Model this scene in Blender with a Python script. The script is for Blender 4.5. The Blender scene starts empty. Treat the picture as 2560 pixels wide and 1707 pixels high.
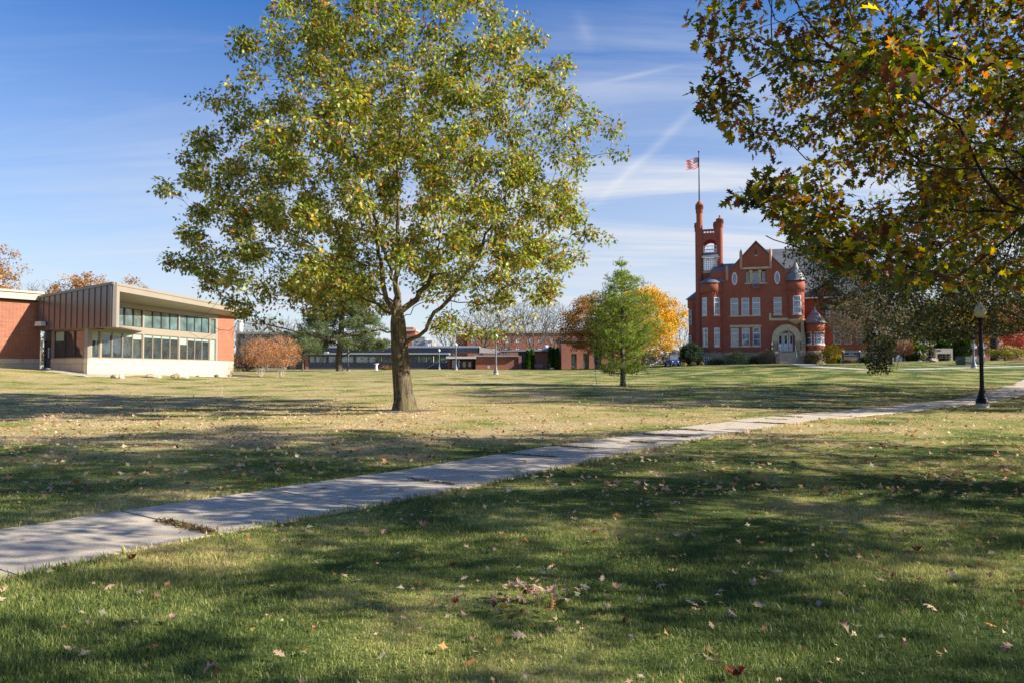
import bpy, math, random
import numpy as np
from mathutils import Vector, Matrix

# ------------------------------------------------------------------ camera, sky, sun, exposure
SC = bpy.context.scene
COL = SC.collection
R_ = math.radians
F = 1850.0; CU = 1280.0; CV = 853.5; CAMZ = 1.6
PITCH = math.atan((923.0 - CV) / F)
SUN_AZ = -12.0          # degrees from +X, counter-clockwise seen from above
SUN_EL = 29.0
SKY_STRENGTH = 0.078
SUN_STRENGTH = 5.0
EXPOSURE = 1.05

cam_d = bpy.data.cameras.new('camera'); cam = bpy.data.objects.new('camera', cam_d); COL.objects.link(cam)
cam_d.sensor_width = 36.0; cam_d.lens = F / 2560.0 * 36.0
cam_d.clip_start = 0.05; cam_d.clip_end = 5000
cam.location = (0, 0, CAMZ); cam.rotation_euler = (math.pi / 2 + PITCH, 0, 0)
SC.camera = cam
SC.render.resolution_x = 1024; SC.render.resolution_y = 682
SC.view_settings.view_transform = 'Standard'; SC.view_settings.look = 'None'
SC.view_settings.exposure = EXPOSURE; SC.view_settings.gamma = 1.0
SC.render.engine = 'CYCLES'
SC.cycles.use_denoising = True
SC.cycles.max_bounces = 6; SC.cycles.transparent_max_bounces = 8
SC.cycles.diffuse_bounces = 3; SC.cycles.glossy_bounces = 3; SC.cycles.transmission_bounces = 4

W = bpy.data.worlds.new('World'); SC.world = W; W.use_nodes = True
def build_world():
    nt = W.node_tree; nt.nodes.clear(); N = nt.nodes; L = nt.links
    out = N.new('ShaderNodeOutputWorld'); bg = N.new('ShaderNodeBackground')
    sky = N.new('ShaderNodeTexSky'); sky.sky_type = 'NISHITA'; sky.sun_disc = False
    sky.sun_elevation = R_(SUN_EL); sky.sun_rotation = R_(90 - SUN_AZ)
    sky.air_density = 1.0; sky.dust_density = 0.6; sky.ozone_density = 2.6; sky.altitude = 300
    tc = N.new('ShaderNodeTexCoord')
    sep = N.new('ShaderNodeSeparateXYZ'); L.new(tc.outputs['Generated'], sep.inputs[0])
    def M(op, a=None, b=None, c=None, clamp=False):
        n = N.new('ShaderNodeMath'); n.operation = op; n.use_clamp = clamp
        for i, v in enumerate((a, b, c)):
            if v is None: continue
            if isinstance(v, (int, float)): n.inputs[i].default_value = v
            else: L.new(v, n.inputs[i])
        return n.outputs[0]
    x, y, z = sep.outputs
    # project the view direction on a flat cloud deck high above
    zz = M('ADD', M('MAXIMUM', z, 0.0), 0.10)
    px = M('DIVIDE', x, zz); py = M('DIVIDE', y, zz)
    comb = N.new('ShaderNodeCombineXYZ'); L.new(px, comb.inputs[0]); L.new(py, comb.inputs[1])
    def noise(scale_v, rot, sc, det, rough, dist):
        mp = N.new('ShaderNodeMapping'); mp.inputs['Rotation'].default_value = (0, 0, rot)
        mp.inputs['Scale'].default_value = scale_v; L.new(comb.outputs[0], mp.inputs[0])
        nz = N.new('ShaderNodeTexNoise'); nz.inputs['Scale'].default_value = sc
        nz.inputs['Detail'].default_value = det; nz.inputs['Roughness'].default_value = rough
        nz.inputs['Distortion'].default_value = dist
        L.new(mp.outputs[0], nz.inputs['Vector']); return nz.outputs['Fac']
    n1 = noise((0.22, 1.25, 1), R_(24), 1.05, 10, 0.62, 1.1)
    n2 = noise((0.35, 0.6, 1), R_(-15), 0.6, 5, 0.55, 0.3)
    st = M('MULTIPLY', M('SUBTRACT', n1, 0.42), 4.6, clamp=True)
    cov = M('MULTIPLY', M('SUBTRACT', n2, 0.38), 4.5, clamp=True)
    low = M('SUBTRACT', 1.0, M('MULTIPLY', z, 2.05), clamp=True)   # more cloud low down
    right = M('MULTIPLY_ADD', x, 0.95, 0.85)
    veil = M('MULTIPLY', M('POWER', low, 1.35), M('MULTIPLY_ADD', x, 0.4, 1.05))
    m = M('MULTIPLY', M('MULTIPLY', st, M('MULTIPLY_ADD', cov, .8, .2)), M('MULTIPLY', M('POWER', low, 0.6), right))
    m = M('ADD', M('MULTIPLY', m, 1.25), M('MULTIPLY', veil, M('MULTIPLY_ADD', n2, 0.9, 0.42)), clamp=True)
    # condensation trails: narrow bands along great circles
    def dirv(u, v):
        b = (CV - v) / F; a = (u - CU) / F; c = math.cos(PITCH); s = math.sin(PITCH)
        return Vector((a, c - s * b, s + c * b)).normalized()
    def trail(p, q, w0, strength, soft):
        A = dirv(*p); B = dirv(*q); nrm = A.cross(B).normalized(); mid = (A + B).normalized(); half = A.angle(B) / 2
        vm = N.new('ShaderNodeVectorMath'); vm.operation = 'DOT_PRODUCT'; L.new(tc.outputs['Generated'], vm.inputs[0]); vm.inputs[1].default_value = nrm
        vn = N.new('ShaderNodeVectorMath'); vn.operation = 'DOT_PRODUCT'; L.new(tc.outputs['Generated'], vn.inputs[0]); vn.inputs[1].default_value = mid
        d = M('ABSOLUTE', M('ADD', vm.outputs['Value'], M('MULTIPLY', M('SUBTRACT', n1, 0.5), 0.012)))
        band = M('SUBTRACT', 1.0, M('DIVIDE', d, w0), clamp=True)
        ang = M('ARCCOSINE', M('MINIMUM', vn.outputs['Value'], 1.0))
        lim = M('DIVIDE', M('SUBTRACT', half * 1.1, ang), soft, clamp=True)
        return M('MULTIPLY', M('MULTIPLY', M('POWER', band, 1.4), lim), M('MULTIPLY', M('ADD', n1, 0.25), strength))
    for t in (((1480, 520), (1770, 240), .010, .27, .06), ((1480, 215), (1720, 160), .005, .3, .06),
              ((1175, -60), (1215, 70), .014, .8, .03), ((60, 660), (420, 760), .006, .5, .05), ((1440, 20), (1480, 130), .02, .25, .04)):
        m = M('ADD', m, trail(*t), clamp=True)
    mix = N.new('ShaderNodeMix'); mix.data_type = 'RGBA'
    L.new(m, mix.inputs['Factor'])
    hs = N.new('ShaderNodeHueSaturation'); hs.inputs['Saturation'].default_value = 1.38; hs.inputs['Value'].default_value = 1.12
    hs.inputs['Hue'].default_value = 0.512
    L.new(sky.outputs[0], hs.inputs['Color'])
    L.new(hs.outputs[0], mix.inputs[6]); mix.inputs[7].default_value = (4.6, 4.9, 5.5, 1)
    L.new(mix.outputs[2], bg.inputs['Color']); bg.inputs['Strength'].default_value = SKY_STRENGTH
    L.new(bg.outputs[0], out.inputs['Surface'])
build_world()

sun_d = bpy.data.lights.new('sun', 'SUN'); sun = bpy.data.objects.new('sun', sun_d); COL.objects.link(sun)
sun_d.energy = SUN_STRENGTH; sun_d.angle = R_(0.53); sun_d.color = (1.0, 0.93, 0.82)
SUNV = Vector((math.cos(R_(SUN_EL)) * math.cos(R_(SUN_AZ)), math.cos(R_(SUN_EL)) * math.sin(R_(SUN_AZ)), math.sin(R_(SUN_EL))))
sun.rotation_euler = SUNV.to_track_quat('Z', 'Y').to_euler()
sun.location = SUNV * 60

# ------------------------------------------------------------------ terrain and photo geometry
def S(t, a, b):
    t = np.clip((np.asarray(t, float) - a) / (b - a), 0, 1); return t * t * (3 - 2 * t)
def H(x, y):
    x = np.asarray(x, float); y = np.asarray(y, float)
    g = np.interp(y, [-50, 26, 34, 73, 85, 110, 150, 5000], [0, 0, .12, 1.12, 1.30, 1.52, 1.62, 1.62])
    r = (.88 * S(x, 8, 32) + .45 * S(x, 36, 62)) * S(y, 35, 82)
    l = 1.05 * np.exp(-(((x + 41) / 12.5) ** 2 + ((y - 55) / 13) ** 2))
    d = -.36 * np.exp(-(((x + 26) / 13) ** 2 + ((y - 76) / 11) ** 2))
    b = .03 * np.sin(x * .33 + 1.1) * np.sin(y * .27) * S(y, 4, 14)
    return g + r + l + d + b
def Hf(x, y): return float(H(x, y))
def P(u, v, d):
    b = (CV - v) / F; a = (u - CU) / F; c = math.cos(PITCH); s = math.sin(PITCH)
    t = d / (c - s * b)
    return Vector((a * t, d, CAMZ + t * (s + c * b)))
def gpx(u, v, dmax=190.0):
    "ground point seen at photo pixel (u, v)"
    prev = None; d = 2.5
    while d < dmax:
        p = P(u, v, d)
        if p.z <= Hf(p.x, p.y):
            lo, hi = d * .985, d
            for _ in range(20):
                m = (lo + hi) / 2; q = P(u, v, m)
                if q.z <= Hf(q.x, q.y): hi = m
                else: lo = m
            q = P(u, v, hi); q.z = Hf(q.x, q.y); return q
        d *= 1.015
    q = P(u, v, dmax); q.z = Hf(q.x, q.y); return q
def at(u, d):
    "ground point in image column u at depth d"
    x = (u - CU) / F * d; return Vector((x, d, Hf(x, d)))

# ------------------------------------------------------------------ materials
MATS = {}
def nodes_of(name):
    m = bpy.data.materials.new(name); m.use_nodes = True; MATS[name] = m
    nt = m.node_tree; nt.nodes.clear()
    out = nt.nodes.new('ShaderNodeOutputMaterial'); b = nt.nodes.new('ShaderNodeBsdfPrincipled')
    nt.links.new(b.outputs[0], out.inputs[0]); return m, nt, b, out
def coords(nt, scale=(1, 1, 1), src='Object'):
    tc = nt.nodes.new('ShaderNodeTexCoord'); mp = nt.nodes.new('ShaderNodeMapping'); mp.inputs['Scale'].default_value = scale
    nt.links.new(tc.outputs[src], mp.inputs[0]); return mp.outputs[0]
def noise(nt, vec, sc, det=4, rough=.55, dist=0):
    n = nt.nodes.new('ShaderNodeTexNoise'); n.inputs['Scale'].default_value = sc; n.inputs['Detail'].default_value = det
    n.inputs['Roughness'].default_value = rough; n.inputs['Distortion'].default_value = dist
    if vec is not None: nt.links.new(vec, n.inputs['Vector'])
    return n.outputs['Fac']
def ramp(nt, fac, stops):
    r = nt.nodes.new('ShaderNodeValToRGB'); nt.links.new(fac, r.inputs[0]); el = r.color_ramp.elements
    while len(el) < len(stops): el.new(.5)
    for e, (p, c) in zip(el, stops): e.position = p; e.color = (c[0], c[1], c[2], 1)
    return r.outputs[0]
def mixc(nt, fac, a, b, blend='MIX'):
    m = nt.nodes.new('ShaderNodeMix'); m.data_type = 'RGBA'; m.blend_type = blend
    for i, v in ((0, fac), (6, a), (7, b)):
        if isinstance(v, (int, float)): m.inputs[i].default_value = v
        elif isinstance(v, tuple): m.inputs[i].default_value = (v[0], v[1], v[2], 1)
        else: nt.links.new(v, m.inputs[i])
    return m.outputs[2]
def bump(nt, b, h, strength=.3, dist=.02):
    n = nt.nodes.new('ShaderNodeBump'); n.inputs['Strength'].default_value = strength; n.inputs['Distance'].default_value = dist
    nt.links.new(h, n.inputs['Height']); nt.links.new(n.outputs[0], b.inputs['Normal'])
def plain(name, c, rough=.6, var=.15, sc=3.0, metallic=0.0, bstr=0.0, bsc=40, spec=.5):
    m, nt, b, o = nodes_of(name)
    v = coords(nt); f = noise(nt, v, sc, 6, .65)
    lo = tuple(k * (1 - var) for k in c); hi = tuple(min(1, k * (1 + var)) for k in c)
    nt.links.new(ramp(nt, f, [(.3, lo), (.7, hi)]), b.inputs['Base Color'])
    b.inputs['Roughness'].default_value = rough; b.inputs['Metallic'].default_value = metallic
    b.inputs['Specular IOR Level'].default_value = spec
    if bstr: bump(nt, b, noise(nt, v, bsc, 4), bstr)
    return m
def brick(name, c1, c2, mortar, bw=.22, bh=.075, stain=.25, rough=.85):
    m, nt, b, o = nodes_of(name)
    tc = nt.nodes.new('ShaderNodeTexCoord'); sp = nt.nodes.new('ShaderNodeSeparateXYZ'); nt.links.new(tc.outputs['Object'], sp.inputs[0])
    ad = nt.nodes.new('ShaderNodeMath'); ad.operation = 'ADD'; nt.links.new(sp.outputs[0], ad.inputs[0]); nt.links.new(sp.outputs[1], ad.inputs[1])
    cb = nt.nodes.new('ShaderNodeCombineXYZ'); nt.links.new(ad.outputs[0], cb.inputs[0]); nt.links.new(sp.outputs[2], cb.inputs[1])
    br = nt.nodes.new('ShaderNodeTexBrick'); nt.links.new(cb.outputs[0], br.inputs['Vector'])
    br.inputs['Scale'].default_value = 1; br.inputs['Brick Width'].default_value = bw; br.inputs['Row Height'].default_value = bh
    br.inputs['Mortar Size'].default_value = bh * .09; br.inputs['Mortar Smooth'].default_value = .2
    br.inputs['Color1'].default_value = (*c1, 1); br.inputs['Color2'].default_value = (*c2, 1); br.inputs['Mortar'].default_value = (*mortar, 1)
    f = noise(nt, tc.outputs['Object'], .7, 7, .7)
    d = tuple(k * .55 for k in c1)
    f2 = nt.nodes.new('ShaderNodeMath'); f2.operation = 'MULTIPLY'; nt.links.new(ramp(nt, f, [(.42, (0, 0, 0)), (.75, (1, 1, 1))]), f2.inputs[0]); f2.inputs[1].default_value = stain
    nt.links.new(mixc(nt, f2.outputs[0], br.outputs['Color'], d), b.inputs['Base Color'])
    b.inputs['Roughness'].default_value = rough; b.inputs['Specular IOR Level'].default_value = .25
    bump(nt, b, br.outputs['Fac'], -.3, .01)
    return m
def leafmat(name, transl=.35, rough=.45, spec=.5, hueshift=0.0):
    "leaf colour comes from the per-leaf attribute col"
    m, nt, b, o = nodes_of(name)
    a = nt.nodes.new('ShaderNodeAttribute'); a.attribute_name = 'col'
    oi = nt.nodes.new('ShaderNodeNewGeometry')
    nt.links.new(a.outputs['Color'], b.inputs['Base Color'])
    b.inputs['Roughness'].default_value = rough; b.inputs['Specular IOR Level'].default_value = spec
    tr = nt.nodes.new('ShaderNodeBsdfTranslucent')
    hs = nt.nodes.new('ShaderNodeHueSaturation'); hs.inputs['Saturation'].default_value = 1.25; hs.inputs['Value'].default_value = 1.7
    nt.links.new(a.outputs['Color'], hs.inputs['Color']); nt.links.new(hs.outputs[0], tr.inputs[0])
    mx = nt.nodes.new('ShaderNodeMixShader'); mx.inputs[0].default_value = transl
    nt.links.new(b.outputs[0], mx.inputs[1]); nt.links.new(tr.outputs[0], mx.inputs[2]); nt.links.new(mx.outputs[0], o.inputs[0])
    return m
def glassmat(name, c=(.02, .03, .03), rough=.02, spec=.9):
    m, nt, b, o = nodes_of(name)
    v = coords(nt)
    nt.links.new(ramp(nt, noise(nt, v, .8, 3), [(.35, c), (.65, tuple(k * 2.2 for k in c))]), b.inputs['Base Color'])
    b.inputs['Roughness'].default_value = rough; b.inputs['Specular IOR Level'].default_value = spec; b.inputs['IOR'].default_value = 1.7
    n = nt.nodes.new('ShaderNodeBump'); n.inputs['Strength'].default_value = .035; n.inputs['Distance'].default_value = .3
    nt.links.new(noise(nt, v, 1.3, 1), n.inputs['Height']); nt.links.new(n.outputs[0], b.inputs['Normal'])
    return m
def barkmat(name, c1, c2, lichen=None, sc=9):
    m, nt, b, o = nodes_of(name)
    v = coords(nt, (sc, sc, sc * .16)); f = noise(nt, v, 1.0, 8, .7, .6)
    col = ramp(nt, f, [(.41, c1), (.58, c2)])
    if lichen:
        v2 = coords(nt, (1.5, 1.5, 1.1)); f2 = noise(nt, v2, 2.0, 6, .7)
        col = mixc(nt, ramp(nt, f2, [(.50, (0, 0, 0)), (.64, (.75, .75, .75))]), col, lichen)
    nt.links.new(col, b.inputs['Base Color']); b.inputs['Roughness'].default_value = .9; b.inputs['Specular IOR Level'].default_value = .2
    bump(nt, b, f, 1.0, .11)
    return m

def grass_colour(nt):
    "patches of green, yellowing and straw-brown turf, in ground metres"
    g = nt.nodes.new('ShaderNodeNewGeometry'); pos = g.outputs['Position']
    sp = nt.nodes.new('ShaderNodeSeparateXYZ'); nt.links.new(pos, sp.inputs[0])
    def mth(op, a, b2=None, clamp=False):
        n = nt.nodes.new('ShaderNodeMath'); n.operation = op; n.use_clamp = clamp
        for i, v in enumerate((a, b2)):
            if v is None: continue
            if isinstance(v, (int, float)): n.inputs[i].default_value = v
            else: nt.links.new(v, n.inputs[i])
        return n.outputs[0]
    flat = nt.nodes.new('ShaderNodeMapping'); flat.inputs['Scale'].default_value = (1, 1, 0); nt.links.new(pos, flat.inputs[0])
    a = noise(nt, flat.outputs[0], .38, 3, .5, .3); b = noise(nt, flat.outputs[0], 2.6, 5, .65)
    c = noise(nt, flat.outputs[0], 14, 3, .6)
    # a dry belt of turf lies on the lawn beyond the path, greener again far off
    mp = nt.nodes.new('ShaderNodeMapRange'); nt.links.new(sp.outputs[1], mp.inputs[0])
    mp.inputs[1].default_value = 10.0; mp.inputs[2].default_value = 19.0; mp.inputs[3].default_value = -0.02; mp.inputs[4].default_value = .235
    mq = nt.nodes.new('ShaderNodeMapRange'); nt.links.new(sp.outputs[1], mq.inputs[0])
    mq.inputs[1].default_value = 26.0; mq.inputs[2].default_value = 60.0; mq.inputs[3].default_value = 0; mq.inputs[4].default_value = -.125
    lx = nt.nodes.new('ShaderNodeMapRange'); nt.links.new(sp.outputs[0], lx.inputs[0])
    lx.inputs[1].default_value = -2.0; lx.inputs[2].default_value = 14.0; lx.inputs[3].default_value = .02; lx.inputs[4].default_value = -.13
    dry = mth('ADD', mth('ADD', mp.outputs[0], mq.outputs[0]), lx.outputs[0])
    t = mth('ADD', mth('ADD', mth('MULTIPLY', a, 1.15), mth('MULTIPLY', b, .30)), mth('ADD', mth('SUBTRACT', dry, .285), mth('MULTIPLY', mth('SUBTRACT', c, .5), .22)))
    return t, pos, b, c
GR = [(.34, (.068, .100, .024)), (.43, (.15, .182, .042)), (.50, (.275, .278, .078)), (.60, (.38, .315, .12)), (.74, (.48, .37, .19))]
m, nt, b, o = nodes_of('lawn')
t, pos, nb, nc = grass_colour(nt)
GRD = [(p, tuple(k * .95 for k in c)) for p, c in GR]
base = ramp(nt, t, GRD)
# fine mottling of thatch between the blades
v = nt.nodes.new('ShaderNodeMapping'); v.inputs['Scale'].default_value = (1, 1, 1); nt.links.new(pos, v.inputs[0])
fine = noise(nt, v.outputs[0], 38, 3, .7)
base = mixc(nt, ramp(nt, fine, [(.35, (.55, .55, .55)), (.7, (1, 1, 1))]), mixc(nt, .5, base, (.05, .05, .02)), base)
nt.links.new(base, b.inputs['Base Color']); b.inputs['Roughness'].default_value = .95; b.inputs['Specular IOR Level'].default_value = .1
bump(nt, b, fine, .6, .03)
m, nt, b, o = nodes_of('grass_blade')
t, pos, nb, nc = grass_colour(nt)
at_ = nt.nodes.new('ShaderNodeAttribute'); at_.attribute_name = 'rnd'
ad = nt.nodes.new('ShaderNodeMath'); ad.operation = 'MULTIPLY_ADD'; nt.links.new(at_.outputs['Fac'], ad.inputs[0]); ad.inputs[1].default_value = .22
nt.links.new(t, ad.inputs[2])
sb = nt.nodes.new('ShaderNodeMath'); sb.operation = 'SUBTRACT'; nt.links.new(ad.outputs[0], sb.inputs[0]); sb.inputs[1].default_value = .11
gc = ramp(nt, sb.outputs[0], [(p, tuple(min(.9, k * 1.5) for k in c)) for p, c in GR])
nt.links.new(gc, b.inputs['Base Color']); b.inputs['Roughness'].default_value = .5; b.inputs['Specular IOR Level'].default_value = .35
tr = nt.nodes.new('ShaderNodeBsdfTranslucent'); nt.links.new(gc, tr.inputs[0]); mx = nt.nodes.new('ShaderNodeMixShader'); mx.inputs[0].default_value = .35
nt.links.new(b.outputs[0], mx.inputs[1]); nt.links.new(tr.outputs[0], mx.inputs[2]); nt.links.new(mx.outputs[0], o.inputs[0])
m, nt, b, o = nodes_of('concrete')
v = coords(nt); f = noise(nt, v, 1.1, 7, .6); f2 = noise(nt, v, 60, 3, .6); f3 = noise(nt, v, 260, 2, .5)
c = ramp(nt, f, [(.3, (.49, .405, .29)), (.7, (.64, .535, .39))])
c = mixc(nt, .5, c, ramp(nt, f2, [(.35, (.38, .31, .22)), (.62, (.72, .60, .44))]))
f4 = noise(nt, v, 3.2, 9, .75, .8); c = mixc(nt, ramp(nt, f4, [(.50, (0, 0, 0)), (.60, (.32, .32, .32))]), c, (.20, .175, .135))
c = mixc(nt, ramp(nt, f3, [(.5, (0, 0, 0)), (.62, (.5, .5, .5))]), c, (.16, .15, .135))
nt.links.new(c, b.inputs['Base Color']); b.inputs['Roughness'].default_value = .9; bump(nt, b, f2, .35, .006)
plain('far_concrete', (.42, .39, .34), .9, .12, .8)
plain('soil', (.13, .095, .07), .95, .35, 9, bstr=.8, bsc=30)
plain('gravel', (.42, .37, .29), .95, .35, 14, bstr=.9, bsc=22)
brick('brick_library', (.37, .135, .072), (.25, .085, .047), (.38, .25, .17), stain=.5)
brick('brick_hall', (.37, .092, .052), (.27, .062, .038), (.36, .18, .12), stain=.6)
brick('brick_campus', (.36, .125, .07), (.30, .10, .06), (.34, .2, .15))
brick('brick_pink', (.40, .16, .11), (.34, .13, .09), (.36, .22, .17))
brick('stone_block', (.46, .37, .23), (.36, .28, .17), (.24, .18, .11), .75, .42, .35)
brick('stone_panel', (.58, .49, .34), (.55, .46, .32), (.46, .38, .26), 1.5, .68, .08, .7)
plain('sandstone', (.54, .43, .27), .85, .22, 2.5, bstr=.6, bsc=12)
plain('bronze_metal', (.15, .128, .12), .30, .08, .5, metallic=.35)
plain('taupe_metal', (.285, .245, .185), .4, .06, .5)
plain('window_metal', (.235, .195, .155), .4, .06, .5)
plain('dark_frame', (.05, .042, .036), .4, .1)
plain('cream_metal', (.38, .345, .28), .45, .06)
plain('blind', (.30, .38, .32), .35, .05)
plain('charcoal_cladding', (.055, .062, .085), .5, .1, .4)
plain('grey_fascia', (.26, .28, .34), .45, .1)
plain('pale_metal', (.52, .52, .54), .45, .08)
plain('beige_panel', (.46, .42, .35), .6, .1)
plain('grey_block', (.32, .34, .37), .8, .12, .5)
plain('white_paint', (.74, .75, .76), .45, .06)
plain('hall_white', (.78, .78, .80), .5, .06)
plain('brown_dark', (.075, .055, .048), .8, .25)
plain('terracotta', (.50, .26, .17), .8, .15)
m, nt, b, o = nodes_of('slate')
tc = nt.nodes.new('ShaderNodeTexCoord'); br = nt.nodes.new('ShaderNodeTexBrick')
sp = nt.nodes.new('ShaderNodeSeparateXYZ'); nt.links.new(tc.outputs['Object'], sp.inputs[0])
ad = nt.nodes.new('ShaderNodeMath'); nt.links.new(sp.outputs[0], ad.inputs[0]); nt.links.new(sp.outputs[1], ad.inputs[1])
cb = nt.nodes.new('ShaderNodeCombineXYZ'); nt.links.new(ad.outputs[0], cb.inputs[0]); nt.links.new(sp.outputs[2], cb.inputs[1])
nt.links.new(cb.outputs[0], br.inputs[0]); br.inputs['Scale'].default_value = 1; br.inputs['Brick Width'].default_value = .3; br.inputs['Row Height'].default_value = .2
br.inputs['Mortar Size'].default_value = .012
br.inputs['Color1'].default_value = (.19, .195, .205, 1); br.inputs['Color2'].default_value = (.14, .145, .16, 1); br.inputs['Mortar'].default_value = (.06, .06, .07, 1)
nt.links.new(mixc(nt, .35, br.outputs[0], ramp(nt, noise(nt, tc.outputs['Object'], 1.1, 6), [(.35, (.10, .10, .11)), (.7, (.27, .26, .25))])), b.inputs['Base Color'])
b.inputs['Roughness'].default_value = .55
glassmat('glass_dark'); glassmat('glass_hall', (.05, .07, .11)); glassmat('glass_green', (.07, .11, .11))
plain('iron_black', (.007, .007, .010), .5, .1, spec=.2)
plain('iron_grey', (.16, .17, .20), .5, .12)
m, nt, b, o = nodes_of('lamp_globe')
b.inputs['Base Color'].default_value = (.5, .45, .3, 1); b.inputs['Roughness'].default_value = .25
b.inputs['Subsurface Weight'].default_value = .0; b.inputs['Transmission Weight'].default_value = .25
nt.links.new(ramp(nt, noise(nt, coords(nt), 4, 3), [(.3, (.46, .41, .26)), (.7, (.58, .53, .36))]), b.inputs['Base Color'])
m, nt, b, o = nodes_of('lamp_globe_white')
nt.links.new(ramp(nt, noise(nt, coords(nt), 4, 3), [(.3, (.78, .80, .82)), (.7, (.9, .9, .9))]), b.inputs['Base Color']); b.inputs['Roughness'].default_value = .2
plain('sign_blue', (.012, .014, .075), .4, .1)
plain('flag_red', (.36, .008, .018), .8, .08, spec=.1); plain('flag_white', (.46, .46, .50), .8, .05, spec=.1); plain('flag_blue', (.010, .016, .09), .7, .08)
plain('rock', (.36, .29, .20), .9, .35, 4, bstr=.8, bsc=9)
plain('rock_pale', (.62, .60, .55), .9, .25, 4, bstr=.8, bsc=9)
plain('utility_green', (.055, .075, .055), .55, .1)
plain('cart_blue', (.008, .025, .14), .3, .1)
plain('rubber', (.015, .015, .016), .8, .1)
plain('wood_weathered', (.30, .20, .15), .8, .2)
plain('skin', (.50, .30, .22), .6, .05); plain('cloth_dark', (.02, .02, .025), .8, .1); plain('cloth_pale', (.55, .55, .58), .8, .1); plain('hair_brown', (.06, .035, .02), .7, .1)
plain('stem_pale', (.42, .37, .31), .8, .2)
barkmat('bark_oak', (.050, .040, .027), (.19, .15, .098), (.17, .145, .045))
barkmat('bark_grey', (.06, .052, .045), (.20, .18, .155))
barkmat('bark_dark', (.022, .018, .016), (.07, .058, .05))
barkmat('bark_pine', (.055, .045, .036), (.16, .135, .105), None, 7)
leafmat('leaf_oak', .34, .5, .42); leafmat('leaf_oak_mid', .25, .6, .22); leafmat('leaf_oak_near', .47, .55, .3); leafmat('leaf_soft', .35, .6, .3)
leafmat('needle', .38, .55, .3); leafmat('leaf_dry', .25, .75, .2)

# ------------------------------------------------------------------ mesh helpers
def mesh_tris(name, V, T, mats, col=None, rnd=None, smooth=False, mi=None):
    V = np.asarray(V, np.float32); T = np.asarray(T, np.int32)
    me = bpy.data.meshes.new(name)
    me.vertices.add(len(V)); me.vertices.foreach_set('co', V.ravel())
    me.loops.add(T.size); me.loops.foreach_set('vertex_index', T.ravel())
    me.polygons.add(len(T)); me.polygons.foreach_set('loop_start', np.arange(len(T), dtype=np.int32) * 3)
    me.polygons.foreach_set('loop_total', np.full(len(T), 3, np.int32))
    if smooth: me.polygons.foreach_set('use_smooth', np.ones(len(T), bool))
    if mi is not None: me.polygons.foreach_set('material_index', np.asarray(mi, np.int32))
    for m in mats: me.materials.append(MATS[m])
    if col is not None:
        a = me.attributes.new('col', 'FLOAT_COLOR', 'POINT'); c = np.ones((len(V), 4), np.float32); c[:, :3] = col
        a.data.foreach_set('color', c.ravel())
    if rnd is not None:
        a = me.attributes.new('rnd', 'FLOAT', 'POINT'); a.data.foreach_set('value', np.asarray(rnd, np.float32))
    me.update(); me.validate(); return me
def obj(name, me, parent=None, loc=None, rz=0.0):
    o = bpy.data.objects.new(name, me); COL.objects.link(o)
    if parent is not None: o.parent = parent
    if loc is not None: o.location = loc
    if rz: o.rotation_euler = (0, 0, rz)
    return o
def tag(o, label=None, cat=None, group=None, kind=None):
    if label: o['label'] = label
    if cat: o['category'] = cat
    if group: o['group'] = group
    if kind: o['kind'] = kind
    return o
def thing(name, label, cat, loc, rz=0.0, group=None):
    o = obj(name, None, None, loc, rz); return tag(o, label, cat, group)
def copy_tree(o, parent=None, loc=None, rz=None, label=None, group=None, scale=None):
    c = o.copy(); COL.objects.link(c); c.parent = parent
    if loc is not None: c.location = loc
    if rz is not None: c.rotation_euler = (0, 0, rz)
    if scale is not None: c.scale = (scale, scale, scale)
    if label: c['label'] = label
    if group: c['group'] = group
    for ch in list(o.children): copy_tree(ch, c)
    return c

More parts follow.
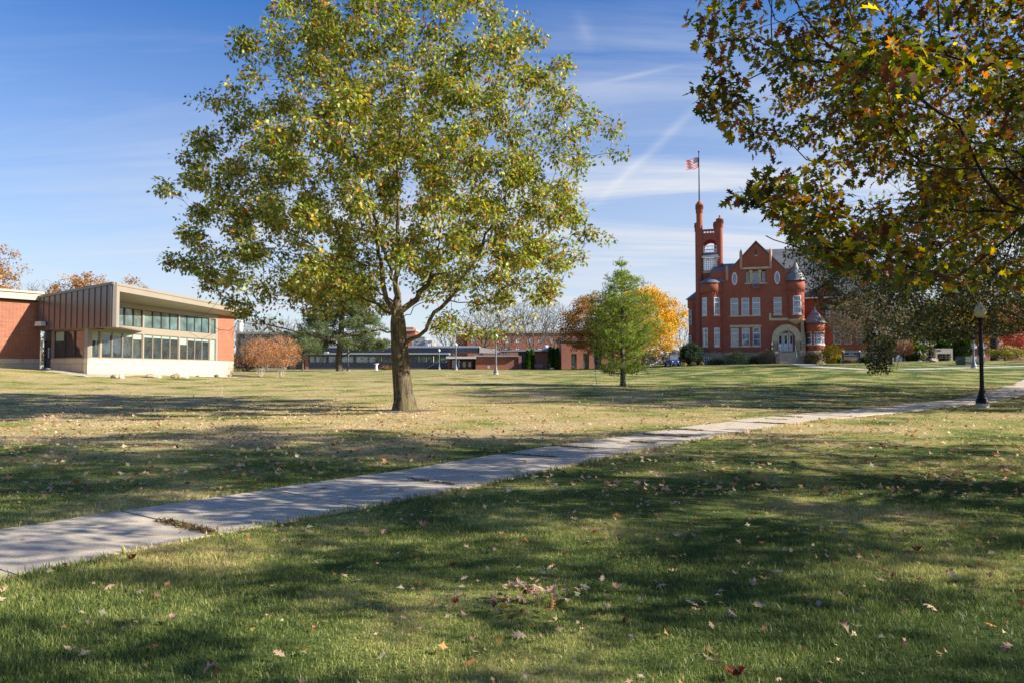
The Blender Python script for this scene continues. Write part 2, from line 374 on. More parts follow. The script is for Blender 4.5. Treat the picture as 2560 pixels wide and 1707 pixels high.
class MB:
    def __init__(s): s.v = []; s.f = []; s.m = []; s.mats = []; s.sm = []
    def mi(s, mat):
        if mat not in s.mats: s.mats.append(mat)
        return s.mats.index(mat)
    def add(s, vs, fs, mat, smooth=False):
        b = len(s.v); s.v += [tuple(p) for p in vs]; k = s.mi(mat)
        for f in fs: s.f.append(tuple(i + b for i in f)); s.m.append(k); s.sm.append(smooth)
    def box(s, x0, x1, y0, y1, z0, z1, mat):
        if x0 > x1: x0, x1 = x1, x0
        if y0 > y1: y0, y1 = y1, y0
        if z0 > z1: z0, z1 = z1, z0
        s.add([(x0, y0, z0), (x1, y0, z0), (x1, y1, z0), (x0, y1, z0), (x0, y0, z1), (x1, y0, z1), (x1, y1, z1), (x0, y1, z1)],
              [(0, 3, 2, 1), (4, 5, 6, 7), (0, 1, 5, 4), (1, 2, 6, 5), (2, 3, 7, 6), (3, 0, 4, 7)], mat)
    def lathe(s, prof, cx, cy, n, mat, a0=0, a1=2 * math.pi, smooth=True):
        vs = []; fs = []; full = abs(a1 - a0 - 2 * math.pi) < 1e-6; k = n if full else n + 1
        for r, z in prof:
            for i in range(k):
                a = a0 + (a1 - a0) * i / n; vs.append((cx + max(r, 1e-4) * math.cos(a), cy + max(r, 1e-4) * math.sin(a), z))
        for j in range(len(prof) - 1):
            for i in range(n):
                i2 = (i + 1) % k if full else i + 1
                fs.append((j * k + i, j * k + i2, (j + 1) * k + i2, (j + 1) * k + i))
        s.add(vs, fs, mat, smooth)
    def prism(s, pts, d, mat):
        "polygon pts (3D, planar) extruded by vector d"
        n = len(pts); d = Vector(d); a = [Vector(p) for p in pts]; b = [p + d for p in a]
        fs = [tuple(range(n)), tuple(range(2 * n - 1, n - 1, -1))] + [(i, i + n, (i + 1) % n + n, (i + 1) % n) for i in range(n)]
        s.add(a + b, fs, mat)
    def tube(s, pts, rad, n, mat, cap=True):
        pts = [Vector(p) for p in pts]
        if not hasattr(rad, '__len__'): rad = [rad] * len(pts)
        vs = []; fs = []; ref = None
        for i, p in enumerate(pts):
            d = (pts[min(i + 1, len(pts) - 1)] - pts[max(i - 1, 0)])
            d = d.normalized() if d.length > 1e-9 else Vector((0, 0, 1))
            if ref is None: ref = Vector((1, 0, 0)) if abs(d.x) < .8 else Vector((0, 1, 0))
            a = (ref - d * ref.dot(d)).normalized(); b = d.cross(a); ref = a
            for k in range(n):
                t = 2 * math.pi * k / n; vs.append(p + (a * math.cos(t) + b * math.sin(t)) * rad[i])
        for i in range(len(pts) - 1):
            for k in range(n):
                k2 = (k + 1) % n; fs.append((i * n + k, i * n + k2, (i + 1) * n + k2, (i + 1) * n + k))
        if cap: fs.append(tuple(range(n - 1, -1, -1))); fs.append(tuple((len(pts) - 1) * n + k for k in range(n)))
        s.add(vs, fs, mat, n > 5)
    def build(s, name, parent=None, loc=None, rz=0.0):
        me = bpy.data.meshes.new(name); me.from_pydata(s.v, [], s.f)
        for m in s.mats: me.materials.append(MATS[m])
        me.polygons.foreach_set('material_index', s.m); me.polygons.foreach_set('use_smooth', s.sm)
        me.update(); return obj(name, me, parent, loc, rz)

# ------------------------------------------------------------------ foliage
def tri_fan_leaf(kind):
    "templates: stem at origin, leaf along +Y, unit length, normal +Z"
    if kind == 'oak':       # lobed, folded along the midrib, drooping tip
        ins = [(.045, .10), (.11, .36), (.12, .62), (.07, .84)]
        outs = [(.27, .33), (.40, .62), (.24, .88)]
        V = []; 
        def z(x, y): return .35 * abs(x) - .25 * y * y + (-.35 * x * x)
        for x, y in ins: V += [(-x, y, z(x, y)), (x, y, z(x, y))]
        for x, y in outs: V += [(-x, y, z(x, y) ), (x, y, z(x, y))]
        V += [(0, 0, 0), (0, 1.05, z(0, 1.05))]
        T = []
        for k in range(3):
            a, b, c, d = 2 * k, 2 * k + 1, 2 * k + 3, 2 * k + 2
            T += [(a, b, c), (a, c, d), (d, 8 + 2 * k, a), (b, 8 + 2 * k + 1, c)]
        T += [(14, 1, 0), (6, 7, 15)]
        return np.array(V, float), np.array(T)
    if kind == 'mid':       # three-lobed
        V = [(0, 0, 0), (-.12, .35, .05), (.12, .35, .05), (-.36, .5, .1), (.36, .5, .1), (-.12, .68, -.05), (.12, .68, -.05), (0, 1, -.2)]
        T = [(0, 2, 1), (1, 2, 6), (1, 6, 5), (1, 5, 3), (2, 4, 6), (5, 6, 7)]
        return np.array(V, float), np.array(T)
    if kind == 'simple':
        V = [(0, 0, 0), (-.28, .5, .12), (.28, .5, .12), (0, 1, -.05)]
        return np.array(V, float), np.array([(0, 2, 3), (0, 3, 1)])
    if kind == 'tuft':      # pine needle tuft
        rs = np.random.RandomState(3); V = []; T = []
        for i in range(9):
            a = rs.uniform(0, 2 * math.pi); e = rs.uniform(.15, .9); L = rs.uniform(.7, 1)
            d = np.array([math.cos(a) * math.sin(e), math.cos(e), math.sin(a) * math.sin(e)]) * L
            w = np.cross(d, rs.normal(size=3)); w = w / np.linalg.norm(w) * .045; b = len(V)
            V += [tuple(-w), tuple(w), tuple(d)]; T.append((b, b + 1, b + 2))
        return np.array(V, float), np.array(T)
    if kind == 'spray':     # flat scale-leaf spray (arborvitae, yew)
        V = []; T = []
        for i, a in enumerate((-.7, -.35, 0, .35, .7)):
            L = 1 - .25 * abs(a); d = np.array([math.sin(a) * L, math.cos(a) * L, .1 * (i % 2)]); w = np.array([d[1], -d[0], 0]) * .12; b = len(V)
            V += [tuple(d * .1), tuple(d * .6 + w), tuple(d * .6 - w), tuple(d)]; T += [(b, b + 1, b + 3), (b, b + 3, b + 2)]
        return np.array(V, float), np.array(T)
def scatter(kind, pos, dirs, size, rs, col, spin=None, nrm=None):
    "leaves at pos pointing along dirs (stem to tip) -> V, T, colour per vertex"
    V0, T0 = tri_fan_leaf(kind); n = len(pos); K = len(V0)
    y = dirs / np.maximum(np.linalg.norm(dirs, axis=1, keepdims=True), 1e-6)
    r = rs.normal(size=(n, 3)) if nrm is None else nrm + rs.normal(size=(n, 3)) * .55
    zz = r - y * (r * y).sum(1, keepdims=True); zz /= np.maximum(np.linalg.norm(zz, axis=1, keepdims=True), 1e-6)
    x = np.cross(y, zz)
    s = np.asarray(size).reshape(-1, 1, 1) * np.ones((n, 1, 1))
    A = V0[None] * s
    cv = rs.uniform(-1.2, 1.8, size=(n, 1)) if kind in ('oak', 'mid') else np.ones((n, 1))
    V = pos[:, None, :] + x[:, None, :] * A[:, :, 0:1] + y[:, None, :] * A[:, :, 1:2] + zz[:, None, :] * (A[:, :, 2] * cv)[:, :, None]
    T = (T0[None] + (np.arange(n) * K)[:, None, None]).reshape(-1, 3)
    C = np.repeat(col, K, axis=0)
    return V.reshape(-1, 3), T, C
def palette(rs, n, cols, weights, jit=.18):
    cols = np.array(cols, float); w = np.array(weights, float); w /= w.sum()
    c = cols[rs.choice(len(cols), n, p=w)]
    return np.clip(c * (1 + rs.normal(size=(n, 1)) * jit) * (1 + rs.normal(size=(n, 3)) * .05), .003, 1)

class Skel:
    "branch skeleton; grown by joining target points to the nearest suitable node"
    def __init__(s): s.p = []; s.par = []; s.L = []; s.fix = {}
    def node(s, p, par):
        s.p.append(np.array(p, float)); s.par.append(par)
        s.L.append(0 if par < 0 else s.L[par] + float(np.linalg.norm(s.p[-1] - s.p[par]))); return len(s.p) - 1
    def chain(s, pts, par=-1, step=.35, rs=None, jit=0.0):
        "polyline as nodes; returns index of last"
        pts = [np.array(q, float) for q in pts]
        if par < 0: par = s.node(pts[0], -1)
        cur = s.p[par].copy()
        q0 = [cur] + pts[(1 if np.linalg.norm(pts[0] - cur) < 1e-6 else 0):]
        for a, b in zip(q0[:-1], q0[1:]):
            n = max(1, int(np.linalg.norm(b - a) / step))
            for k in range(1, n + 1):
                q = a + (b - a) * k / n
                if rs is not None and k < n: q = q + rs.normal(size=3) * jit
                par = s.node(q, par)
        return par
    def near(s, q): 
        A = np.array(s.p); return int(np.argmin(((A - np.array(q)) ** 2).sum(1)))
    def grow(s, pts, rs, bf=.35, up=.6, step=.35, jit=.035, minpar=0, sag=.12):
        ends = []
        cap = len(s.p) + len(pts) * 30; A = np.zeros((cap, 3)); LL = np.zeros(cap); n = len(s.p)
        A[:n] = np.array(s.p); LL[:n] = s.L
        for q in pts:
            D = A[:n] - q; d = np.sqrt((D ** 2).sum(1)); hz = np.sqrt((D[:, :2] ** 2).sum(1))
            pen = np.maximum(0, D[:, 2] + .25 * hz) * up           # parent should be lower than the target
            c = d + bf * LL[:n] + pen; c[:minpar] += 1e3
            j = int(np.argmin(c)); a = A[j].copy(); k = max(1, int(d[j] / step)); par = j
            pd = a - A[s.par[j]] if s.par[j] >= 0 else np.array([0, 0, 1.0]); pd = pd / max(np.linalg.norm(pd), 1e-6)
            ctrl = a + pd * d[j] * .35
            for t in range(1, k + 1):
                f = t / k; r = (1 - f) ** 2 * a + 2 * f * (1 - f) * ctrl + f * f * q
                r = r + (rs.normal(size=3) * jit * (1 if t < k else 0)); r[2] += sag * d[j] * .25 * math.sin(math.pi * f)
                par = s.node(r, par)
                if n >= len(A): A = np.vstack([A, np.zeros_like(A)]); LL = np.concatenate([LL, np.zeros_like(LL)])
                A[n] = r; LL[n] = s.L[par]; n += 1
            ends.append(par)
        return ends
    def radii(s, r0=.008, e=2.3, rmax=None):
        n = len(s.p); acc = np.zeros(n); r = np.zeros(n)
        for i in range(n - 1, -1, -1):
            r[i] = max(acc[i], r0 ** e) ** (1 / e)
            if s.par[i] >= 0: acc[s.par[i]] += r[i] ** e
        if rmax: r = r * 1.0; k = rmax / r[0]; r = np.where(r > .03, .03 + (r - .03) * (rmax - .03) / max(r[0] - .03, 1e-6), r)
        return r
    def mesh(s, name, r, mat, rmin=0.0, flare=None):
        n = len(s.p); ch = [[] for _ in range(n)]
        for i, p in enumerate(s.par):
            if p >= 0: ch[p].append(i)
        VS = []; TS = []; base = 0; starts = [(0, None)]
        while starts:
            i, frm = starts.pop(); seq = [frm] if frm is not None else []
            rad = []
            if frm is not None: rad.append(min(r[frm], r[i] * 1.25))
            while True:
                seq.append(i); rad.append(r[i])
                if not ch[i]: break
                c = sorted(ch[i], key=lambda k: -r[k])
                for k in c[1:]:
                    if r[k] >= rmin: starts.append((k, i))
                if r[c[0]] < rmin: break
                i = c[0]
            if len(seq) < 2: continue
            P_ = np.array([s.p[k] for k in seq]); rad = np.array(rad); m = len(seq)
            R0 = rad.max(); ns = 14 if R0 > .2 else 8 if R0 > .07 else 5 if R0 > .025 else 3
            D = np.zeros_like(P_); D[1:-1] = P_[2:] - P_[:-2]; D[0] = P_[1] - P_[0]; D[-1] = P_[-1] - P_[-2]
            D /= np.maximum(np.linalg.norm(D, axis=1, keepdims=True), 1e-9)
            ref = np.array([1., .13, .07]); ang = np.arange(ns) * 2 * np.pi / ns; ring = []
            for k in range(m):
                a = ref - D[k] * ref.dot(D[k]); l = np.linalg.norm(a)
                if l < .05: ref = np.array([.1, 1., .3]); a = ref - D[k] * ref.dot(D[k]); l = np.linalg.norm(a)
                a /= l; b = np.cross(D[k], a); ref = a; rr = np.full(ns, rad[k])
                if flare is not None and frm is None:
                    h = P_[k][2] - s.p[0][2]
                    rr = rr * (1 + flare * math.exp(-max(h, 0) / .45) * (1 + .35 * np.cos(5 * ang + .8) + .2 * np.cos(3 * ang))) * (1 + .035 * np.cos(4 * ang + h * .8))
                ring.append(P_[k] + (np.cos(ang)[:, None] * a + np.sin(ang)[:, None] * b) * rr[:, None])
            VS.append(np.concatenate(ring))
            q = np.arange(m - 1)[:, None] * ns + np.arange(ns)[None]; q2 = np.arange(m - 1)[:, None] * ns + (np.arange(ns)[None] + 1) % ns
            TS.append(np.stack([q, q2, q2 + ns], -1).reshape(-1, 3) + base); TS.append(np.stack([q, q2 + ns, q + ns], -1).reshape(-1, 3) + base)
            base += m * ns
        return mesh_tris(name, np.concatenate(VS), np.concatenate(TS), [mat], smooth=True)

def env_points(rs, n, prof, asym=(0, 0), shell=.55, ymul=1.0, clump=None):
    "points in a crown of revolution; prof = [(z, R)]"
    zs = np.array([a for a, _ in prof]); Rz = np.array([b for _, b in prof])
    zz = np.linspace(zs[0], zs[-1], 200); w = np.interp(zz, zs, Rz) ** 1.6 + 1e-6; cdf = np.cumsum(w) / w.sum()
    z = np.interp(rs.uniform(size=n), cdf, zz); a = rs.uniform(0, 2 * np.pi, n)
    rr = np.interp(z, zs, Rz) * rs.uniform(0, 1, n) ** shell
    wob = 1 + .13 * np.sin(a * 3 + z * .9) + .10 * np.sin(a * 7 - z * 1.7) + .05 * np.sin(a * 13 + z * 3)
    rr *= wob
    return np.stack([rr * np.cos(a) + asym[0], rr * np.sin(a) * ymul + asym[1], z], 1)
# ------------------------------------------------------------------ ground
def build_ground():
    xs = np.unique(np.concatenate([np.linspace(-14, 16, 150), np.linspace(-70, 90, 180), np.linspace(-900, 900, 60)]))
    ys = np.unique(np.concatenate([np.linspace(-30, 2, 12), np.linspace(2, 34, 170), np.linspace(34, 160, 190), np.linspace(160, 1200, 40)]))
    X, Y = np.meshgrid(xs, ys); Z = H(X, Y); V = np.stack([X, Y, Z], -1).reshape(-1, 3); nx = len(xs)
    i, j = np.meshgrid(np.arange(len(ys) - 1), np.arange(nx - 1), indexing='ij'); q = (i * nx + j).ravel()
    T = np.concatenate([np.stack([q, q + 1, q + nx + 1], -1), np.stack([q, q + nx + 1, q + nx], -1)])
    tag(obj('lawn_ground', mesh_tris('lawn_ground', V, T, ['lawn'], smooth=True)), kind='structure')
build_ground()

# the concrete walk: left and right edges read off the ground
PL = [(-420, 1400), (0, 1327), (299, 1281), (544, 1246), (925, 1190), (1170, 1147), (1389, 1109.5), (1541, 1089), (1661, 1073), (1770, 1059), (1933, 1040), (2096, 1026), (2314, 1003), (2439, 989), (2510, 970), (2560, 949), (2640, 921)]
PR = [(-420, 1547), (0, 1444), (326, 1372), (816, 1284), (1034, 1248), (1280, 1204), (1443, 1167), (1606, 1131), (1770, 1101), (1857, 1085), (2015, 1058), (2151, 1040), (2314, 1028), (2477, 1011), (2560, 983), (2640, 952)]
def smooth_path():
    A = [gpx(*p) for p in PL]; B = [gpx(*p) for p in PR]
    def res(Q, n=400):
        Q = np.array([(p.x, p.y) for p in Q]); d = np.concatenate([[0], np.cumsum(np.linalg.norm(np.diff(Q, axis=0), axis=1))])
        s = np.linspace(0, d[-1], n); return np.stack([np.interp(s, d, Q[:, 0]), np.interp(s, d, Q[:, 1])], 1)
    A = res(A); B = res(B)
    C = []
    for a in A:
        b = B[np.argmin(((B - a) ** 2).sum(1))]; C.append((a + b) / 2)
    C = np.array(C); k = 21
    Cp = np.vstack([C[:1].repeat(k // 2, 0), C, C[-1:].repeat(k // 2, 0)])
    C = np.stack([np.convolve(Cp[:, i], np.ones(k) / k, 'valid') for i in (0, 1)], 1)
    t0 = (C[4] - C[0]) / np.linalg.norm(C[4] - C[0]); C = np.vstack([C[0] - t0 * 9, C]); t1 = (C[-1] - C[-30]) / np.linalg.norm(C[-1] - C[-30]); C = np.vstack([C, C[-1] + t1 * 14])
    d = np.concatenate([[0], np.cumsum(np.linalg.norm(np.diff(C, axis=0), axis=1))])
    s = np.arange(0, d[-1], .3); return np.stack([np.interp(s, d, C[:, 0]), np.interp(s, d, C[:, 1])], 1)
PATHC = smooth_path(); HW = .975
def path_dist(x, y):
    "distance from the walk's centre line"
    x = np.asarray(x); y = np.asarray(y); out = np.full(x.shape, 99.0)
    for k in range(0, len(PATHC), 1):
        dx = x - PATHC[k, 0]; dy = y - PATHC[k, 1]; np.minimum(out, dx * dx + dy * dy, out=out)
    return np.sqrt(out)
def build_path():
    mb = MB(); rs = np.random.RandomState(5); n = len(PATHC)
    tan = np.gradient(PATHC, axis=0); tan /= np.linalg.norm(tan, axis=1, keepdims=True); nor = np.stack([-tan[:, 1], tan[:, 0]], 1)
    per = 6; joints = []
    for k in range(0, n - per, per):
        lift = .022 + rs.uniform(-.006, .014); lat = rs.uniform(-.05, .05); idx = range(k, k + per + 1)
        top = []; 
        for t, i in enumerate(idx):
            c = PATHC[i] + tan[i] * (.012 if t == 0 else -.012 if t == per else 0)
            for sgn in (-1, 1):
                e = c + nor[i] * (sgn * (HW - .01) + lat); top.append((e[0], e[1], Hf(c[0], c[1]) + lift))
        m = len(top); bot = [(x, y, z - .14) for x, y, z in top]
        fs = [(2 * t, 2 * t + 1, 2 * t + 3, 2 * t + 2) for t in range(per)]
        fs += [(2 * t, 2 * t + 2, 2 * t + 2 + m, 2 * t + m) for t in range(per)] + [(2 * t + 3, 2 * t + 1, 2 * t + 1 + m, 2 * t + 3 + m) for t in range(per)]
        fs += [(1, 0, m, m + 1), (m - 2, m - 1, 2 * m - 1, 2 * m - 2)]
        mb.add(top + bot, fs, 'concrete'); joints.append((PATHC[k], nor[k], lift))
    tag(mb.build('front_path'), kind='structure'); return joints
JOINTS = build_path()
def strip(name, pts, w, z=.012, mat='far_concrete', thick=.25):
    mb = MB(); P3 = []
    pts = [np.array((p[0], p[1])) for p in pts]; fine = []
    for a, b in zip(pts[:-1], pts[1:]):
        n = max(1, int(np.linalg.norm(b - a) / 1.0)); fine += [a + (b - a) * k / n for k in range(n)]
    fine.append(pts[-1]); fine = np.array(fine); t = np.gradient(fine, axis=0); t /= np.linalg.norm(t, axis=1, keepdims=True)
    vs = []
    for c, d in zip(fine, t):
        for s in (-1, 1):
            x = c[0] - d[1] * s * w / 2; y = c[1] + d[0] * s * w / 2; vs.append((x, y, Hf(x, y) + z))
    n = len(fine); mb.add(vs, [(2 * i, 2 * i + 1, 2 * i + 3, 2 * i + 2) for i in range(n - 1)], mat, True)
    return tag(mb.build(name), kind='structure')

class Frame:
    "a vertical facade plane: origin (x, y) on the ground, local x along the facade (to the right), local y into the building"
    def __init__(s, u, d, alpha):
        s.a = alpha; b = (u - CU) / F; s.o = Vector((b * d, d, 0)); s.ex = Vector((math.cos(alpha), math.sin(alpha), 0)); s.ey = Vector((-math.sin(alpha), math.cos(alpha), 0))
        s.o.z = 0
    def px(s, u, v, yo=0.0):
        "photo pixel -> local (x, z) on the plane local y = yo"
        p = P(u, v, 1.0); dr = p - Vector((0, 0, CAMZ)); c = Vector((0, 0, CAMZ)); q = s.o + s.ey * yo
        t = (q - c).dot(s.ey) / dr.dot(s.ey); h = c + dr * t - s.o; return h.dot(s.ex), h.z
    def rect(s, u0, v0, u1, v1, yo=0.0):
        xa, za = s.px(u0, v0, yo); xb, zb = s.px(u1, v1, yo); xc, zc = s.px(u0, v1, yo); xd, zd = s.px(u1, v0, yo)
        return (xa + xc) / 2, (xb + xd) / 2, (zb + zc) / 2, (za + zd) / 2     # x0, x1, zlow, zhigh
    def world(s, x, y, z=0): return s.o + s.ex * x + s.ey * y + Vector((0, 0, z))
def wall_holes(mb, x0, x1, z0, z1, y, th, holes, mat):
    "wall slab from y to y+th with rectangular openings, built as cells round them"
    holes = [(max(a, x0), min(b, x1), max(c, z0), min(d, z1)) for a, b, c, d in holes]
    xs = sorted(set([x0, x1] + [h[0] for h in holes] + [h[1] for h in holes])); zs = sorted(set([z0, z1] + [h[2] for h in holes] + [h[3] for h in holes]))
    for a, b in zip(xs[:-1], xs[1:]):
        run = None
        for c, d in zip(zs[:-1], zs[1:]):
            cx, cz = (a + b) / 2, (c + d) / 2
            if any(h[0] < cx < h[1] and h[2] < cz < h[3] for h in holes):
                if run: mb.box(a, b, y, y + th, run[0], run[1], mat); run = None
            else: run = (run[0], d) if run else (c, d)
        if run: mb.box(a, b, y, y + th, run[0], run[1], mat)
def arch_block(mb, x0, x1, z0, z1, cx, r, zs, y0, y1, mat, n=14):
    "wall with a round-headed opening of radius r springing at zs"
    mb.box(x0, cx - r, y0, y1, z0, zs, mat); mb.box(cx + r, x1, y0, y1, z0, zs, mat)
    pts = [(cx - r * math.cos(math.pi * k / n), zs + r * math.sin(math.pi * k / n)) for k in range(n + 1)]
    for (a, b), (c, d) in zip(pts[:-1], pts[1:]): mb.prism([(a, y0, b), (c, y0, d), (c, y0, z1), (a, y0, z1)], (0, y1 - y0, 0), mat)
    mb.box(x0, cx - r, y0, y1, zs, z1, mat); mb.box(cx + r, x1, y0, y1, zs, z1, mat)

# ------------------------------------------------------------------ the library
def sash(parent, x0, x1, z0, z1, y, mat_f, mat_g, fw=.07, bars=(), rows=(), deep=.09, label=None, blind=None, name='window'):
    "a window: frame with bars (a part) and its pane (a sub-part)"
    f = MB(); w = fw
    f.box(x0, x0 + w, y, y + deep, z0, z1, mat_f); f.box(x1 - w, x1, y, y + deep, z0, z1, mat_f)
    f.box(x0 + w, x1 - w, y, y + deep, z0, z0 + w, mat_f); f.box(x0 + w, x1 - w, y, y + deep, z1 - w, z1, mat_f)
    for t in bars:
        xx = x0 + (x1 - x0) * t; f.box(xx - w * .4, xx + w * .4, y + .003, y + deep - .003, z0 + w, z1 - w, mat_f)
    for t, k in rows:
        zz = z0 + (z1 - z0) * t; f.box(x0 + w, x1 - w, y + .006, y + deep - .006, zz - w * k, zz + w * k, mat_f)
    fo = f.build(name, parent)
    if label: fo['label'] = label
    g = MB(); g.box(x0 + w * .5, x1 - w * .5, y + deep * .6, y + deep * .6 + .012, z0 + w * .5, z1 - w * .5, mat_g); g.build('pane', fo)
    if blind:
        bb = MB(); bb.box(x0 + w, x1 - w, y + deep * .45, y + deep * .45 + .008, z1 - w - (z1 - z0) * blind, z1 - w, 'blind'); bb.build('blind', fo)
    return fo
def Z1(X, Y): return X * .27211, 660 + Y * .27211     # first zoom of the library
def library():
    C0 = (-.5735 * 55.5, 55.5); C1 = (-.3757 * 77, 77.0)
    al = math.atan2(C1[1] - C0[1], C1[0] - C0[0]); fr = Frame((C0[0] / C0[1]) * F + CU, C0[1], al)
    t = thing('library_building', 'low modern brick and bronze metal library with long window wall under a deep canopy', 'building', (C0[0], C0[1], 0), al)
    L = math.hypot(C1[0] - C0[0], C1[1] - C0[1])
    px = lambda X, Y, yo=0: fr.px(*Z1(X, Y), yo)
    zsill = 2.43; zbot = .2; zsof = 6.95
    xb = px(2005, 700)[0]                          # brick end begins
    st = MB(); st.box(0, L, 0, .3, zbot, zsill, 'stone_panel')
    st.box(L - .3, L, .3, 12, zbot, zsill, 'stone_panel')
    st.build('stone_base', t)
    br = MB(); br.box(xb + .02, L, .012, .3, zsill, zsof, 'brick_library'); br.box(L - .3, L, .3, 12, zsill, zsof, 'brick_library'); br.build('brick_pier', t)
    # window wall in metal: bands between two ribbons
    zl0, zl1 = zsill + .06, px(1490, 660)[1] + .02
    zu0, zu1 = px(1490, 600)[1], px(1490, 445)[1]
    low = [(852, 922), (940, 1315), (1328, 1645), (1657, 1928), (1936, 1985)]
    up = [(1090 - 140, 1315), (1330, 1645), (1657, 1928), (1936, 1985)]
    hl = [(px(a, 700)[0], px(b, 700)[0], zl0, zl1) for a, b in low]; hu = [(px(a, 500)[0], px(b, 500)[0], zu0, zu1) for a, b in up]
    hu[0] = (px(862, 500)[0], hu[0][1], zu0, zu1)
    mw = MB(); zmid = 4.66; wall_holes(mw, 0, xb, zsill + .003, zmid, .02, .25, hl, 'taupe_metal'); xu = 1.75; hu[0] = (max(hu[0][0], xu + .3), hu[0][1], hu[0][2], hu[0][3]); wall_holes(mw, xu, xb, zmid, zsof, .02, .25, hu, 'taupe_metal'); mw.build('metal_wall', t)
    for k, (a, b, c, d) in enumerate(hl):
        n = [1, 4, 4, 4, 1][k]; 
        for i in range(n):
            w = (b - a) / n; bl = [.34, .12, .12, .12, .2, .1, .1, .1, .1, .3, .1, .1, .1, .95][min(13, [0, 1, 5, 9, 13][k] + i)]
            sash(t, a + w * i + .01, a + w * (i + 1) - .01, c, d, .07, 'window_metal', 'glass_dark', .055, deep=.12, blind=bl)
    for k, (a, b, c, d) in enumerate(hu):
        n = [4, 4, 4, 1][k]
        for i in range(n):
            w = (b - a) / n; sash(t, a + w * i + .01, a + w * (i + 1) - .01, c, d, .07, 'dark_frame', 'glass_green', .05, deep=.12)
    # canopy: projects 1.75 m, fascia, sloped soffit, end fin and ribbed side
    xo, yo_ = fr_local(fr, (-29.2, 54.0)); OV = -yo_; xe, ye_ = fr_local(fr, (-.352 * 79, 79.0))
    q2 = fr_local(fr, (-.6416 * 58, 58.0)); sl = (q2[0] - xo) / (q2[1] - yo_)
    yed = lambda x: yo_ + (ye_ - yo_) * (x - xo) / (xe - xo)
    cz1 = 7.94; cz0 = 7.36
    cp = MB(); xi = xo + sl * OV; cp.add([(xo + .06, -OV, cz0), (xe, ye_, cz0), (xe, .0, zsof + .02), (xi + .06, 0, zsof + .02), (xo + .06, -OV, cz1), (xe, ye_, cz1), (xe, .0, cz1 - .1), (xi + .06, 0, cz1 - .1), (xe, 12, cz1 - .3), (q2[0] + 5, 12, cz1 - .3), (q2[0] + .1, q2[1], 7.25), (xe, 12, zsof), (xe, 0, zsof)], [(0, 3, 2, 1), (0, 1, 5, 4), (1, 2, 6, 5), (4, 5, 6, 7), (7, 6, 8, 9, 10), (6, 12, 11, 8)], 'taupe_metal'); cp.build('canopy', t)
    tr = MB(); tr.prism([(xo - .03, -OV - .05, cz1 - .16), (xe + .03, ye_ - .05, cz1 - .16), (xe + .03, ye_ - .05, cz1 + .03), (xo - .03, -OV - .05, cz1 + .03)], (0, .046, 0), 'taupe_metal'); tr.build('roof_trim', t)
    zb = 4.68
    fn = MB(); fn.prism([(xo, -OV, zb), (xo + .82, yed(xo + .82), zb), (xo + .82, yed(xo + .82), cz0 - .003), (xo, -OV, cz0 - .003)], (0, .06, 0), 'taupe_metal'); fn.box(xo + .76, xo + .82, -OV + .14, -OV + .76 / sl - .12, zb, zsof + .0, 'taupe_metal'); fn.build('end_fin', t)
    # ribbed side panel from the canopy corner P1 back to P2
    a = Vector((xo - .01, -OV, 0)); bq = Vector((q2[0], q2[1], 0)); dv = bq - a; ln = dv.length; dn = dv.normalized(); no = Vector((dn.y, -dn.x, 0))
    if (fr.ex * no.x + fr.ey * no.y).y > 0: no = -no
    zP2 = 7.30
    sp = MB(); sp.prism([a + Vector((0, 0, zb)), bq + Vector((0, 0, zb - .05)), bq + Vector((0, 0, zP2)), a + Vector((0, 0, cz1 + .03))], -no * .3, 'bronze_metal')
    nr = 13
    for k in range(nr + 1):
        f = (k + (.2 if k == 0 else 0)) / nr; c = a + dn * ln * f; zt = cz1 + (zP2 - cz1) * f - .16
        p = [c + dn * .018, c - dn * .018, c - dn * .018 + no * .055, c + dn * .018 + no * .055]
        sp.prism([Vector((q.x, q.y, zb + .02)) for q in p], (0, 0, zt - zb), 'bronze_metal')
    p = [a + no * .09, bq + no * .09, bq, a]; sp.prism([a + no * .09 + Vector((0, 0, cz1 - .15)), bq + no * .09 + Vector((0, 0, zP2 - .15)), bq + no * .09 + Vector((0, 0, zP2 + .03)), a + no * .09 + Vector((0, 0, cz1 + .04))], -no * .09, 'bronze_metal')
    sp.build('ribbed_panel', t)
    # underside of the projecting box and the body behind it
    und = MB(); und.prism([(a.x + .1, a.y + .1, zb + .06), (bq.x + .1, bq.y, zb + .01), (bq.x + 3, bq.y + 2, zb + .01), (L * .3, .02, zb + .06), (xo + .75, -OV + .15, zb + .06)], (0, 0, .1), 'window_metal'); und.build('soffit', t)
    # recessed side wall from the stone corner back to the door
    q = fr_local(fr, (-37.2, 58.6)); aw = Vector((0, 0, 0)); bw = Vector((q[0], q[1], 0)); dw = (bw - aw); lw = dw.length; dw.normalize()
    ang = math.atan2(dw.y, dw.x)
    side = Frame(CU + F * C0[0] / C0[1], 55.5, al + ang + math.pi)     # local x to the right seen from outside
    s0 = obj('side_wall', None, t, None, ang + math.pi)
    sx = lambda X, Y: side.px(*Z1(X, Y))
    stn = MB(); x_l = sx(465, 900)[0]; stn.box(x_l, -.02, 0, .3, zbot, zsill + .0, 'stone_panel'); 
    a1, b1 = sx(497, 700)[0], sx(766, 700)[0]; z0w, z1w = sx(640, 858)[1], sx(640, 612)[1]
    mt = MB(); wall_holes(mt, x_l, -.02, zsill + .003, zb + .02, .02, .25, [(a1, b1, z0w, z1w)], 'window_metal')
    sobj = mt.build('side_metal_wall', t, None, ang + math.pi); stn.build('side_stone_base', t, None, ang + math.pi)
    for i in range(3):
        w = (b1 - a1) / 3; sash(sobj, a1 + w * i, a1 + w * (i + 1) - .01, z0w, z1w, .05, 'dark_frame', 'glass_dark', .06, deep=.12, blind=.34 if i == 0 else None)
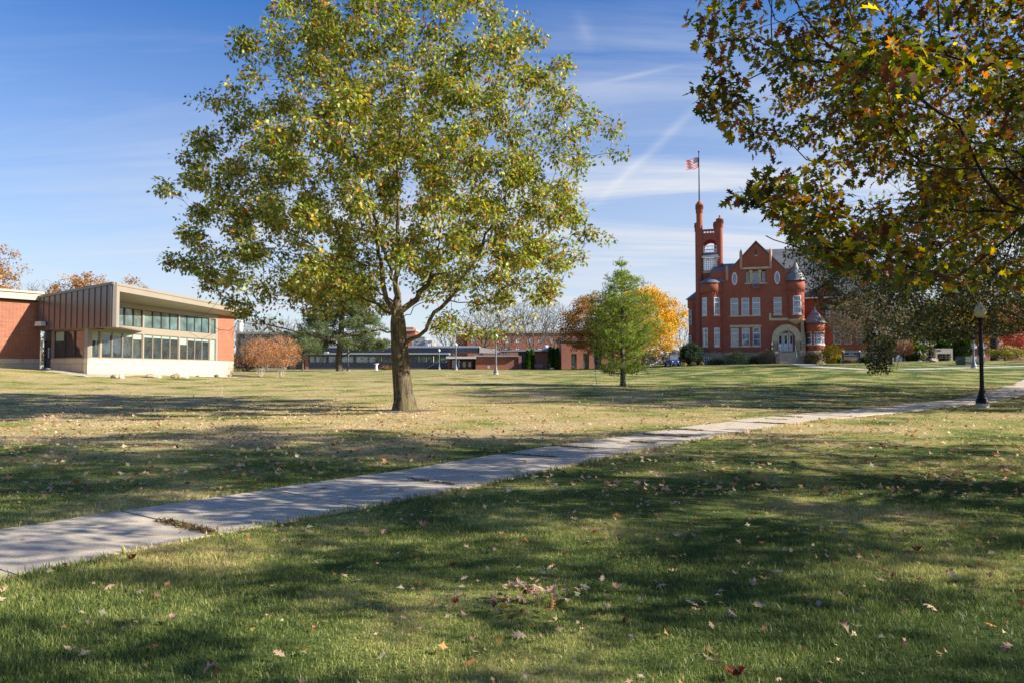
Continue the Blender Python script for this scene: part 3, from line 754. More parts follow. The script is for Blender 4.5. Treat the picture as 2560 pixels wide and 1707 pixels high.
    dx0, dx1 = sx(388, 800)[0], sx(463, 800)[0]; zd = sx(420, 955)[1]
    d = MB(); d.box(dx0, dx1, .12, .2, zd, zb, 'dark_frame'); d.box(dx0 + .15, dx1 - .12, .09, .12, zd + .15, zb - .8, 'glass_dark'); do = d.build('door', t, None, ang + math.pi)
    h = MB(); h.box(dx1 - .32, dx1 - .27, -.01, .06, zd + .8, zd + 1.6, 'pale_metal'); h.box(dx1 - .32, dx1 - .27, .06, .09, zd + .84, zd + .9, 'pale_metal'); h.box(dx1 - .32, dx1 - .27, .06, .09, zd + 1.5, zd + 1.56, 'pale_metal'); h.build('handle', do)
    # brick wing to the left
    q1 = Vector((-37.32, 58.5, 0)); q0 = Vector((-.692 * 56.2, 56.2, 0)); dd = (q0 - q1).normalized(); q0 = q1 + dd * 14
    l1 = Vector((*fr_local(fr, q1), 0)); l0 = Vector((*fr_local(fr, q0), 0)); d2 = (l1 - l0).normalized(); n2 = Vector((d2.y, -d2.x, 0))
    zt = 6.85
    wg = MB(); wg.prism([l0 + Vector((0, 0, 2.43)), l1 + Vector((0, 0, 2.43)), l1 + Vector((0, 0, zt)), l0 + Vector((0, 0, zt))], -n2 * .3, 'brick_library'); wg.build('brick_wing', t)
    ws = MB(); ws.prism([l0 + n2 * .02 + Vector((0, 0, .6)), l1 + n2 * .02 + Vector((0, 0, .6)), l1 + n2 * .02 + Vector((0, 0, 2.427)), l0 + n2 * .02 + Vector((0, 0, 2.427))], -n2 * .3, 'stone_panel'); ws.build('stone_base', t)
    wf = MB()
    wf.prism([l0 + n2 * .45 + Vector((0, 0, 6.98)), l1 + n2 * .45 + Vector((0, 0, 6.98)), l1 + n2 * .45 + Vector((0, 0, 7.50)), l0 + n2 * .45 + Vector((0, 0, 7.50))], -n2 * 9, 'cream_metal')
    wf.prism([l0 + n2 * .55 + Vector((0, 0, 7.5)), l1 + n2 * .55 + Vector((0, 0, 7.5)), l1 + n2 * .55 + Vector((0, 0, 7.66)), l0 + n2 * .55 + Vector((0, 0, 7.66))], -n2 * 9.2, 'cream_metal'); wf.build('wing_roof', t)
    gp = MB(); gp.prism([l0 + n2 * .1 + Vector((0, 0, zt + .003)), l1 + n2 * .1 + Vector((0, 0, zt + .003)), l1 + n2 * .1 + Vector((0, 0, 6.977)), l0 + n2 * .1 + Vector((0, 0, 6.977))], -n2 * .4, 'dark_frame'); gp.build('wing_reveal', t)
    # small wall lamp under the ribbed panel's end, and a vent in the brick
    c = bq + no * .1 + Vector((0, 0, 4.95)); wl = MB(); c = c - dn * .75
    wl.prism([c + no * 0 + dn * .45, c - dn * .45, c - dn * .36 + Vector((0, 0, .34)), c + dn * .36 + Vector((0, 0, .34))], no * .35, 'pale_metal'); wl.build('wall_lamp', t)
def fr_local(fr, p):
    q = Vector((p[0], p[1], 0)) - Vector((fr.o.x, fr.o.y, 0)); return q.dot(fr.ex), q.dot(fr.ey)
library()

# ------------------------------------------------------------------ the old red hall
def HX(X, Y): return 1700 + X * .363636, 360 + Y * .363636
def GX(X, Y): return 1700 + X * .170068, 740 + Y * .170068
def TX(X, Y): return 1720 + X * .153061, 480 + Y * .153061
def WX(X, Y): return 1930 + X * .140333, 700 + Y * .140333
def red_hall():
    al = R_(-17); D = 104.0; fr = Frame(1830, D, al)
    t = thing('red_brick_hall', 'large old red brick hall with steep gables, round corner turrets and a tall bell tower', 'building', fr.o, al)
    B = 'brick_hall'; SB = 'stone_block'; SS = 'sandstone'
    h = lambda X, Y, yo=0: fr.px(*HX(X, Y), yo); g = lambda X, Y, yo=0: fr.px(*GX(X, Y), yo); w = lambda X, Y, yo=0: fr.px(*WX(X, Y), yo); tx = lambda X, Y, yo=0: fr.px(*TX(X, Y), yo)
    z0 = 1.7; x0 = h(215, 1000)[0]; x1 = h(800, 1000)[0]; zst = h(420, 1432)[1]
    xc, zap = h(521, 668)                        # gable apex
    ze = h(330, 872)[1]; xl = h(333, 872)[0]; xr = h(716, 860)[0]
    rects = []
    for a, b, c, d in ((348, 400, 1060, 1183), (423, 475, 1058, 1180), (498, 551, 1056, 1178), (645, 698, 1053, 1174), (350, 403, 1266, 1391), (426, 479, 1264, 1390), (501, 553, 1261, 1389)):
        xa, zb = h(a, d); xb, za = h(b, c); rects.append((xa, xb, zb, za))
    # loggia
    lx0, lz0 = h(450, 960); lx1, lz1 = h(590, 866)
    # entrance
    ecx, esp = g(1566, 625); er = (g(1785, 625)[0] - g(1350, 625)[0]) / 2; eri = er * .57; dz0 = g(1560, 810)[1]
    wl = MB(); wall_holes(wl, x0, x1, zst, ze, 0, .5, rects + [(lx0, lx1, lz0, lz1), (ecx - er, ecx + er, dz0, esp + er * .98)], B)
    zl = h(250, 945)[1]
    wl.prism([(xl, 0, ze), (xr, 0, ze), (xc, 0, zap - .25)], (0, .5, 0), B)
    # fill round the arch ring
    n = 16
    for k in range(n):
        a0 = math.pi * k / n; a1 = math.pi * (k + 1) / n; zt = esp + er * .98
        A = (ecx - er * math.cos(a0), esp + er * math.sin(a0)); Bq = (ecx - er * math.cos(a1), esp + er * math.sin(a1))
        if min(A[1], Bq[1]) < zt - .01: wl.prism([(A[0], 0, min(A[1], zt - .005)), (Bq[0], 0, min(Bq[1], zt - .005)), (Bq[0], 0, zt), (A[0], 0, zt)], (0, .5, 0), B)
    wl.box(x0, x0 + .5, .5, 13, zst, zl, B); wl.box(x1 - .5, x1, .5, 12, zst, ze, B)
    wall = wl.build('front_wall', t)
    st = MB(); st.box(x0, g(1350, 820)[0], -.12, .5, z0, zst - .003, SB); st.build('stone_base', t); st = MB(); st.box(g(1780, 820)[0], x1 + .1, -.12, .5, z0, zst - .003, SB); st.build('stone_base', t)
    for a, b, c, d in rects: sash(t, a, b, c, d, .10, 'hall_white', 'glass_hall', .10, rows=((.70, .5), (.36, .3)), deep=.12)
    def trim(a, b, y0_, y1_, za, zb_, nm): sl = MB(); sl.box(a, b, y0_, y1_, za, zb_, SS); return sl.build(nm, t)
    for X0, X1, Y in ((340, 556, 1186), (640, 703, 1178), (342, 560, 1394)):
        a, zz = h(X0, Y); b = h(X1, Y)[0]; trim(a, b, -.1, .1, zz - .08, zz + .1, 'sill')
    a, zz = h(342, 1262); b, zy = h(560, 1243); trim(a, b, -.05, .02, zz, zy, 'lintel')
    a, zz = h(430, 864); b, zy = h(621, 844); trim(a, b, -.1, .03, zz, zy, 'lintel')
    a, zz = h(443, 964); b = h(600, 964)[0]; trim(a, b, -.14, .1, zz - .06, zz + .10, 'sill')
    a, zz = g(1312, 365); b, zy = g(1592, 325); trim(a, b, -.07, .03, zz, zy, 'stone_band'); a, zz = g(1310, 360); b, zy = g(1340, 258); trim(a, b, -.1, .05, zz, zy, 'stone_pilaster')
    # loggia: dark recess, two columns, door and side lights
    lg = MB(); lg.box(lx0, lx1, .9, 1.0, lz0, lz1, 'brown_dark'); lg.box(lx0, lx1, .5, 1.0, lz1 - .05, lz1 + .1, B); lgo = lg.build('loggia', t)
    for X in (487, 549):
        cx = h(X, 900)[0]; c = MB(); c.lathe([(.26, lz0), (.26, lz0 + .15), (.19, lz0 + .25), (.17, lz1 - .4), (.27, lz1 - .2), (.27, lz1)], cx, .25, 12, SS); c.build('column', lgo)
    da, dzl = h(498, 962); db, dzh = h(541, 872); sash(lgo, da, db, dzl, dzh, .75, 'hall_white', 'glass_hall', .12, rows=((.8, .5),), deep=.1, name='door')
    for X0, X1 in ((453, 475), (565, 588)):
        a, c = h(X0, 958); b, d = h(X1, 872); sash(lgo, a, b, c, d, .75, 'hall_white', 'glass_dark', .1, rows=((.5, .3),), deep=.1)
    bz0, bz1 = h(520, 998)[1], h(520, 962)[1]; bl = MB(); ba, bb = h(498, 980)[0], h(544, 980)[0]; bl.box(ba, bb, -.55, 0, bz0, bz0 + .1, 'iron_grey')
    for k in range(9): xx = ba + (bb - ba) * k / 8; bl.box(xx - .02, xx + .02, -.55, -.51, bz0 + .1, bz1 - .08, 'iron_grey')
    bl.box(ba, bb, -.57, -.49, bz1 - .08, bz1, 'iron_grey'); bl.build('balcony', t)
    # blind arches and slit in the gable
    for X, Y, r in ((467, 845, .34), (522, 845, .62), (574, 845, .34)):
        ba_ = MB()
        cx, cz = h(X, Y)
        pts = [(cx - r * math.cos(math.pi * k / 10), -.03, cz + r * math.sin(math.pi * k / 10)) for k in range(11)]
        for k in range(10):
            p, q = pts[k], pts[k + 1]; s_ = 1.25
            ba_.prism([p, q, (cx + (q[0] - cx) * s_, -.03, cz + (q[2] - cz) * s_), (cx + (p[0] - cx) * s_, -.03, cz + (p[2] - cz) * s_)], (0, .04, 0), B)
        ba_.build('blind_arch', t)
    ba_ = MB(); a, zz = h(514, 764); b, zy = h(527, 726); ba_.box(a, b, -.004, .02, zz, zy, 'brown_dark'); ba_.build('gable_slit', t); a, zz = h(512, 772); b, zy = h(532, 765); trim(a, b, -.1, .0, zz, zy, 'sill')
    # oval windows
    for X, Y in ((375, 928), (668, 921)):
        cx, cz = h(X, Y); rx = (h(X + 19, Y)[0] - cx); rz = h(X, Y - 44)[1] - cz; f = MB(); n = 24
        o_ = [(cx + rx * math.cos(2 * math.pi * k / n), cz + rz * math.sin(2 * math.pi * k / n)) for k in range(n)]; i_ = [(cx + (x - cx) * .74, cz + (z - cz) * .84) for x, z in o_]
        for k in range(n):
            k2 = (k + 1) % n; f.prism([(o_[k][0], -.05, o_[k][1]), (o_[k2][0], -.05, o_[k2][1]), (i_[k2][0], -.05, i_[k2][1]), (i_[k][0], -.05, i_[k][1])], (0, .07, 0), 'hall_white')
        fo = f.build('oval_window', t); gl = MB(); gl.prism([(x, -.02, z) for x, z in i_], (0, .03, 0), 'glass_hall'); gl.build('pane', fo)
    # pinnacles
    for X, Y0, Y1 in ((418, 724, 866), (621, 714, 864), (322, 830, 945)):
        cx, zt = h(X, Y0); zb = h(X, Y1)[1]; p = MB(); p.lathe([(.05, zb), (.2, zb + .25), (.2, zt - .5), (.02, zt)], cx, -.08, 8, 'terracotta'); p.build('pinnacle', t)
    # roofs
    rf = MB(); th = .16
    def slab(pts, mat='slate'): rf.add([Vector(p) for p in pts] + [Vector(p) - Vector((0, 0, th)) for p in pts], [tuple(range(len(pts))), tuple(range(2 * len(pts) - 1, len(pts) - 1, -1))] + [(i, i + len(pts), (i + 1) % len(pts) + len(pts), (i + 1) % len(pts)) for i in range(len(pts))], mat)
    slab([(xl - .1, -.2, ze - .1), (xc, -.2, zap + .05), (xc, 15, zap + .05), (xl - .1, 15, ze - .1)]); slab([(xc, -.2, zap + .05), (xr + .6, -.2, ze - .5), (xr + .6, 15, ze - .5), (xc, 15, zap + .05)])
    xq, zq = h(240, 945, 1.0); zr = h(240, 828, 4)[1]; x2 = h(215, 828, 4)[0]; x3 = h(350, 828, 4)[0]
    slab([(h(200, 890)[0], .4, h(200, 900)[1]), (xl + .6, .4, h(330, 930)[1]), (xl + .9, 4, zr), (x2 + .3, 4, zr)])
    slab([(h(195, 930)[0], -.1, h(195, 938)[1]), (h(300, 935)[0], -.1, h(300, 938)[1]), (xl + .3, .6, h(325, 895)[1]), (h(215, 900)[0], .6, h(215, 895)[1])])
    # east wing: long roof, ridge parallel to the front
    yr, ye = 9.0, 3.0
    a, zrd = h(598, 727, yr); b = w(1760, 200, ye)[0]; zev = h(950, 1052, ye)[1]; xe0 = h(720, 1000, ye)[0]
    slab([(a - 1, yr, zrd), (xe0 - 3, ye - .5, zev), (b + .6, ye - .5, zev), (b - 3.5, yr, zrd)])
    slab([(a - 1, yr, zrd), (b - 3.5, yr, zrd), (b + .6, 17, zev), (xe0 - 3, 17, zev)]); slab([(b - 3.5, yr, zrd), (b + .6, ye - .5, zev), (b + .6, 17, zev)])
    # cross gable roof on the wing, its shaded slope turned away from the sun
    gx0 = w(600, 270, 1.5)[0]; gx1 = w(985, 20, 1.5)[0]; gz = w(985, 10, 1.5)[1]; gx2 = gx1 + (gx1 - gx0) * .9
    slab([(gx0, ye - .9, zev + .05), (gx1, ye - .9, gz), (gx1, yr + 1, gz), (gx0 + .4, ye + .3, zev + .1)]); slab([(gx1, ye - .9, gz), (gx2, ye - .9, zev + .05), (gx2, ye + .3, zev + .1), (gx1, yr + 1, gz)])
    rf.build('roof', t)
    ww = MB(); wh = []
    for X0, X1, Y0, Y1 in ((1100, 1230, 830, 1140), (1290, 1420, 830, 1140), (1500, 1630, 830, 1140), (1100, 1230, 440, 690), (1290, 1420, 440, 690), (1500, 1630, 440, 690), (960, 1040, 440, 690)):
        a, c = w(X0, Y1, ye); bq, d = w(X1, Y0, ye); wh.append((a, bq, c, d))
    zsb = w(1500, 1245, ye)[1]
    wall_holes(ww, x1, b, zsb, zev - .3, ye, .5, wh, B); ww.box(b - .5, b, ye + .5, 16.5, zsb, zev - .3, B); ww.prism([(gx0 + .5, ye - .3, zev - .25), (gx2 - .5, ye - .3, zev - .25), (gx1, ye - .3, gz - .5)], (0, .3, 0), B); ww.build('wing_wall', t)
    ws = MB(); ws.box(x1, b + .1, ye - .15, ye + .5, z0, zsb - .003, SB); ws.box(b - .5, b + .1, ye + .5, 16.5, z0, zsb - .003, SB); ws.build('wing_stone_base', t)
    for a, bq, c, d in wh: sash(t, a, bq, c, d, ye + .1, 'hall_white', 'glass_hall', .1, rows=((.70, .5), (.36, .3)), deep=.12)
    gt = MB(); gt.box(x1, b + .5, ye - .75, ye - .55, zev - .28, zev - .1, 'hall_white'); gt.build('gutter', t)
    bs = MB()
    for X0, X1, Y0, Y1 in ((1565, 1610, 1312, 1370), (818, 842, 1330, 1440)):
        a, c = w(X0, Y1, ye - .17); bq, d = w(X1, Y0, ye - .17); sash(t, a, bq, c, d, ye - .17, 'hall_white', 'glass_dark', .07, deep=.06)
    # turrets -------------------------------------------------
    def turret(name, cx, cy, r, prof_wall, cone, wins, base=None, corn=None):
        m = MB(); m.lathe([(r, prof_wall[0]), (r, prof_wall[1])], cx, cy, 36, B)
        zt = prof_wall[1]; m.lathe([(r, zt - 1.35), (r + .12, zt - 1.25), (r + .12, zt), (0, zt)], cx, cy, 36, B)
        for k in range(26):
            a = 2 * math.pi * k / 26; c, s_ = math.cos(a), math.sin(a); m.lathe([(.05, zt - 1.65), (.05, zt - 1.3)], cx + (r + .05) * c, cy + (r + .05) * s_, 5, B)
        o = m.build(name, t)
        c = MB(); c.lathe(cone, cx, cy, 36, 'slate'); c.build('cone_roof', o)
        if base: s_ = MB(); s_.lathe([(r + .14, base[0]), (r + .14, base[1]), (r, base[1] + .02)], cx, cy, 36, SB); s_.build('stone_base', o)
        for (ang, z_0, z_1, hw) in wins:
            f = MB(); n = 5; fw = .09; rr = r + .05
            def arc(a0, a1, za, zb_, r0, r1, mat, mb):
                for k in range(n):
                    t0 = a0 + (a1 - a0) * k / n; t1 = a0 + (a1 - a0) * (k + 1) / n
                    p = [(cx + q * math.sin(u_), cy - q * math.cos(u_)) for q, u_ in ((r0, t0), (r0, t1), (r1, t1), (r1, t0))]
                    mb.prism([(x, y, za) for x, y in p], (0, 0, zb_ - za), mat)
            da = hw / r; fa = fw / r
            arc(ang - da, ang - da + fa, z_0, z_1, r - .1, rr, 'hall_white', f); arc(ang + da - fa, ang + da, z_0, z_1, r - .1, rr, 'hall_white', f)
            for zz, hh in ((z_0, .12), (z_1 - .1, .1), (z_0 + (z_1 - z_0) * .69, .11), (z_0 + (z_1 - z_0) * .35, .06)): arc(ang - da + fa, ang + da - fa, zz, zz + hh, r - .1, rr, 'hall_white', f)
            fo = f.build('window', o); gl = MB(); arc(ang - da + fa * .5, ang + da - fa * .5, z_0 + .05, z_1 - .05, r - .1, r + .02, 'glass_hall', gl); gl.build('pane', fo)
            sl2 = MB(); arc(ang - da * 1.2, ang + da * 1.2, z_0 - .2, z_0 - .003, r - .1, r + .1, SS, sl2); sl2.build('sill', fo)
        return o
    cx = (g(315, 600)[0] + g(625, 600)[0]) / 2; r = (g(625, 600)[0] - g(315, 600)[0]) / 2
    zt = h(220, 960)[1]; zap1 = h(220, 922)[1]
    W2 = (h(200, 1181)[1], h(200, 1061)[1]); W1 = (h(200, 1391)[1], h(200, 1268)[1])
    turret('turret', cx, .35, r, (zst, zt), [(r + .25, zt - .02), (r + .05, zt + .3), (.02, zap1 + .3)],
           [(math.asin(-.66), *W2, .40), (math.asin(.50), *W2, .40), (math.asin(-.62), *W1, .40), (math.asin(.50), *W1, .40)], base=(z0, zst))
    c2 = (g(1582, 200)[0] + g(1832, 200)[0]) / 2; r2 = (g(1832, 200)[0] - g(1582, 200)[0]) / 2; zt2 = h(800, 940)[1]; zb2 = h(800, 1206)[1]
    o2 = turret('turret', c2, .25, r2, (zb2, zt2), [(r2 + .35, zt2 - .05), (r2 + .1, zt2 + .25), (1.2, zt2 + .7), (.72, zt2 + 1.2), (.42, zt2 + 1.8), (.14, zt2 + 2.6), (.0, zt2 + 2.9)], [(math.asin(.08), h(795, 1170)[1], h(795, 1048)[1], .52)])
    cb = MB(); zc = g(1700, 360)[1]; cb.lathe([(.15, g(1700, 425)[1]), (r2 * .55, g(1700, 395)[1]), (r2 + .08, zc), (r2 + .1, zb2 - .02), (r2, zb2)], c2, .25, 36, SS); cb.build('corbel', o2)
    # bay at the wing's corner
    xb0, xb1 = w(585, 1000, 1.6)[0], w(935, 1000, 1.6)[0]; r3 = (xb1 - xb0) / 2; cx3 = (xb0 + xb1) / 2; zt3 = w(760, 748, 0)[1]; zb3 = w(760, 1255, 0)[1]
    o3 = turret('bay_turret', cx3, 1.9, r3, (zb3, zt3), [(r3 + .35, zt3 - .1), (r3 * .5, (zt3 + w(670, 480)[1]) / 2 + .25), (.15, w(670, 500)[1]), (0, w(670, 470)[1])],
                [(math.asin(-.72), w(640, 1140)[1], w(640, 830)[1], .55), (math.asin(.25), w(810, 1140)[1], w(810, 830)[1], .5), (math.asin(.93), w(810, 1140)[1], w(810, 830)[1], .45)], base=(z0, zb3))
    fi = MB(); zf = w(670, 500)[1]; fi.lathe([(.35, zf - .7), (.12, zf - .3), (.1, zf), (.24, zf + .15), (.02, zf + .4)], cx3, 1.9, 10, 'brown_dark'); fi.build('finial', o3)
    # entrance: stone ring arch, piers, doors, fanlight, steps, cheek walls, rails
    en = MB(); n = 22
    for k in range(n):
        a0 = math.pi * k / n; a1 = math.pi * (k + 1) / n; q = lambda rr, a: (ecx - rr * math.cos(a), -.35, esp + rr * math.sin(a))
        en.prism([q(eri, a0), q(eri, a1), q(er - .003, a1), q(er - .003, a0)], (0, 1.3, 0), SS)
    px0, px1 = g(1350, 700)[0], g(1436, 700)[0]; qx0, qx1 = g(1690, 700)[0], g(1782, 700)[0]
    en.box(ecx - er, ecx - eri, -.42, .95, esp - .45, esp, SS); en.box(ecx + eri, ecx + er, -.42, .95, esp - .45, esp, SS)
    ar = en.build('entrance_arch', t)
    pr = MB(); zpl = g(1400, 820)[1]; pr.box(px0 + .1, px1 - .05, -.3, .95, zpl - .6, esp - .453, SB); pr.build('entrance_pier', ar); pr = MB(); pr.box(qx0 + .05, qx1 - .1, -.3, .95, zpl - .6, esp - .453, SB); pr.build('entrance_pier', ar)
    bt = MB(); ba, bb = g(1775, 600)[0], g(1850, 820)[0]; bt.prism([(ba, -.4, z0), (bb + .1, -.4, z0), (g(1815, 380)[0], -.4, g(1815, 380)[1]), (ba, -.4, g(1780, 375)[1])], (0, 1.2, 0), SB); bt.build('stone_buttress', t)
    dx0, dx1 = g(1440, 700)[0], g(1682, 700)[0]; ztr = g(1560, 555)[1]
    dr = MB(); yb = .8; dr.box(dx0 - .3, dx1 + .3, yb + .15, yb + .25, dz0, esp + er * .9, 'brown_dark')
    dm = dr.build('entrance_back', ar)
    for X0, X1 in ((1444, 1517), (1523, 1600), (1608, 1676)):
        a, b_ = g(X0, 700)[0], g(X1, 700)[0]; d = MB(); d.box(a, b_, yb, yb + .08, dz0, ztr, 'hall_white'); do = d.build('door', ar)
        e = MB(); zt_ = ztr - .25; e.box(a + (b_ - a) * .27, a + (b_ - a) * .73, yb - .012, yb, dz0 + (ztr - dz0) * .45, zt_, 'glass_dark'); e.build('door_pane', do)
    f = MB(); f.box(dx0 - .1, dx1 + .1, yb - .02, yb + .1, ztr, ztr + .14, 'hall_white'); f.box(g(1590, 500)[0], g(1606, 500)[0], yb - .02, yb + .1, ztr + .143, esp + eri * .9, 'hall_white')
    for k in range(10):
        a0 = math.pi * k / 10; a1 = math.pi * (k + 1) / 10; q = lambda rr, a: (ecx - rr * math.cos(a), yb - .02, esp + rr * math.sin(a)); f.prism([q(eri - .12, a0), q(eri - .12, a1), q(eri, a1), q(eri, a0)], (0, .1, 0), 'hall_white')
    fo = f.build('fanlight', ar); gl = MB(); gl.prism([(ecx - (eri - .05) * math.cos(math.pi * k / 12), yb + .05, max(esp + (eri - .05) * math.sin(math.pi * k / 12), ztr + .1)) for k in range(13)], (0, .02, 0), 'glass_dark'); gl.build('pane', fo)
    sp = MB(); ns = 9; zg = Hf(*fr.world(ecx, -3)[:2]) - .1; rise = (dz0 - zg) / ns
    for k in range(ns): sp.box(g(1440, 900)[0], g(1752, 900)[0], -.5 - .33 * (ns - 1 - k), -.5 - .33 * (ns - 2 - k), z0 - .2, zg + rise * (k + 1), 'sandstone' if False else 'wood_weathered' if False else 'terracotta' if False else 'sandstone')
    sp.box(g(1440, 900)[0], g(1752, 900)[0], -.5, .9, z0 - .2, dz0 - .003, 'sandstone'); sp.build('steps', t)
    for X0, X1 in ((1385, 1440), (1752, 1812)):
        a, b_ = g(X0, 900)[0], g(X1, 900)[0]; ck = MB(); ck.prism([(a, -3.4, z0), (a, -3.4, g(1400, 890)[1]), (a, -2.6, g(1400, 885)[1]), (a, -.4, g(1400, 800)[1]), (a, 0, g(1400, 800)[1]), (a, 0, z0)], (b_ - a, 0, 0), SB); ck.build('cheek_wall', t)
    for X in (1468, 1690):
        xx = g(X, 900)[0]; rl = MB(); rl.tube([(xx, -3.0, zg + .3), (xx, -3.0, zg + 1.35), (xx, -.6, dz0 + .95), (xx, -.2, dz0 + .95)], .03, 6, 'pale_metal'); rl.tube([(xx, -.6, dz0), (xx, -.6, dz0 + .95)], .03, 6, 'pale_metal'); rl.build('handrail', t)
    a, c = g(355, 995, -1.2); b_, d = g(420, 893, -1.2); sash(t, a, b_, c, d, -1.4, 'hall_white', 'glass_dark', .08, bars=(.5,), rows=((.5, .3),), deep=.2)
    # bell tower ----------------------------------------------
    ty = 3.2; tw = MB(); ta = h(112, 900, ty)[0]; tb = h(296, 900, ty)[0]; Wd = tb - ta; cr = Wd * .112
    zbelf = h(200, 880, ty)[1]; ztop = h(200, 587, ty)[1]; zarch = h(205, 700, ty)[1]; rad = (h(252, 700, ty)[0] - h(161, 700, ty)[0]) / 2; acx = (h(252, 700, ty)[0] + h(161, 700, ty)[0]) / 2
    tw.box(ta + cr * .5, tb - cr * .5, ty, ty + Wd, z0, h(200, 872, ty)[1], B)
    zlo, zhi = h(205, 868, ty)[1], h(205, 790, ty)[1]; lx = (h(165, 830, ty)[0], h(258, 830, ty)[0])
    for yy in (ty, ty + Wd - .5):
        tw.box(ta + cr * .4, acx - rad, yy, yy + .5, zlo, zarch, B); tw.box(acx + rad, tb - cr * .4, yy, yy + .5, zlo, zarch, B)
        zt_ = ztop - .75; n = 14; pts = [(acx - rad * math.cos(math.pi * k / n), zarch + rad * math.sin(math.pi * k / n)) for k in range(n + 1)]
        for p, q in zip(pts[:-1], pts[1:]): tw.prism([(p[0], yy, p[1]), (q[0], yy, q[1]), (q[0], yy, zt_), (p[0], yy, zt_)], (0, .5, 0), B)
        tw.box(ta + cr * .4, acx - rad, yy, yy + .5, zarch, zt_, B); tw.box(acx + rad, tb - cr * .4, yy, yy + .5, zarch, zt_, B)
        hs = [(h(X, 605, ty)[0] - .14, h(X, 605, ty)[0] + .14, zt_ + .2, zt_ + .5) for X in (169, 189, 210, 230)]
        wall_holes(tw, ta + cr * .4, tb - cr * .4, zt_, ztop, yy, .5, hs, B)
    for xx in (ta + cr * .35, tb - cr * .35 - .5):
        for a_, b_ in ((ty + .5, ty + Wd * .24), (ty + Wd * .76, ty + Wd - .5)): tw.box(xx, xx + .5, a_, b_, zlo, ztop - .003, B)
        tw.box(xx, xx + .5, ty + Wd * .24, ty + Wd * .76, zarch + rad * .7, ztop - .003, B)
        tw.box(xx, xx + .5, ty + Wd * .24, ty + Wd * .76, zlo, zlo + 1.5, B)
    to = tw.build('bell_tower', t)
    def cyl(cx, cy, r, z_a, z_b, cap, fin=True, big=False):
        c = MB(); c.lathe([(r, z_a), (r, z_b)], cx, cy, 20, B); zc = z_b - 1.1
        c.lathe([(r, zc - .1), (r * 1.18, zc), (r * 1.18, z_b), (r * 1.34, z_b + .02), (r * 1.34, z_b + .1), (r * .35, z_b + cap * .8), (0, z_b + cap)], cx, cy, 20, 'terracotta' if big else B)
        if fin: c.lathe([(0, z_b + cap - .1), (.16, z_b + cap + .1), (0, z_b + cap + .3)], cx, cy, 8, 'brown_dark')
        for k in range(10): a = 2 * math.pi * k / 10; c.box(cx + r * 1.18 * math.cos(a) - .05, cx + r * 1.18 * math.cos(a) + .05, cy + r * 1.18 * math.sin(a) - .05, cy + r * 1.18 * math.sin(a) + .05, z_b - .55, z_b - .1, 'brown_dark')
        c.build('corner_turret', to)
    x_fl = h(134, 600, ty)[0]; x_fr = h(273, 600, ty)[0]
    cyl(x_fl, ty + .1, cr * 1.05, z0, h(134, 425, ty)[1], h(134, 385, ty)[1] - h(134, 425, ty)[1], False, False)
    cyl(x_fr, ty + .1, cr, zlo - 3, h(273, 524, ty)[1], h(273, 507, ty)[1] - h(273, 524, ty)[1] + .1)
    cyl(x_fl - .4, ty + Wd - .1, cr, z0, h(108, 555, ty + Wd)[1], .4, False); cyl(x_fr - .5, ty + Wd - .1, cr, zlo - 3, h(245, 548, ty + Wd)[1], .4, True)
    sb = MB(); zz = h(200, 883, ty)[1]; sb.box(ta + .2, tb + .05, ty - .08, ty + .05, zz - .15, zz + .2, SS); sb.box(ta + .1, ta + .75, ty - .1, ty + .1, h(130, 1000, ty)[1], h(130, 920, ty)[1], SS); sb.build('tower_trim', to)
    bl = MB(); yb2 = ty - .04; za, zb_ = h(205, 748, ty)[1], h(205, 704, ty)[1]
    for zz in (za + .02, (za + zb_) / 2, zb_): bl.box(acx - rad, acx + rad, yb2, yb2 + .08, zz - .05, zz + .05, 'hall_white')
    for k in range(10): xx = acx - rad + 2 * rad * k / 9; bl.box(xx - .03, xx + .03, yb2 + .02, yb2 + .06, za, zb_ if k % 3 == 0 else (za + zb_) / 2, 'hall_white')
    bl.build('balustrade', to)
    bs = MB(); yb2 = ty + Wd - .4
    for zz in (za + .02, (za + zb_) / 2, zb_): bs.box(acx - rad, acx + rad, yb2, yb2 + .08, zz - .05, zz + .05, 'hall_white')
    bs.build('rear_balustrade', to)
    aw = MB(); zaw = h(205, 778, ty - .5)[1]; zup = h(205, 748, ty)[1]; aw.prism([(lx[0] - .25, ty - .75, zaw), (lx[1] + .25, ty - .75, zaw), (lx[1] - .1, ty + .02, zup), (lx[0] + .1, ty + .02, zup)], (0, .0, -.1), 'slate'); aw.box(lx[0] - .3, lx[1] + .3, ty - .8, ty - .7, zaw - .14, zaw - .02, 'hall_white')
    for k in range(5): xx = lx[0] + (lx[1] - lx[0]) * k / 4; aw.box(xx - .06, xx + .06, ty - .6, ty, zaw - .35, zaw - .16, 'hall_white')
    aw.build('tower_awning', to)
    lt = MB(); nx, nz = 6, 6
    for k in range(nx + 1): xx = lx[0] + (lx[1] - lx[0]) * k / nx; lt.box(xx - .09, xx + .09, ty - .06, ty + .04, zlo, zhi, 'hall_white')
    for k in range(nz + 1): zz = zlo + (zhi - zlo) * k / nz; lt.box(lx[0], lx[1], ty - .055, ty + .035, zz - .08, zz + .08, 'hall_white')
    lt.build('lattice_window', to)
    # flag pole on the tallest corner turret
    zf = h(131, 390, ty)[1]; zp = h(128, 60, ty)[1]; fp = MB(); fp.lathe([(.10, zf - .2), (.05, zp), (.12, zp + .05), (.12, zp + .2), (0, zp + .25)], x_fl, ty + .1, 8, 'iron_black'); fp.build('flag_pole', to)
    wp = fr.world(x_fl, ty + .1)
    # west wing seen past the tower
    wy = 7.5; xa, zz1 = h(50, 1060, wy); xb2 = h(150, 1060, wy)[0]; wz = h(75, 1062, wy)[1]
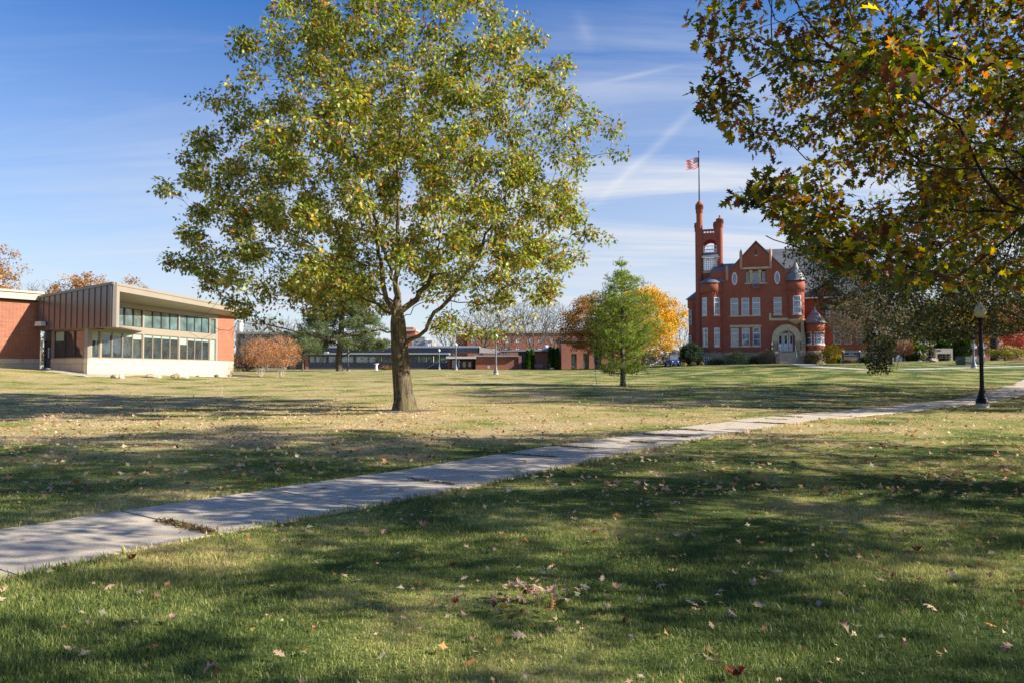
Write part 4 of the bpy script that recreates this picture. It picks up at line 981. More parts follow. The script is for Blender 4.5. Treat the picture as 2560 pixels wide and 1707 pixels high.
    we = MB(); we.lathe([(2.0, z0), (2.0, wz - 1.4), (2.15, wz - 1.3), (2.15, wz), (0, wz)], xa + 2.05, wy + 2, 8, B, smooth=False); we.box(xa + 1.2, x0 + 1, wy + .6, wy + 6, z0, wz + .2, B); weo = we.build('west_wing', t)
    wr = MB(); wr.lathe([(2.5, wz - .02), (.05, h(105, 1015, wy)[1] + .8)], xa + 2.05, wy + 2, 8, 'slate', smooth=False); wr.build('west_roof', t)
    for Y0, Y1 in ((1142, 1244), (1316, 1392)):
        a, c = h(58, Y1, wy); b_, d = h(78, Y0, wy); sash(weo, a, b_, c, d, wy - .02, 'hall_white', 'glass_hall', .1, rows=((.7, .5), (.36, .3)), deep=.1)
    return fr, wp, zp, al
HALL, FLAGP, FLAGZ, HAL = red_hall()

def flag():
    t = thing('flag', 'red and white striped flag with a starred blue corner flying from the tower pole', 'flag', FLAGP)
    u0, v0 = 1711.5, 389; d = FLAGP.y; W_ = (1744.5 - 1711.5) / F * d; Hh = W_ * .80; zt = FLAGZ - .75
    nx = 26; mats = ['flag_red', 'flag_white']
    def pt(i, j, off=0):   # i along fly 0..1, j down 0..1
        x = -W_ * i - .06; y = off + .10 * math.sin(i * 8 + j * 1.2) * i - .5 * i; z = zt - Hh * j - .55 * i ** 1.25 + .10 * math.sin(i * 7 + j * 2); return (x, y, z)
    st = MB()
    for s in range(13):
        vs = []; 
        for k in range(nx + 1):
            for jj in (s / 13, (s + 1) / 13): vs.append(pt(k / nx, jj))
        fs = [(2 * k, 2 * k + 2, 2 * k + 3, 2 * k + 1) for k in range(nx) if not (s < 7 and k < nx * .42)]
        st.add(vs, fs, mats[s % 2], True)
    st.build('stripes', t)
    cn = MB(); kc = int(nx * .42) + 1; vs = []
    for k in range(kc + 1):
        for jj in (0, 7 / 13): vs.append(pt(k / nx, jj))
    cn.add(vs, [(2 * k, 2 * k + 2, 2 * k + 3, 2 * k + 1) for k in range(kc)], 'flag_blue', True); co = cn.build('canton', t)
    sr = MB()
    for r in range(9):
        for c in range(6 if r % 2 == 0 else 5):
            i = (.035 + .068 * c + (.034 if r % 2 else 0)); j = (7 / 13) * (r + .9) / 9.9; p = Vector(pt(i, j, -.012)); rr = .028
            pts = [(p.x + (rr if k % 2 == 0 else rr * .4) * math.sin(math.pi * k / 5), p.y, p.z + (rr if k % 2 == 0 else rr * .4) * math.cos(math.pi * k / 5)) for k in range(10)]; sr.add(pts, [tuple(range(10))], 'flag_white')
    sr.build('stars', co)
flag()

# ------------------------------------------------------------------ low campus buildings in the middle distance
def hp(u, v, d): q = P(u, v, d); return q.x, q.z
def flat_building(name, label, u_mid, d, parts_fn, alpha=0.0):
    fr = Frame(u_mid, d, alpha); t = thing(name, label, 'building', fr.o, alpha); parts_fn(fr, t); return t
def bx(mb, fr, u0, v0, u1, v1, y0, y1, mat):
    a, b, c, d = fr.rect(u0, v0, u1, v1, y0); mb.box(a, b, y0, y1, c, d, mat)
def Z5(X, Y): return 1000 + X * .12755, 800 + Y * .12755
def Z6(X, Y): return 1280 + X * .0892857, 800 + Y * .0892857
def long_hall(fr, t):
    G = 1.0
    w = MB(); bx(w, fr, 771, 905, 1121, 932, 0, .4, 'charcoal_cladding'); bx(w, fr, 771, 884, 1121, 890, 0, .4, 'charcoal_cladding'); w.build('wall', t)
    b = MB(); bx(b, fr, 763, 884, 771, 934, -.1, 1, 'brick_campus'); bx(b, fr, 1119, 895, 1126, 928, -.1, 1, 'brick_campus'); b.build('brick_pier', t)
    u = 772.5; k = 0
    xs = [772, 788, 803, 820, 836, 852, 871, 889, 905, 921, 938, 954, 970, 986, 1003, 1012, 1028, 1046, 1049, 1066, 1084, 1101, 1119]
    for a, b2 in zip(xs[:-1], xs[1:]):
        if b2 - a < 5: continue
        x0, x1, z0, z1 = fr.rect(a + .6, 889.6, b2 - .6, 911.5, .1)
        if a in (820, 889, 1028): m = MB(); m.box(x0 - .5, x0 - .08, 0.02, .4, z0, z1, 'charcoal_cladding'); m.build('wall_panel', t)
        sash(t, x0, x1, z0, z1, .1, 'dark_frame', 'glass_green', .1, deep=.15)
    f = MB(); bx(f, fr, 755, 881.5, 1122, 885.5, -1.0, 8, 'grey_fascia'); f.build('lower_roof', t)
    up = MB(); bx(up, fr, 790, 868, 1195, 881, 3, 10, 'charcoal_cladding'); up.build('upper_storey', t)
    r = MB(); bx(r, fr, 786, 864.5, 1198, 869, 2.4, 12, 'grey_fascia'); r.build('upper_roof', t)
    sk = MB(); a, z = fr.px(*Z5(1560, 530), 2.5); b_, z2 = fr.px(*Z5(1930, 590), 2.5); c, z3 = fr.px(*Z5(1690, 680), 2.5); sk.prism([(a, 2.5, z), (b_, 2.5, z2), (b_ + .5, 2.5, fr.px(*Z5(1930, 660), 2.5)[1]), (a, 2.5, fr.px(*Z5(1560, 640), 2.5)[1])], (0, 6, 0), 'beige_panel'); sk.build('beige_parapet', t)
    c = MB(); bx(c, fr, 1115, 890.5, 1189.5, 896, -4, 4, 'pale_metal'); c.build('entrance_canopy', t)
    e = MB(); bx(e, fr, 1127, 896, 1189, 926, 1.6, 2, 'brown_dark'); eo = e.build('entrance', t)
    for X0, X1 in ((1005, 1100), (1120, 1190)): 
        x0, x1, z0, z1 = fr.rect(Z5(X0, 770)[0], Z5(X0, 770)[1], Z5(X1, 950)[0], Z5(X1, 950)[1], 1.5); sash(eo, x0, x1, z0, z1, 1.4, 'brown_dark', 'glass_dark', .12, deep=.15)
    for X0, X1 in ((1205, 1310), (1318, 1415)):
        x0, x1, z0, z1 = fr.rect(Z5(X0, 790)[0], Z5(X0, 790)[1], Z5(X1, 960)[0], Z5(X1, 960)[1], 1.5); d = MB(); wall_holes(d, x0, x1, z0, z1, 1.45, .1, [(x0 + .25, x1 - .25, z0 + .5, z1 - .3)], 'terracotta' if False else 'wood_weathered'); do = d.build('door', eo); g = MB(); g.box(x0 + .2, x1 - .2, 1.5, 1.53, z0 + .45, z1 - .25, 'glass_dark'); g.build('door_pane', do)
    b = MB(); bx(b, fr, 1189.5, 891, 1296, 930, -3, 2, 'brick_campus'); bx(b, fr, 1296.5, 889, 1304, 930, -3.2, 8, 'brick_pink'); b.build('brick_wall', t)
    f = MB(); bx(f, fr, 1186, 887.3, 1297, 891, -3.6, 8, 'grey_fascia'); f.build('porch_roof', t)
    dr = MB(); bx(dr, fr, 739, 899, 763, 929, .5, .7, 'dark_frame'); bx(dr, fr, 727, 927.5, 767, 930, -2.5, .5, 'far_concrete'); dr.build('side_entrance', t)
    bx_ = MB(); bx(bx_, fr, 811, 879, 819, 882, 1, 2.2, 'beige_panel'); bx_.build('roof_vent', t)
flat_building('campus_hall', 'long low charcoal clad building with a window band and a pale entrance canopy', 950, 150, long_hall)
def annex(fr, t):
    b = MB(); bx(b, fr, 1296, 879.5, 1330, 930, 0, 6, 'charcoal_cladding'); bx(b, fr, 1330.5, 877, 1398, 930, 0, 6, 'brick_pink'); b.build('dark_brick_wall', t)
    p = MB(); bx(p, fr, 1398.5, 876, 1406, 930, -.8, 7, 'brick_pink'); p.build('end_pier', t)
    r = MB(); a, b_, c, d = fr.rect(1250, 871.5, 1412, 877, -1.2); r.prism([(a, -1.2, c - .1), (b_, -1.2, c), (b_, -1.2, d), (a, -1.2, d - .35)], (0, 9, 0), 'grey_fascia')
    a, z = fr.px(1412, 871.5, -1.2); b2, z2 = fr.px(1423, 880, -1.2); r.prism([(a, -1.15, z), (b2, -1.15, z2 + .1), (b2, -1.15, z2 - .35), (a, -1.15, z - .55)], (0, 8, 0), 'beige_panel'); r.build('roof', t)
    l = MB()
    for k in range(6): zz = fr.px(1414, 883 + k * 3, -.5)[1]; x = fr.px(1414, 890, -.5)[0]; l.box(x, x + .55, -.6, -.4, zz - .06, zz + .06, 'dark_frame')
    l.build('louvre_screen', t)
    v = MB(); x, z = fr.px(1365, 871.8, 2); v.lathe([(.5, z - .2), (.5, z + .65), (.25, z + .75)], x, 2, 10, 'pale_metal'); v.build('roof_vent', t)
flat_building('campus_annex', 'single storey brick annex with a sloped grey fascia and a small roof vent', 1340, 148, annex)
def tall_brick(fr, t):
    hs = [fr.rect(a, 884, b, 925, 0) for a, b in ((1428, 1441.5), (1458, 1472.5), (1489, 1503), (1520, 1534), (1551, 1565), (1582, 1596))]
    w = MB(); x0, x1, z0, z1 = fr.rect(1403.5, 853.5, 1612, 930, 0); wall_holes(w, x0, x1, z0, z1, 0, .4, hs, 'brick_pink'); w.box(x0, x0 + .4, .4, 9, z0, z1, 'brick_pink'); w.build('wall', t)
    r = MB(); r.box(x0 - .15, x1 + .15, -.15, 10, z1 + .003, z1 + .38, 'grey_fascia'); r.build('roof', t)
    for a, b, c, d in hs: sash(t, a, b, c, d, .1, 'dark_frame', 'glass_green', .1, deep=.15)
flat_building('brick_classroom_building', 'two storey pinkish brick building with tall narrow windows, partly behind the young pine', 1470, 140, tall_brick)
def dorm(fr, t):
    ws = []
    for v0, v1 in ((846.5, 856), (868, 877)):
        for u in range(1178, 1560, 28): ws.append(fr.rect(u, v0, u + 13.5, v1, 0))
    x0, x1, z0, z1 = fr.rect(1168.5, 833, 1570, 935, 0); w = MB(); wall_holes(w, x0, x1, z0, z1, 0, .5, ws, 'brick_campus'); w.box(x0, x0 + .4, .5, 12, z0, z1, 'brick_campus'); w.build('wall', t)
    a, b, c, d = fr.rect(1140, 836, 1168, 935, 3); w = MB(); w.box(a, x0 - .01, 3, 12, c, d, 'brick_campus'); w.build('stair_tower', t)
    r = MB(); r.box(x0 - .3, x1, -.4, 12, z1 + .003, z1 + .7, 'beige_panel'); r.build('roof', t)
    for a, b, c, d in ws: sash(t, a, b, c, d, .15, 'hall_white', 'glass_hall', .18, bars=(.5,), rows=((.55, .4),), deep=.2)
flat_building('brick_dormitory', 'long orange brick building with rows of white windows behind the bare trees', 1290, 225, dorm)
def blocks(fr, t):
    w = MB(); bx(w, fr, 1030, 842, 1062, 935, 0, 8, 'grey_block'); w.build('wall', t)
    w = MB(); bx(w, fr, 1062.2, 851, 1080, 935, -.5, 8, 'beige_panel'); w.build('side_block', t)
    w = MB(); x, z = fr.px(1068, 862, -1); w.lathe([(1.0, z - 3), (1.0, z), (.6, z + .4)], x, -1.5, 12, 'pale_metal'); w.build('roof_vent', t)
flat_building('grey_block_building', 'grey and cream block building just right of the big oak trunk', 1050, 200, blocks)
def tower_b(fr, t):
    w = MB(); a, b, c, d = fr.rect(985, 828, 1038, 935, 0); w.box(a, b, 0, 9, c, d, 'brick_campus'); w.build('wall', t)
    w = MB(); w.box(a - .3, b + .3, -.4, 9.3, d + .003, d + .5, 'beige_panel'); w.box(a + 1, b - .8, 1, 7, d + .503, d + 1.3, 'brick_campus'); w.build('roof_storey', t)
    for u in (1016, 1023, 1030): x0, x1, z0, z1 = fr.rect(u, 840, u + 3, 852, 0); sash(t, x0, x1, z0, z1, -.05, 'dark_frame', 'glass_dark', .1, deep=.05)
flat_building('brick_office_block', 'flat roofed orange brick block seen in the fork of the big oak', 1012, 240, tower_b)
def west_hall(fr, t):
    w = MB(); bx(w, fr, 590, 835, 800, 935, 0, 12, 'brown_dark'); w.build('wall', t)
    r = MB(); x0, x1, z0, z1 = fr.rect(588, 830, 802, 834.8, -.4); r.box(x0, x1, -.4, 12, z0, z1, 'grey_block'); r.build('roof', t)
    for k in range(9): x0, x1, z0, z1 = fr.rect(600 + 20 * k, 846, 610 + 20 * k, 860, 0); sash(t, x0, x1, z0, z1, -.08, 'dark_frame', 'glass_dark', .15, deep=.07)
    b = MB(); bx(b, fr, 575, 922, 760, 931, -30, -29.5, 'brick_campus'); bx(b, fr, 575, 919.5, 760, 922, -30.2, -29.4, 'far_concrete'); b.build('garden_wall', t)
    s = MB(); x, z = fr.px(598, 833, 2); s.lathe([(.9, z - 1), (.8, fr.px(598, 801, 2)[1])], x, 3, 12, 'white_paint'); s.build('chimney_stack', t)
flat_building('brown_hall', 'long dark brown building behind the orange shrubs, with a straight flat roofline', 690, 190, west_hall)
def east_b(fr, t):
    w = MB(); bx(w, fr, 2415, 872, 2700, 915, 0, 10, 'brick_pink'); w.build('wall', t)
    r = MB(); x0, x1, z0, z1 = fr.rect(2412, 868, 2702, 871.8, -.5); r.box(x0, x1, -.5, 10.5, z0, z1, 'grey_fascia'); r.build('roof', t)
    for k in range(5): x0, x1, z0, z1 = fr.rect(2452 + 45 * k, 878, 2462 + 45 * k, 892, 0); sash(t, x0, x1, z0, z1, -.08, 'hall_white', 'glass_dark', .15, deep=.07)
flat_building('east_brick_building', 'low pinkish brick building behind the red and orange trees at the right edge', 2500, 150, east_b)
def garage(fr, t):
    w = MB(); bx(w, fr, 2232, 872, 2266, 905, 0, 6, 'grey_block'); w.build('wall', t)
    r = MB(); x0, x1, z0, z1 = fr.rect(2229, 872, 2269, 872.5, -.4); r.prism([(x0, -.4, z1), (x1, -.4, z1), ((x0 + x1) / 2, -.4, z1 + 2.2)], (0, 7, 0), 'slate'); r.build('roof', t)
    d = MB(); bx(d, fr, 2240, 886, 2258, 904, -.08, -.01, 'hall_white'); d.build('garage_door', t)
flat_building('blue_grey_garage', 'small blue grey garage between the oak trunk and the clipped evergreens', 2250, 145, garage)
# ------------------------------------------------------------------ trees
OAKC = ([(.090, .125, .013), (.18, .21, .026), (.30, .33, .065), (.42, .43, .17), (.49, .33, .035), (.38, .15, .025), (.14, .07, .02)],
        [26, 26, 18, 8, 9, 6, 4])
def leaf_cloud(rs, ends, per, spread, size, kind, pal, down=.35, out=None, ctr=None, jit=.18, size_j=.25, keep=None, flat=1.0):
    n = len(ends) * per; E = np.repeat(np.array(ends), per, axis=0)
    cw = np.repeat(rs.normal(size=len(ends)), per)
    off = rs.normal(size=(n, 3)); off /= np.linalg.norm(off, axis=1, keepdims=True); off *= (rs.uniform(0, 1, (n, 1)) ** .5) * spread; off[:, 2] *= .75 * flat
    pos = E + off; d = off / spread + rs.normal(size=(n, 3)) * .55; d[:, 2] -= down
    if keep is not None: k = keep(pos); pos, d, cw = pos[k], d[k], cw[k]
    n = len(pos); cols, w = pal; c = palette(rs, n, cols, w, jit)
    c = c * np.clip(1 + .13 * cw[:, None], .6, 1.5)
    nrm = np.tile(np.array([[.25, -.15, 1.0]]), (n, 1))
    return scatter(kind, pos, d, size * (1 + rs.uniform(-size_j, size_j, n)), rs, c, nrm=nrm)
def make_tree(name, label, cat, loc, skel, ends, rs, per, spread, size, kind, pal, bark, leaf, rbase, group=None, flare=.35, r0=.007, rmin=0, e=2.3, down=.35, keep=None, flat=1.0, jit=.18, extra=None):
    t = thing(name, label, cat, loc, 0, group)
    r = skel.radii(r0, e, rbase); obj('trunk', skel.mesh('trunk', r, bark, rmin, flare), t)
    V, T, C = leaf_cloud(rs, [skel.p[i] for i in ends], per, spread, size, kind, pal, down, keep=keep, flat=flat, jit=jit)
    if extra is not None:
        V2, T2, C2 = extra; T = np.vstack([T, T2 + len(V)]); V = np.vstack([V, V2]); C = np.vstack([C, C2])
    obj('crown', mesh_tris('crown', V, T, [leaf], col=C), t); return t

def big_oak():
    rs = np.random.RandomState(11); base = gpx(1009, 1026); D = base.y; k = D / F
    cx = 1009; zb = base.z
    def q(X, Y, y=0.0):        # display pixels of the overview image at the tree's depth
        p = P(X * 1.08844, Y * 1.08844, D + y); return np.array([p.x - base.x, p.y - base.y, p.z - zb])
    s = Skel(); s.chain([(0, 0, -.25), (0, 0, .4), q(921, 850), q(915, 760), q(912, 700)], step=.3)
    fork = len(s.p) - 1; lead = s.chain([s.p[fork], q(912, 600), q(915, 500, .3), q(913, 400, .1), q(920, 250, -.2), q(928, 100, 0), q(925, -40, .2), q(920, -90)], fork, .4, rs, .03)
    def limb(*pts, j=.05): return s.chain([s.p[s.near(pts[0])]] + list(pts[1:]), s.near(pts[0]), .35, rs, j)
    limb(q(918, 800), q(962, 772, -.4), q(1030, 690, -1.0), q(1085, 610, -1.4), q(1130, 520, -1.7), q(1190, 420, -1.6))
    limb(q(912, 715), q(958, 688, .5), q(988, 640, .9), q(1008, 540, 1.5), q(1045, 400, 2.0), q(1080, 240, 2.2))
    limb(q(912, 705), q(860, 662, .3), q(800, 618, .4), q(735, 578, .4), q(640, 520, .2))
    limb(q(914, 765), q(850, 762, -.6), q(780, 774, -1.0), q(700, 770, -1.2), q(610, 745, -1.4), q(560, 742, -1.5))
    limb(q(914, 750), q(888, 690, -.7), q(868, 560, -1.6), q(848, 440, -2.2), q(800, 300, -2.4))
    limb(q(912, 690), q(890, 600, 1.0), q(850, 500, 2.4), q(790, 400, 3.2), q(740, 300, 3.4))
    limb(q(912, 640), q(950, 560, -1.2), q(990, 450, -2.3), q(1020, 330, -2.7))
    limb(q(912, 620), q(930, 560, 1.8), q(960, 500, 4.0), q(1000, 460, 5.5))
    limb(q(914, 700), q(905, 660, -1.5), q(900, 610, -3.2), q(880, 560, -5.0))
    limb(q(914, 730), q(870, 700, 1.2), q(790, 670, 2.6), q(700, 640, 3.6), q(600, 610, 4.0))
    limb(q(914, 730), q(960, 700, -1.6), q(1040, 670, -3.0), q(1120, 640, -3.6))
    limb(q(1030, 690, -1.0), q(1100, 700, -1.6), q(1180, 720, -2.2))
    minp = 10
    R = .01724
    prof = [(3.4, 2.6), (4.0, 5.8), (4.9, 7.2), (6.0, 8.1), (7.6, 8.1), (9.2, 7.9), (11, 7.4), (12.8, 6.9), (14.5, 5.6), (16.2, 4.6), (18, 3.2), (19.4, 1.0)]
    def sil(Y):   # left and right edge of the crown in display pixels
        Ys = [-140, -60, 0, 60, 110, 160, 200, 260, 300, 350, 400, 440, 500, 550, 600, 650, 700, 740, 785]
        Ls = [800, 690, 615, 590, 575, 540, 520, 515, 500, 500, 440, 400, 400, 440, 420, 440, 505, 560, 640]
        Rs = [1000, 1060, 1110, 1180, 1240, 1290, 1345, 1370, 1385, 1415, 1375, 1380, 1350, 1385, 1365, 1330, 1265, 1235, 1150]
        return np.interp(Y, Ys, Ls), np.interp(Y, Ys, Rs)
    raw = env_points(rs, 1700, [(z, r * 1.12) for z, r in prof], shell=.42, ymul=.95)
    pts = []
    for p in raw:
        f = (base.y + p[1]); v = 923 - (p[2] + zb - CAMZ) / D * F; Y = v / 1.08844; L, R2 = sil(Y)
        X = (CU + (base.x + p[0]) / D * F) / 1.08844; half = (R2 - L) / 2 * R * .95; mid = ((L + R2) / 2 - 928) * R
        rad = math.hypot((p[0] - mid) / max(half, .1), p[1] / max(half, .1))
        if rad > 1.0 + .035 * math.sin(p[2] * 4 + p[0] * 2): continue
        if p[2] < 4.9 and math.hypot(p[0], p[1]) < 3.6: continue
        if p[2] < 4.2 and rs.uniform() < .5: continue
        pts.append(p)
    pts = np.array(pts)[:1080]
    # outliers that break the outline
    out = [q(372, 432), q(385, 445), q(405, 440, .3), q(455, 232), q(470, 220, .4), q(500, 235), q(545, 118), q(1190, 40, .5), q(1185, 70), q(1200, 95), q(1425, 352), q(1410, 300), q(1400, 270), q(1392, 545), q(395, 600), q(410, 605, .5), q(440, 612), q(560, 715, -1), q(600, 735, -1), q(1080, 760, -2.5), q(1130, 765, -2.5), q(1175, 745, -2.3), q(1220, 730, -2), q(1010, 745, -3), q(1150, 700, -3), q(790, 660, -4)]
    allp = np.vstack([pts, np.array(out)]); allp = allp[np.argsort(np.linalg.norm(allp - np.array([0, 0, 4.0]), axis=1))]
    ends = s.grow(allp, rs, bf=.32, up=.5, step=.38, jit=.03, minpar=minp, sag=.08)
    # bare twigs low on the left
    tw = [q(560 - i * 14, 700 + (i * 37) % 90, -1.4 + .2 * (i % 3)) for i in range(10)] + [q(640 + i * 22, 715 + (i * 29) % 70, -1.2) for i in range(8)]
    s.grow(np.array(tw), rs, bf=.2, up=0, step=.25, jit=.04, minpar=minp, sag=-.2)
    mids = []
    for e_ in ends:
        i = e_; c = 0
        while c < 3 and s.par[i] > 30: i = s.par[i]; c += 1
        if c == 3: mids.append(i)
    r = s.radii(.0068, 2.35, .335)
    t = thing('oak_tree', 'large spreading oak with olive and orange leaves standing alone in the middle of the lawn', 'tree', base, 0)
    obj('trunk', s.mesh('trunk', r, 'bark_oak', 0, .8), t)
    rep = []
    for i in ends: rep += [s.p[i]] * max(1, int(rs.gamma(2.2, 2.5)))
    V, T, C = leaf_cloud(rs, rep, 18, .47, .150, 'oak', OAKC, .45)
    V2, T2, C2 = leaf_cloud(rs, [s.p[i] for i in mids[::2]], 24, .45, .16, 'oak', OAKC, .45)
    obj('crown', mesh_tris('crown', np.vstack([V, V2]), np.vstack([T, T2 + len(V)]), ['leaf_oak'], col=np.vstack([C, C2])), t)
    return base
OAK = big_oak()

NEARC = ([(.060, .075, .010), (.095, .105, .012), (.18, .17, .015), (.45, .32, .02), (.34, .13, .02), (.13, .05, .018), (.08, .035, .018)], [25, 22, 13, 14, 8, 14, 11])
def near_oak():
    rs = np.random.RandomState(23); c = (11.2, 8.9); z0 = Hf(*c); base = Vector((c[0], c[1], z0))
    s = Skel(); s.chain([(0, 0, -.2), (0, 0, .6), (-.05, .05, 1.8), (.05, 0, 2.8), (0, .1, 4.2), (.1, 0, 6), (0, 0, 8.5), (.1, .1, 11.5), (0, 0, 13.2)], step=.3)
    def limb(z, *pts): i = s.near((0, 0, z)); s.chain([s.p[i]] + list(pts), i, .35, rs, .05)
    for a, z, L, rise in ((180, 2.6, 7.6, 1.2), (205, 3.0, 7.2, 1.6), (228, 2.8, 7.4, .8), (158, 3.1, 7.4, 1.6), (250, 3.3, 7, 1.5), (135, 2.9, 7.3, 1.5), (192, 4.2, 6.9, 3.2), (215, 4.6, 6.6, 3.6), (165, 4.4, 6.7, 3.2), (110, 3.2, 7, 2), (280, 3.2, 7, 2), (60, 3.2, 7, 2), (10, 3, 7, 2), (320, 3.2, 7, 2), (240, 6, 5.5, 4), (140, 6, 5.5, 4), (190, 7, 5, 4), (20, 6, 5.5, 4)):
        ca, sa = math.cos(R_(a)), math.sin(R_(a)); 
        limb(z, (ca * L * .25, sa * L * .25, z + rise * .45), (ca * L * .5, sa * L * .5 + .2, z + rise * .75), (ca * L * .74, sa * L * .74, z + rise))
    prof = [(2.55, 4.6), (3.1, 6.8), (3.8, 8.1), (4.8, 8.7), (6.2, 8.7), (8, 8.2), (10, 7.0), (12, 5.0), (13.6, 2.6), (14.4, .6)]
    EV = [-400, -60, 0, 60, 110, 165, 200, 250, 300, 340, 400, 440, 470, 490, 540, 560, 600, 650, 720, 1000]; EU = [1760, 1735, 1738, 1732, 1760, 1800, 1742, 1745, 1790, 1850, 1890, 1895, 1870, 1822, 1830, 1905, 1935, 2010, 2100, 2300]
    def vis_bad(w, mg=0):
        d = w[:, 1]; u = CU + w[:, 0] / np.maximum(d, .1) * F; v = 923 - (w[:, 2] - CAMZ) / np.maximum(d, .1) * F
        lim = np.interp(u, [1700, 1830, 1900, 1990, 2100, 2300, 2560, 3000], [300, 500, 505, 600, 680, 715, 720, 730])
        return ((d > .5) & (u > 1400) & (u < 2620) & (v > lim - mg)) | ((d > .5) & (v > -300) & (u < np.interp(v, EV, EU) + mg + 12 * np.sin(v * .11)) & (w[:, 0] < 4.5)) | ((d > .2) & (d < 4.9) & (u < 2900) & (w[:, 2] < 1.6 + .62 * d + 1))
    raw = env_points(rs, 3600, prof, shell=.6); raw = raw[~vis_bad(raw + np.array([[c[0], c[1], z0]]), 14)]; pts = []
    for p in raw:
        w = p + np.array([c[0], c[1], z0])
        if w[1] > 1 and w[1] < 5.2 and w[0] < .70 * w[1] + .35: continue       # no branches right before the lens
        if w[1] <= 1.0 and w[0] < 2.2: continue
        pts.append(p)
    pts = np.array(pts)
    low = np.array([[p[0] - c[0], p[1] - c[1], p[2] - z0] for p in [P(1845, 505, 7.6), P(1860, 520, 7.6), P(1880, 505, 7.7), P(1920, 520, 7.8), P(1965, 530, 8), P(1800, 290, 8.4), P(1765, 240, 8.6), P(1775, 110, 8.6), P(1760, 50, 8.6), P(1770, 215, 8.2), P(1915, 590, 7.2), P(1935, 600, 7.4), P(2000, 620, 7.5), P(2060, 610, 8), P(2120, 650, 8), P(2200, 640, 7), P(2300, 680, 7.5), P(2400, 690, 8), P(2500, 700, 8.5), P(2000, 560, 8.2), P(2080, 560, 8.6)]])
    allp = np.vstack([pts[:1680], low]); allp = allp[np.argsort(np.linalg.norm(allp - np.array([0, 0, 3.2]), axis=1))]
    ends = s.grow(allp, rs, bf=.3, up=.35, step=.3, jit=.03, minpar=8, sag=.05)
    def keep(pos):
        w = pos + np.array([[c[0], c[1], z0]]); hi = (w[:, 2] > 2.0 + .56 * np.maximum(w[:, 1], .5)) | (w[:, 0] > .72 * w[:, 1] + .8)
        gap = np.sin(w[:, 0] * 2.6 + 1.3 * np.sin(w[:, 2] * 1.7)) * np.sin(w[:, 1] * 2.4 + w[:, 2]) + .5 * np.sin(w[:, 2] * 3.1 + w[:, 0]) < -.12  # gaps cut in the unseen crown to let sun patches onto the lawn
        return ~vis_bad(w) & ~(hi & (gap | (rs.uniform(size=len(w)) < .25)))
    make_tree('oak_tree', 'close oak with large green, gold and rust leaves hanging into the top right corner', 'tree', base, s, ends, rs, 96, .44, .126, 'oak', NEARC, 'bark_dark', 'leaf_oak_near', .36, keep=keep, down=.3, r0=.0065, jit=.22)
near_oak()

MIDC = ([(.032, .045, .012), (.05, .062, .018), (.085, .09, .03), (.20, .18, .10), (.20, .12, .02), (.09, .04, .018)], [34, 28, 16, 6, 8, 8])
def mid_oak():
    rs = np.random.RandomState(37); c = (27.0, 36.0); z0 = Hf(*c); base = Vector((c[0], c[1], z0))
    s = Skel(); s.chain([(0, 0, -.2), (0, 0, .8), (0, 0, 2.0), (.1, 0, 3.2), (0, .1, 5), (.1, 0, 8), (0, 0, 11.5), (.1, .1, 14), (0, 0, 15.6)], step=.35)
    for a, z, L, rise in ((188, 2.6, 12.2, .9), (200, 3.1, 12, 2.4), (172, 2.9, 12, 2), (215, 3.0, 11, 2.5), (155, 3, 11.5, 2.5), (192, 4.4, 11, 3.8), (235, 3.2, 10.5, 2.5), (130, 3.2, 11, 2.6), (180, 6, 9, 5), (100, 3.4, 11, 3), (270, 3.4, 10, 3), (60, 3.4, 11, 3), (20, 3.4, 11, 3), (320, 3.4, 11, 3), (220, 6, 8, 5), (140, 6, 8, 5), (40, 6, 8, 5)):
        ca, sa = math.cos(R_(a)), math.sin(R_(a)); i = s.near((0, 0, z))
        s.chain([s.p[i], (ca * L * .2, sa * L * .2, z + rise * .5), (ca * L * .5, sa * L * .5 + .3, z + rise * .8), (ca * L * .85, sa * L * .85, z + rise)], i, .45, rs, .06)
    prof = [(1.9, 7.0), (2.6, 10.2), (3.6, 12.2), (5, 12.8), (7, 12.6), (9.5, 11.4), (12, 9), (14.4, 5.6), (16.2, 1.5)]
    pts = env_points(rs, 1350, prof, shell=.5)
    pts = np.array([p for p in pts if p[1] > -11.5])
    ex = [P(2190, 905, 30), P(2205, 915, 30), P(2175, 920, 30), P(2215, 890, 30), P(2180, 895, 30), P(2200, 870, 30), P(2225, 860, 30), P(1990, 640, 31), P(2010, 610, 31), P(1965, 620, 31), P(2040, 620, 31), P(2300, 600, 30), P(2150, 630, 31), P(2240, 925, 30)]
    ex = np.array([[p.x - c[0], p.y - c[1], p.z - z0] for p in ex])
    allp = np.vstack([pts, ex]); allp = allp[np.argsort(np.linalg.norm(allp - np.array([0, 0, 3.4]), axis=1))]
    ends = s.grow(allp, rs, bf=.3, up=.2, step=.45, jit=.04, minpar=8, sag=.04)
    def keep(pos):
        w = pos + np.array([[c[0], c[1], z0]]); d = w[:, 1]; u = CU + w[:, 0] / d * F; v = 923 - (w[:, 2] - CAMZ) / d * F
        lim = np.interp(u, [1900, 2000, 2050, 2160, 2170, 2225, 2240, 2420, 2560, 3000], [650, 690, 770, 800, 932, 932, 850, 850, 830, 830])
        up = np.interp(u, [1940, 1970, 2080, 2200, 2500], [740, 595, 600, 560, 400])
        return ~((u < 2620) & (v > lim)) & ~((u < 2300) & (v < up)) & (u > 1945 + 18 * np.sin(v * .08))
    make_tree('oak_tree', 'dark green broad oak beyond the lamp, its low boughs reaching across the red hall', 'tree', base, s, ends, rs, 105, .70, .175, 'mid', MIDC, 'bark_grey', 'leaf_oak_mid', .48, keep=keep, r0=.008, jit=.2)
mid_oak()

